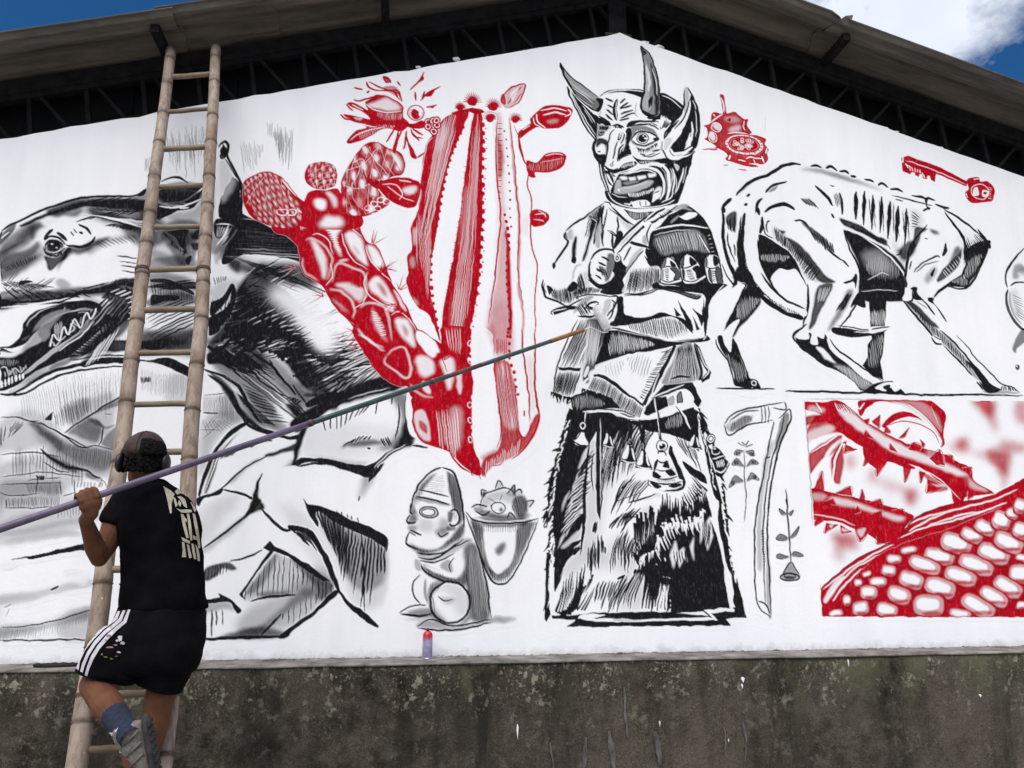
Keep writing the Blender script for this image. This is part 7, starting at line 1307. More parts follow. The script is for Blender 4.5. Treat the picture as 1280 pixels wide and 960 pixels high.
# ---------------------------------------------------------------- bamboo ladder
def ladpt(px, py, off=0):
    """point on the leaning plane of the ladder"""
    d = ray(px, py); k_, zt, yt = .328, 5.45, -.06
    # y = yt - k(zt - z) + off
    t = (yt + off - k_ * zt + k_ * CAM.z - CAM.y) / (d.y - k_ * d.z); return CAM + d * t
MT['bamboo'] = mat('dry bamboo', (.4, .33, .27), .65, .15); q = N(MT['bamboo'])
cb_ = q.mix(q.ramp(q.noise(5, 6, .65, (1, 1, .35)), (.35, 0), (.68, 1)), (.22, .165, .125), (.38, .31, .255)); cb_ = q.mix(q.ramp(q.noise(30, 6, .7, (1, 1, .06)), (.46, 0), (.66, .8)), cb_, (.11, .078, .056)); cb_ = q.mix(q.ramp(q.voro(14), (.03, 1), (.075, 0)), cb_, (.62, .58, .54)); cb_ = q.mix(q.ramp(q.noise(3, 4, .6, None, (4, 4, 4)), (.58, 0), (.70, .6)), cb_, (.17, .08, .05)); ja = q.n('ShaderNodeAttribute', attribute_name='joint'); q.col(q.mix(q.math('MULTIPLY', ja.outputs['Fac'], q.ramp(q.noise(20, 3), (.3, .55), (.6, 1))), cb_, (.07, .05, .036))); q.bump(q.noise(60, 5, .6, (1, 1, .1)), .25, .003)
MT['rung'] = mottled('split bamboo rung', (.10, .075, .05), (.23, .18, .125), 9, .65, .2, (.4, 1, 1))
MT['tie'] = mottled('wire binding', (.03, .022, .018), (.09, .06, .045), 30, .6)
lad = empty('bamboo_ladder', (-1.1, -1.85, 0)); tag(lad, 'tall bamboo pole ladder leaning up to the roof edge', 'ladder')
LR = [(214, 62), (208, 110), (203, 150), (196, 205), (188, 270), (179, 330), (172, 400), (163, 460), (156, 520), (148, 590), (140, 640), (131, 700), (124, 760), (114, 830), (105, 890), (98, 950), (90, 1010), (82, 1080)]
RR = [(270, 60), (268, 110), (265, 160), (262, 215), (258, 280), (254, 340), (251, 400), (246, 460), (242, 520), (238, 580), (234, 640), (229, 700), (223, 760), (216, 830), (210, 890), (204, 950), (197, 1010), (190, 1080)]
def rail(ps, r0, r1, seed):
    P = [ladpt(*p) for p in ps]; last = P[-1]; dirn = (P[-1] - P[-2]).normalized(); P.append(last + dirn * (last.z / -dirn.z) if last.z > .01 else last)
    # resample with bamboo nodes
    D = [0]
    for a, b in zip(P[:-1], P[1:]): D.append(D[-1] + (b - a).length)
    rn = random.Random(seed); nodes = [.12]
    while nodes[-1] < D[-1] - .2: nodes.append(nodes[-1] + rn.uniform(.24, .36))
    st = sorted(set([0, D[-1]] + [x for nd in nodes for x in (nd - .05, nd - .016, nd - .006, nd, nd + .007, nd + .018, nd + .05)] + [i * .12 for i in range(int(D[-1] / .12))])); st = [x for x in st if 0 <= x <= D[-1]]
    def pos(s):
        for i in range(len(D) - 1):
            if s <= D[i + 1] + 1e-6: return P[i].lerp(P[i + 1], (s - D[i]) / (D[i + 1] - D[i]))
        return P[-1]
    pts, rads = [], []
    for s in st:
        dn = min(abs(s - nd) for nd in nodes); t = s / D[-1]; r = r0 + (r1 - r0) * t
        r *= 1.0 + (.10 if dn < .004 else -.02 if dn < .010 else .03 if dn < .02 else 0); q_ = pos(s); pts.append(q_ + Vector((noise.noise(Vector((s * 1.1, seed, 0))), 0, 0)) * .012); rads.append(r)
    bm = bmesh.new(); tube(bm, pts, rads, 20); o_ = keep(obj('rail', bm, MT['bamboo'], None, True), lad); at_ = o_.data.attributes.new('joint', 'FLOAT', 'POINT')
    jv = [1.0 if min(abs(s - nd) for nd in nodes) < .0085 else .35 if min(abs(s - nd) for nd in nodes) < .03 else 0.0 for s in st]
    at_.data.foreach_set('value', np.repeat(np.array(jv, np.float32), 20)); return o_
rail(LR, .035, .045, 3); rail(RR, .035, .045, 8)
RUNGS = [(97, 92), (141, 135), (187, 183), (234, 231), (284, 283), (338, 335), (388, 386), (442, 440), (506, 504), (567, 564), (640, 638), (712, 710), (790, 788), (869, 866), (938, 935), (1003, 1000)]
def xin(ps, y): 
    ys = [p[1] for p in ps]; xs = [p[0] for p in ps]; return float(np.interp(y, ys, xs))
for i, (ya, yb) in enumerate(RUNGS):
    a, b = ladpt(xin(LR, ya) - 4, ya), ladpt(xin(RR, yb) + 4, yb); bm = bmesh.new(); rn = random.Random(i); n = 8
    pts = [a.lerp(b, j / n) + Vector((0, 0, noise.noise(Vector((j * .5, i, 0))) * .004)) for j in range(n + 1)]; r = rn.uniform(.016, .021)
    tube(bm, pts, [r * (1 + .08 * noise.noise(Vector((j, i, 3)))) for j in range(n + 1)], 10, True, .85); keep(obj('rung', bm, MT['rung'], None, True), lad)
    for p_, s_ in ((a, 1), (b, -1)):
        if i == 5 or i in (13,):
            bm = bmesh.new(); c = p_.lerp(b if s_ > 0 else a, .085)
            dv = (ladpt(xin(LR if s_ > 0 else RR, ya) , ya - 8) - ladpt(xin(LR if s_ > 0 else RR, ya), ya + 8)).normalized(); cc_ = ladpt(xin(LR if s_ > 0 else RR, ya), ya)
            for kk in range(3): tube(bm, [cc_ + dv * (kk * .008 - .012), cc_ + dv * (kk * .008 - .005)], .0435 + .0 * kk, 18, True)
            keep(obj('binding', bm, MT['tie'], None, True), lad)
# ---------------------------------------------------------------- long pole with the paint roller
def P_(px, py, y): return at(px, py, y)
p0, p1 = P_(115, 622, -2.02), P_(728, 413, -.17); dv = (p1 - p0).normalized(); tail = p0 - dv * 1.15
pole = empty('roller_pole', p1); tag(pole, 'long paint-stained pole with a white roller reaching across the mural', 'paint roller')
MT['lilac'] = mottled('lilac painted tube', (.058, .046, .082), (.135, .108, .165), 7, .45, .15, (.5, .5, .5), spec=.4)
MT['teal'] = mottled('dark stained tube', (.012, .030, .034), (.035, .075, .075), 9, .45, .15, spec=.5)
MT['stain'] = mottled('red and black stained tube', (.03, .022, .025), (.16, .05, .05), 8, .5, .15, spec=.4)
MT['wood'] = mottled('raw wooden tip', (.20, .085, .022), (.33, .16, .05), 14, .6, .2, (.4, .4, .4))
MT['roller'] = mottled('roller fleece', (.52, .52, .52), (.72, .72, .71), 40, .95, .6)
MT['wire'] = mat('white enamel wire', (.68, .68, .66), .4, .5)
def onp(px):
    """distance along the pole of the point nearest to a picture column"""
    lo, hi = -1.2, (p1 - p0).length + .01
    for _ in range(50):
        m_ = (lo + hi) / 2; w_ = p0 + dv * m_ - CAM
        if 640 + FPX * w_.dot(RT) / w_.dot(FW) < px: lo = m_
        else: hi = m_
    return lo
cuts = [(-1.15, 'lilac', .0150), (onp(388), 'teal', .0145), (onp(560), 'stain', .0140), (onp(600), 'teal', .0142), (onp(688), 'wood', .0155), (onp(729), None, 0)]
for (sa, mt, r), (sb, _, _) in zip(cuts[:-1], cuts[1:]):
    bm = bmesh.new(); tube(bm, [p0 + dv * (sa + (sb - sa) * i / 6) for i in range(7)], r, 16); keep(obj('tube_section', bm, MT[mt], None, True), pole)
for px in (388, 541):
    s_ = onp(px); bm = bmesh.new(); tube(bm, [p0 + dv * (s_ - .012), p0 + dv * (s_ + .012)], .0185, 16); keep(obj('joint_ring', bm, MT['stain'], None, True), pole)
e0 = p0 + dv * onp(729); r0_, r1_ = P_(745, 383, -.052), P_(759, 413, -.052)
bm = bmesh.new(); tube(bm, [e0, P_(738, 409, -.15), P_(746, 413, -.11), P_(754, 416, -.075), P_(760, 415, -.06), r1_.lerp(r0_, .05)], .0042, 8); keep(obj('wire_frame', bm, MT['wire'], None, True), pole)
ax_ = (r0_ - r1_).normalized(); Lr = (r0_ - r1_).length
bm = bmesh.new(); tube(bm, [r1_ + ax_ * (Lr * t) for t in (0, .04, .5, .96, 1)], [.027, .032, .033, .032, .027], 18); keep(obj('roller_sleeve', bm, MT['roller'], None, True), pole)
bm = bmesh.new(); tube(bm, [r1_ - ax_ * .008, r1_ + ax_ * .004], .014, 12); keep(obj('end_cap', bm, MT['wire'], None, True), pole)
# ---------------------------------------------------------------- the painter
BY = -1.74
man = empty('person', (P_(195, 960, BY).x, BY, .55)); tag(man, 'person in black t-shirt and striped shorts on the ladder, shouldering a long pole', 'person')
MT['skin'] = mat('skin', (.11, .042, .024), .6, .15); q = N(MT['skin']); q.col(q.mix(q.ramp(q.noise(9, 5), (.35, 0), (.7, 1)), (.095, .037, .019), (.15, .062, .033))); q.bump(q.noise(160, 4), .15, .001)
q.b.inputs['Subsurface Weight'].default_value = .08; q.b.inputs['Subsurface Radius'].default_value = (.02, .008, .004)
MT['tee'] = mottled('black cotton', (.0030, .0030, .0038), (.0060, .0060, .0072), 9, .95, .4, spec=.02)
MT['shorts'] = mottled('black polyester', (.0030, .0030, .0036), (.0060, .0060, .0070), 12, .9, .3, spec=.05)
MT['cap'] = mottled('faded brown cap', (.030, .018, .017), (.058, .037, .034), 14, .9, .3)
MT['hair'] = mottled('black hair', (.003, .0025, .0025), (.008, .0065, .006), 60, .8, .8, spec=.1)
MT['phone'] = mat('black plastic', (.012, .012, .014), .45, .4)
MT['sock'] = mottled('navy sock', (.012, .017, .036), (.024, .031, .058), 60, .95, .5)
MT['shoe'] = mottled('grey mesh shoe', (.10, .09, .075), (.22, .20, .17), 70, .85, .5); MT['sole'] = mottled('dark rubber sole', (.02, .02, .022), (.05, .05, .05), 25, .8, .4)
MT['print'] = mottled('beige print', (.36, .33, .25), (.47, .44, .34), 60, .8, .1); MT['stripe'] = mottled('white stripe', (.46, .44, .48), (.62, .60, .63), 30, .8, .1)
U = RT.copy()                                  # picture-right, level
V = Vector((-RT.y, RT.x, 0))                   # away from the lens, level
def cap_(bm, a, b, ra, rb, n=14):
    a, b = Vector(a), Vector(b); d = (b - a)
    ell(bm, a, (ra, ra, ra), None, n, 8); ell(bm, b, (rb, rb, rb), None, n, 8); tube(bm, [a, a.lerp(b, .5), b], [ra, (ra + rb) / 2, rb], n)
def chain(bm, pts):
    for (a, ra), (b, rb) in zip(pts[:-1], pts[1:]): cap_(bm, a, b, ra, rb)
bm = bmesh.new()
HC = P_(180, 578, BY - .02)                    # head centre
# head faces the wall and a little to the right
fdir = (V * .97 - U * .10 + Vector((0, 0, .06))).normalized(); sdir_ = fdir.cross(Vector((0, 0, 1))).normalized(); udir = sdir_.cross(fdir)
HM = Matrix((sdir_, fdir, udir)).transposed()
def hp_(x, y, z): return HC + HM @ Vector((x, y, z))
ell(bm, hp_(0, -.005, .02), (.076, .096, .100), HM, 20, 14); ell(bm, hp_(0, .035, -.06), (.055, .062, .065), HM, 16, 10); ell(bm, hp_(0, .075, -.095), (.028, .022, .02), HM)
ell(bm, hp_(0, .098, -.015), (.014, .022, .026), HM); ell(bm, hp_(0, .088, .012), (.012, .02, .03), HM)           # nose
ell(bm, hp_(0, .083, -.058), (.024, .014, .008), HM); ell(bm, hp_(0, .081, -.07), (.022, .013, .008), HM)          # lips
for s_ in (-1, 1):
    ell(bm, hp_(s_ * .077, -.008, .0), (.010, .022, .033), HM); ell(bm, hp_(s_ * .034, .082, .025), (.026, .012, .008), HM); ell(bm, hp_(s_ * .045, .06, -.025), (.026, .026, .024), HM)
NK = P_(184, 612, BY - .015)
chain(bm, [(hp_(0, -.02, -.06), .056), (NK, .060), (P_(190, 640, BY), .075)])
# torso inside the shirt
chain(bm, [(P_(196, 650, BY), .10), (P_(202, 700, BY), .11), (P_(205, 752, BY), .10)])
SHL, ELB, WRI = P_(156, 637, BY - .01), P_(124, 698, BY - .06), P_(107, 650, -1.985)
chain(bm, [(P_(170, 630, BY), .060), (SHL, .058), (SHL.lerp(ELB, .45), .055), (SHL.lerp(ELB, .78), .044), (ELB, .036), (ELB.lerp(WRI, .28), .042), (ELB.lerp(WRI, .6), .034), (WRI, .026)])
# right arm reaches forward to the wall side, hidden by the back
SHR = P_(226, 640, BY + .06); ER_ = P_(232, 700, BY + .22); WR_ = P_(205, 660, BY + .38)
chain(bm, [(P_(215, 632, BY), .06), (SHR, .058), (ER_, .038), (WR_, .028)]); ell(bm, WR_ + Vector((-.04, .03, .05)), (.035, .03, .05))
for k in range(4): chain(bm, [(WR_ + Vector((-.06 + k * .018, .05, .075)), .009), (WR_ + Vector((-.075 + k * .018, .06, .10)), .0085), (WR_ + Vector((-.085 + k * .018, .04, .115)), .008)])
chain(bm, [(WR_ + Vector((-.02, .02, .06)), .011), (WR_ + Vector((-.055, .0, .095)), .009)])
# left hand closed round the pole
gp = p0 + dv * onp(108); hx = dv; up_ = (Vector((0, 0, 1)) - hx * hx.z).normalized(); bk_ = hx.cross(up_).normalized()      # bk_: roughly towards / away from the lens
if bk_.dot(FW) > 0: bk_ = -bk_
def hd(a, u_, b_): return gp + hx * a + up_ * u_ + bk_ * b_
chain(bm, [(WRI, .027), (hd(-.006, -.058, .018), .029), (hd(-.004, -.035, .02), .032)])
ell(bm, hd(-.004, -.022, .034), (.043, .030, .020), Matrix((hx, up_, bk_)).transposed(), 14, 10); ell(bm, hd(.0, -.038, .022), (.040, .026, .026), Matrix((hx, up_, bk_)).transposed(), 14, 10)
for k, (ln, rr) in enumerate(((.95, .0098), (1.05, .0102), (1.0, .0098), (.85, .0088))):
    a = .034 - k * .0215
    chain(bm, [(hd(a, .000, .040), rr * 1.12), (hd(a + .002, .030 * ln, .026), rr * 1.05), (hd(a + .003, .036 * ln, -.008), rr), (hd(a + .002, .014, -.030), rr * .94), (hd(a, -.008, -.030), rr * .86)])
chain(bm, [(hd(.030, -.036, .020), .0135), (hd(.046, -.020, .000), .0120), (hd(.044, .000, -.024), .0105), (hd(.036, .018, -.034), .0092)])
# legs
HPL, HPR = P_(178, 775, BY), P_(228, 775, BY + .02)
KNL, ANL = P_(117, 856, BY - .02), P_(158, 915, BY - .26)
chain(bm, [(HPL, .085), (HPL.lerp(KNL, .5), .078), (HPL.lerp(KNL, .85), .062), (KNL, .056), (KNL.lerp(ANL, .22), .058), (KNL.lerp(ANL, .45), .060), (KNL.lerp(ANL, .75), .046), (ANL, .034)])
rp_ = ladpt(178, 1003); KNR, ANR = P_(197, 884, BY + .03), rp_ + Vector((.0, -.035, .128))
chain(bm, [(HPR, .088), (HPR.lerp(KNR, .5), .078), (KNR, .058), (KNR.lerp(ANR, .3), .062), (KNR.lerp(ANR, .6), .055), (ANR, .036)])
toe = (P_(174, 1000, BY - .22) - ANL).normalized()
chain(bm, [(ANL, .034), (ANL + toe * .12, .032)]); chain(bm, [(ANR, .036), (ANR + Vector((.0, .14, -.05)), .032)])
body = keep(obj('body', bm, MT['skin'], None, True), man)
rm = body.modifiers.new('remesh', 'REMESH'); rm.mode = 'VOXEL'; rm.voxel_size = .0042; rm.use_smooth_shade = True
sm_ = body.modifiers.new('smooth', 'SMOOTH'); sm_.iterations = 3; sm_.factor = .5
for s_ in (-1, 1):
    bm = bmesh.new(); ell(bm, hp_(s_ * .032, .079, .012), (.013, .013, .011), HM); keep(obj('eye', bm, mat('eye white', (.7, .68, .65), .2, .5), None, True), man)
# ---- clothes: rings read across the figure
def ring(pl, pr, py, y, dep, tilt=0, push=0):
    a, b = P_(pl, py + tilt, y), P_(pr, py - tilt, y); c = (a + b) / 2 + V * push; return c, (b - a) / 2, V * dep
def cloth(nm, bm, mt, amp=.006, fr=(6, 6, 9), parent=man, sub=2, seed=0, th=.003):
    o_ = keep(obj(nm, bm, mt, None, True), parent); md = o_.modifiers.new('sub', 'SUBSURF'); md.levels = md.render_levels = sub
    dg = bpy.context.evaluated_depsgraph_get(); me = bpy.data.meshes.new_from_object(o_.evaluated_get(dg)); o_.modifiers.clear(); o_.data = me
    for v in me.vertices:
        c = v.co; n_ = v.normal; w_ = abs(noise.noise(Vector((c.x * fr[0], c.y * fr[1], c.z * fr[2] + seed)))) + .5 * noise.noise(Vector((c.x * fr[0] * 2.7, c.y * 7, c.z * fr[2] * 2.2 + 3 + seed)))
        v.co = c + n_ * (w_ - .35) * amp
    for p in me.polygons: p.use_smooth = True
    return o_
bm = bmesh.new()
loft(bm, [ring(168, 201, 598, BY - .01, .070), ring(163, 207, 603, BY - .01, .080), ring(152, 222, 612, BY - .005, .100, 2), ring(144, 238, 625, BY, .118, 2), ring(146, 247, 645, BY, .128), ring(152, 250, 668, BY, .132), ring(152, 251, 695, BY, .130), ring(155, 254, 725, BY, .132), ring(153, 257, 748, BY + .005, .136), ring(150, 257, 760, BY + .005, .138), ring(150, 257, 763, BY + .005, .136)], 28, True, 2.5)
tee = cloth('t_shirt', bm, MT['tee'], .020, (4, 4, 7))
# sleeve of the raised arm
ad = (ELB - SHL).normalized(); nn = ad.cross(FW).normalized()
def slv(t, ru, rv): return SHL.lerp(ELB, t), nn * ru, ad.cross(nn) * rv
bm = bmesh.new(); loft(bm, [slv(-.38, .070, .07), slv(-.15, .080, .080), slv(.1, .080, .080), slv(.30, .078, .076), slv(.40, .076, .074)], 20, True, 2.1); cloth('sleeve', bm, MT['tee'], .008, seed=4)
ad2 = (ER_ - SHR).normalized(); n2 = ad2.cross(Vector((1, 0, 0))).normalized()
bm = bmesh.new(); loft(bm, [(SHR.lerp(ER_, t), n2 * r, ad2.cross(n2) * r) for t, r in ((-.3, .05), (0, .062), (.35, .066), (.6, .064))], 18, True, 2.1); cloth('sleeve', bm, MT['tee'], .008, seed=9)
# shorts: seat and two legs
bm = bmesh.new(); loft(bm, [ring(153, 252, 750, BY + .005, .125), ring(151, 254, 762, BY + .005, .132), ring(143, 256, 778, BY + .005, .140), ring(138, 254, 798, BY, .142), ring(136, 251, 818, BY, .136), ring(146, 246, 836, BY + .005, .120), ring(158, 238, 846, BY + .01, .095)], 28, True, 2.5); seat = cloth('shorts_seat', bm, MT['shorts'], .009, seed=2)
tdir = (KNL - HPL).normalized(); tn = tdir.cross(FW).normalized()
def leg_r(pa, pb, y, dep):
    a, b = P_(pa[0], pa[1], y), P_(pb[0], pb[1], y); return (a + b) / 2, (b - a) / 2, V * dep
bm = bmesh.new(); loft(bm, [leg_r((140, 772), (212, 800), BY, .125), leg_r((124, 790), (196, 822), BY, .125), leg_r((112, 808), (184, 840), BY - .005, .118), leg_r((102, 826), (174, 854), BY - .01, .108), leg_r((97, 834), (166, 854), BY - .015, .085), leg_r((96, 836), (165, 856), BY - .015, .084), leg_r((97, 837), (164, 857), BY - .015, .080)], 26, True, 2.4); lleg = cloth('shorts_leg', bm, MT['shorts'], .009, seed=6)
bm = bmesh.new(); loft(bm, [leg_r((180, 790), (255, 790), BY + .015, .125), leg_r((178, 815), (249, 812), BY + .015, .122), leg_r((176, 838), (238, 842), BY + .02, .115), leg_r((172, 848), (227, 864), BY + .025, .085), leg_r((172, 851), (226, 867), BY + .025, .084), leg_r((173, 852), (225, 868), BY + .025, .080)], 26, True, 2.4); rleg = cloth('shorts_leg', bm, MT['shorts'], .009, seed=7)
# ---- prints laid on the cloth
dg = bpy.context.evaluated_depsgraph_get()
def bvh(o_): return BVHTree.FromPolygons([o_.matrix_world @ v.co for v in o_.data.vertices], [tuple(p.vertices) for p in o_.data.polygons])
bpy.context.view_layer.update()
def decal(nm, polys, targets, mt, parent, lift=.0025, cuts=3):
    """flat print: outlines read on the garment, laid on its surface"""
    bm = bmesh.new()
    for pl in polys:
        vs = [bm.verts.new((x, y, 0)) for x, y in pl]
        try: bm.faces.new(vs)
        except ValueError: continue
    bmesh.ops.triangulate(bm, faces=bm.faces); bmesh.ops.subdivide_edges(bm, edges=bm.edges, cuts=cuts, use_grid_fill=True); dead = []
    for v in bm.verts:
        d = ray(v.co.x, v.co.y).normalized(); best = None
        for t in targets:
            h_ = t.ray_cast(CAM, d)
            if h_[0] is not None and (best is None or h_[3] < best[3]): best = h_
        if best is None: dead.append(v)
        else:
            n_ = best[1] if best[1].dot(d) < 0 else -best[1]; v.co = best[0] + n_ * lift
    if dead: bmesh.ops.delete(bm, geom=dead, context='VERTS')
    return keep(obj(nm, bm, mt, None), parent)
T1 = [bvh(tee)]
def TP(s): # coordinates read in the enlarged crop (4x) of the back
    a = [float(x) for x in s.split()]; return [(a[i] / 4, 520 + a[i + 1] / 4) for i in range(0, len(a), 2)]
letters = ['815 352 832 362 852 374 872 392 866 402 852 394 857 440 858 486 850 488 842 450 832 405 823 375', '864 404 876 414 886 446 878 458 870 432', '872 380 888 364 914 360 938 370 956 392 970 430 978 474 970 482 958 450 942 414 922 394 900 388 884 394',
           '884 404 902 402 922 416 930 440 934 462 918 452 906 432 896 416', '880 462 900 470 930 468 956 470 958 482 932 484 906 484', '902 490 916 492 924 530 934 572 942 610 930 612 918 570 908 528', '932 488 944 490 952 530 958 580 960 622 950 624 944 580 938 530',
           '960 486 974 492 986 550 996 612 999 660 990 664 982 612 970 548', '906 606 948 626 946 640 910 622', '908 628 920 632 926 668 930 706 908 706 912 670', '932 640 944 646 950 676 958 708 944 712 938 680', '954 636 966 640 972 676 980 716 968 716 960 680', '974 640 990 668 996 700 997 726 986 724 982 690', '918 500 934 520 930 534 916 514', '962 596 980 604 984 622 964 616', '893 420 905 440 900 456 888 440']
decal('back_print', [TP(s) for s in letters], T1, MT['print'], tee)
T2 = [bvh(lleg), bvh(seat)]
def TS(s):
    a = [float(x) for x in s.split()]; return [(a[i] / 4, 720 + a[i + 1] / 4) for i in range(0, len(a), 2)]
for s in ('592 176 604 176 590 215 560 240 520 268 470 320 430 370 404 425 396 470 385 462 396 412 424 352 468 300 520 252 556 226 575 210', '617 172 630 172 610 225 575 255 530 290 480 345 448 395 425 450 416 482 404 476 414 436 440 378 474 326 524 274 568 240 596 214', '642 168 654 168 634 232 592 268 546 312 500 365 470 415 450 460 438 500 426 494 438 450 458 398 490 348 538 292 586 250 618 224'):
    decal('stripe', [TS(s)], T2, MT['stripe'], lleg, .003)
rr_ = random.Random(3)
def blob(cx, cy, rx, ry, n=9): return [(cx + rx * math.cos(i * 6.283 / n) * rr_.uniform(.6, 1.2), cy + ry * math.sin(i * 6.283 / n) * rr_.uniform(.6, 1.2)) for i in range(n)]
def splash(bl, mt, lift):
    for b_ in bl: decal('paint_splash', [blob(*b_)], T2, mt, lleg, lift)
splash([(151, 798, 3, 4.5), (154, 804, 3, 2), (147, 801, 2, 1.5), (149, 815, 3, 1.2)], mottled('grey white paint', (.3, .3, .31), (.6, .6, .6), 60, .7), .0035)
splash([(138, 809, 5, 1.6), (145, 806, 3, 1), (136, 795, 3.5, 1.6), (133, 800, 2, 1)], mottled('pink paint', (.22, .10, .12), (.40, .22, .24), 60, .7), .0040)
splash([(128, 818, 1.4, 2), (133, 821, 3, 1), (140, 823, 2.4, 1), (146, 820, 1.6, .9)], mottled('ochre paint', (.10, .08, .02), (.22, .17, .04), 60, .7), .0045)
# ---- cap, hair, headphones
bm = bmesh.new(); bmesh.ops.create_uvsphere(bm, u_segments=24, v_segments=14, radius=1)
bmesh.ops.delete(bm, geom=[v for v in bm.verts if v.co.z < -.08], context='VERTS')
cm_ = Matrix.Translation(hp_(0, -.006, .042)) @ HM.to_4x4() @ Matrix.Rotation(math.radians(4), 4, 'X') @ Matrix.Diagonal((.088, .108, .094, 1)); bmesh.ops.transform(bm, matrix=cm_, verts=bm.verts)
capo = keep(obj('cap', bm, MT['cap'], None, True), man); md = capo.modifiers.new('s', 'SOLIDIFY'); md.thickness = .004
bm = bmesh.new(); loft(bm, [(hp_(0, y_, z_), HM @ Vector((w_, 0, 0)), HM @ Vector((0, 0, .004))) for y_, z_, w_ in ((.075, .035, .078), (.11, .032, .074), (.145, .020, .055), (.165, .010, .025))], 16); keep(obj('brim', bm, MT['cap'], None, True), capo)
bm = bmesh.new(); ell(bm, hp_(0, -.006, .137), (.008, .008, .005), HM, 8, 6); keep(obj('cap_button', bm, MT['cap'], None, True), capo)
bm = bmesh.new(); tube(bm, [hp_(.001 + .0885 * math.sin(a) * .0, -.006 - .110 * math.cos(a), .042 + .096 * math.sin(a)) for a in [i * math.pi / 14 for i in range(15)]], .0018, 6); keep(obj('seam', bm, MT['cap'], None, True), capo)
# curls under and through the cap
bm = bmesh.new(); rn = random.Random(4)
for i in range(520):
    u_, v_ = rn.uniform(-.5, 2.0), rn.uniform(-.050, .012)
    rr0 = .082 + rn.uniform(-.006, .014); c = hp_(math.sin(u_) * rr0 * .95, -math.cos(u_) * rr0 * 1.18 - .004, v_ + .01)
    if math.cos(u_) < -.5: continue
    r = rn.uniform(.005, .011) * (1.25 if u_ > .2 else .9); ell(bm, c, (r, r, r * rn.uniform(.8, 1.3)), None, 6, 4)
for i in range(260):     # tuft pushed out at the back right
    a, b = rn.uniform(.25, 1.5), rn.uniform(.0, 1)
    el_ = b * .85 * (1 - .35 * abs(a - .7)); c = hp_(math.sin(a) * math.cos(el_) * .096, -.006 - math.cos(a) * math.cos(el_) * .116, .034 + math.sin(el_) * .088); r = rn.uniform(.005, .011); ell(bm, c, (r, r, r), None, 6, 4)
hair = keep(obj('hair', bm, MT['hair'], None, True), man)
hph = empty('headphones', hp_(0, 0, .1)); tag(hph, 'black over-ear headphones worn over the brown cap', 'headphones')
bm = bmesh.new(); pts = [hp_(-math.cos(a) * .098, -.012 + .02 * math.sin(a), .010 + math.sin(a) * .128) for a in [i * math.pi / 18 for i in range(19)]]
R_ = []
loft(bm, [(p_, HM @ Vector((0, .012, 0)), (p_ - hp_(0, 0, .012)).normalized() * .005) for p_ in pts], 10); keep(obj('headband', bm, MT['phone'], None, True), hph)
for s_ in (-1, 1):
    bm = bmesh.new(); c = hp_(s_ * .098, -.012, -.004); ell(bm, c, (.020, .037, .043), HM, 18, 12); e_ = keep(obj('ear_cup', bm, MT['phone'], None, True), hph)
    bm = bmesh.new(); ell(bm, hp_(s_ * .082, -.012, -.004), (.012, .039, .044), HM, 18, 12); keep(obj('ear_cushion', bm, MT['tee'], None, True), e_)
bm = bmesh.new(); ell(bm, hp_(-.1185, -.02, -.012), (.002, .005, .008), HM, 10, 6); keep(obj('logo_spot', bm, mat('grey mark', (.5, .5, .5), .3), None, True), hph)
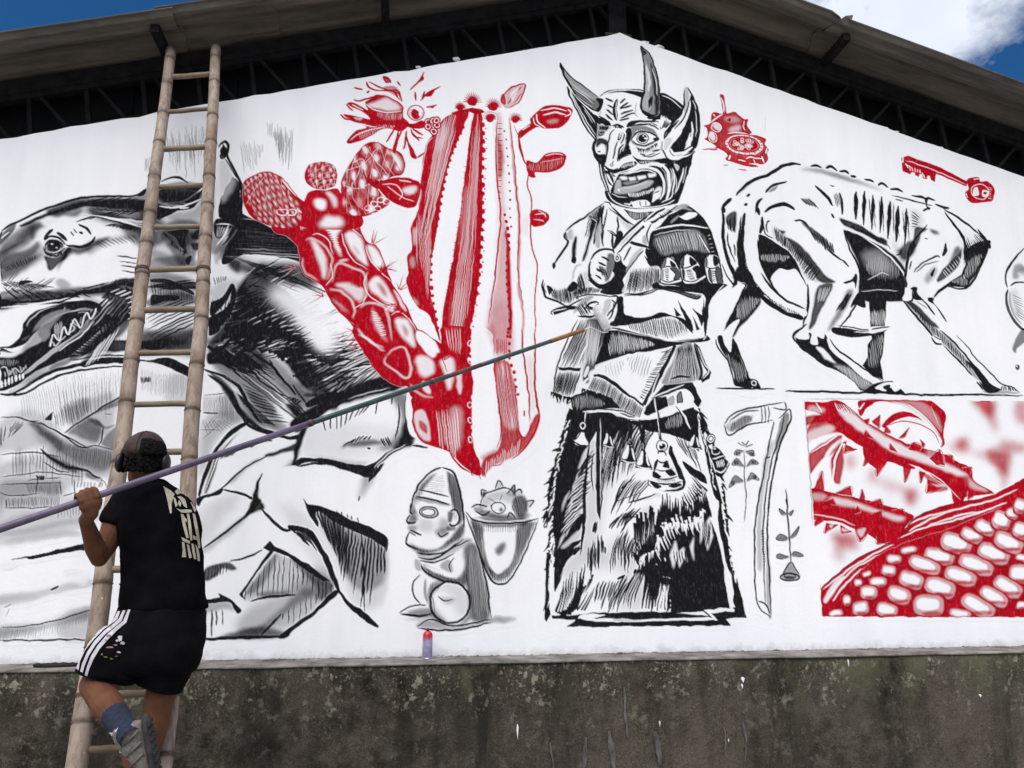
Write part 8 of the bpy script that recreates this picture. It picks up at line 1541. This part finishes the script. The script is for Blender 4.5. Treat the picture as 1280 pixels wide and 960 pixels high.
# ---- sock and shoes
ld = (ANL - KNL).normalized(); ln_ = ld.cross(FW).normalized(); lv = ld.cross(ln_)
bm = bmesh.new(); loft(bm, [(KNL.lerp(ANL, t), ln_ * a, lv * a) for t, a in ((.66, .053), (.70, .053), (.85, .047), (1.0, .043), (1.12, .042))], 22, False, 2.0); sock = cloth('sock', bm, MT['sock'], .004, (14, 14, 20), seed=1)
sv = bvh(sock)
def TK(s):
    a = [float(x) for x in s.split()]; return [(a[i] / 4, 720 + a[i + 1] / 4) for i in range(0, len(a), 2)]
decal('sock_mark', [TK('548 782 556 788 568 782 582 770 594 757 585 776 570 792 558 802 548 800 545 792')], [sv], MT['stripe'], sock, .0025)
def shoe(ank, toe_d, sole_n, nm):
    """toe_d: heel to toe, sole_n: out of the sole"""
    sd = toe_d.cross(sole_n).normalized(); t_ = empty(nm, ank); keep(t_, man); B = ank + toe_d * -.055
    def R3(s, w_, hlo, hhi): c = B + toe_d * s + sole_n * (hlo - hhi) / 2; return c, sd * w_, sole_n * ((hlo + hhi) / 2)
    bm = bmesh.new(); loft(bm, [R3(.0, .026, .060, .040), R3(.02, .038, .068, .052), R3(.07, .040, .070, .050), R3(.12, .043, .070, .020), R3(.18, .047, .070, -.010), R3(.24, .042, .070, -.025), R3(.275, .024, .068, -.040)], 22, True, 2.4); up2 = cloth('upper', bm, MT['shoe'], .003, (20, 20, 20), t_, 2)
    bm = bmesh.new(); loft(bm, [(B + toe_d * s + sole_n * .076, sd * w_, sole_n * .013) for s, w_ in ((-.008, .022), (.02, .040), (.08, .040), (.14, .045), (.20, .050), (.25, .043), (.285, .022))], 20, True, 3); so_ = keep(obj('sole', bm, MT['sole'], None, True), t_)
    for k in range(9):
        s = .02 + k * .028; bm = bmesh.new(); c = B + toe_d * s + sole_n * .089; m_ = Matrix((sd, toe_d, sole_n)).transposed().to_4x4(); m_.translation = c; box(bm, (-.034, -.009, -.003), (.034, .009, .004), m_); keep(obj('tread', bm, MT['sole']), so_)
    for k in range(4):
        s = .10 + k * .028; bm = bmesh.new(); tube(bm, [B + toe_d * s + sd * (.030 * math.cos(a)) - sole_n * (.030 * math.sin(a) * (1.25 - k * .28) - .004) for a in [i * math.pi / 8 for i in range(9)]], .0035, 6); keep(obj('lace', bm, MT['stripe'], None, True), t_)
    for sg in (-1, 1):
        for k in range(3):
            bm = bmesh.new(); a = B + toe_d * (.03 + k * .045) + sd * sg * .041 + sole_n * .055; b = B + toe_d * (.07 + k * .045) + sd * sg * .038 - sole_n * .005; tube(bm, [a, a.lerp(b, .5) + sd * sg * .005, b], .005, 6); keep(obj('overlay', bm, MT['roof'], None, True), t_)
    return t_
sn = (U * .95 + V * .22 + Vector((0, 0, .05))); sn = (sn - toe * sn.dot(toe)).normalized()
shoe(ANL + toe * .02, toe, sn, 'shoe'); shoe(ANR + Vector((0, 0, -.02)), Vector((.05, 1, 0)).normalized(), Vector((0, 0, -1)), 'shoe')
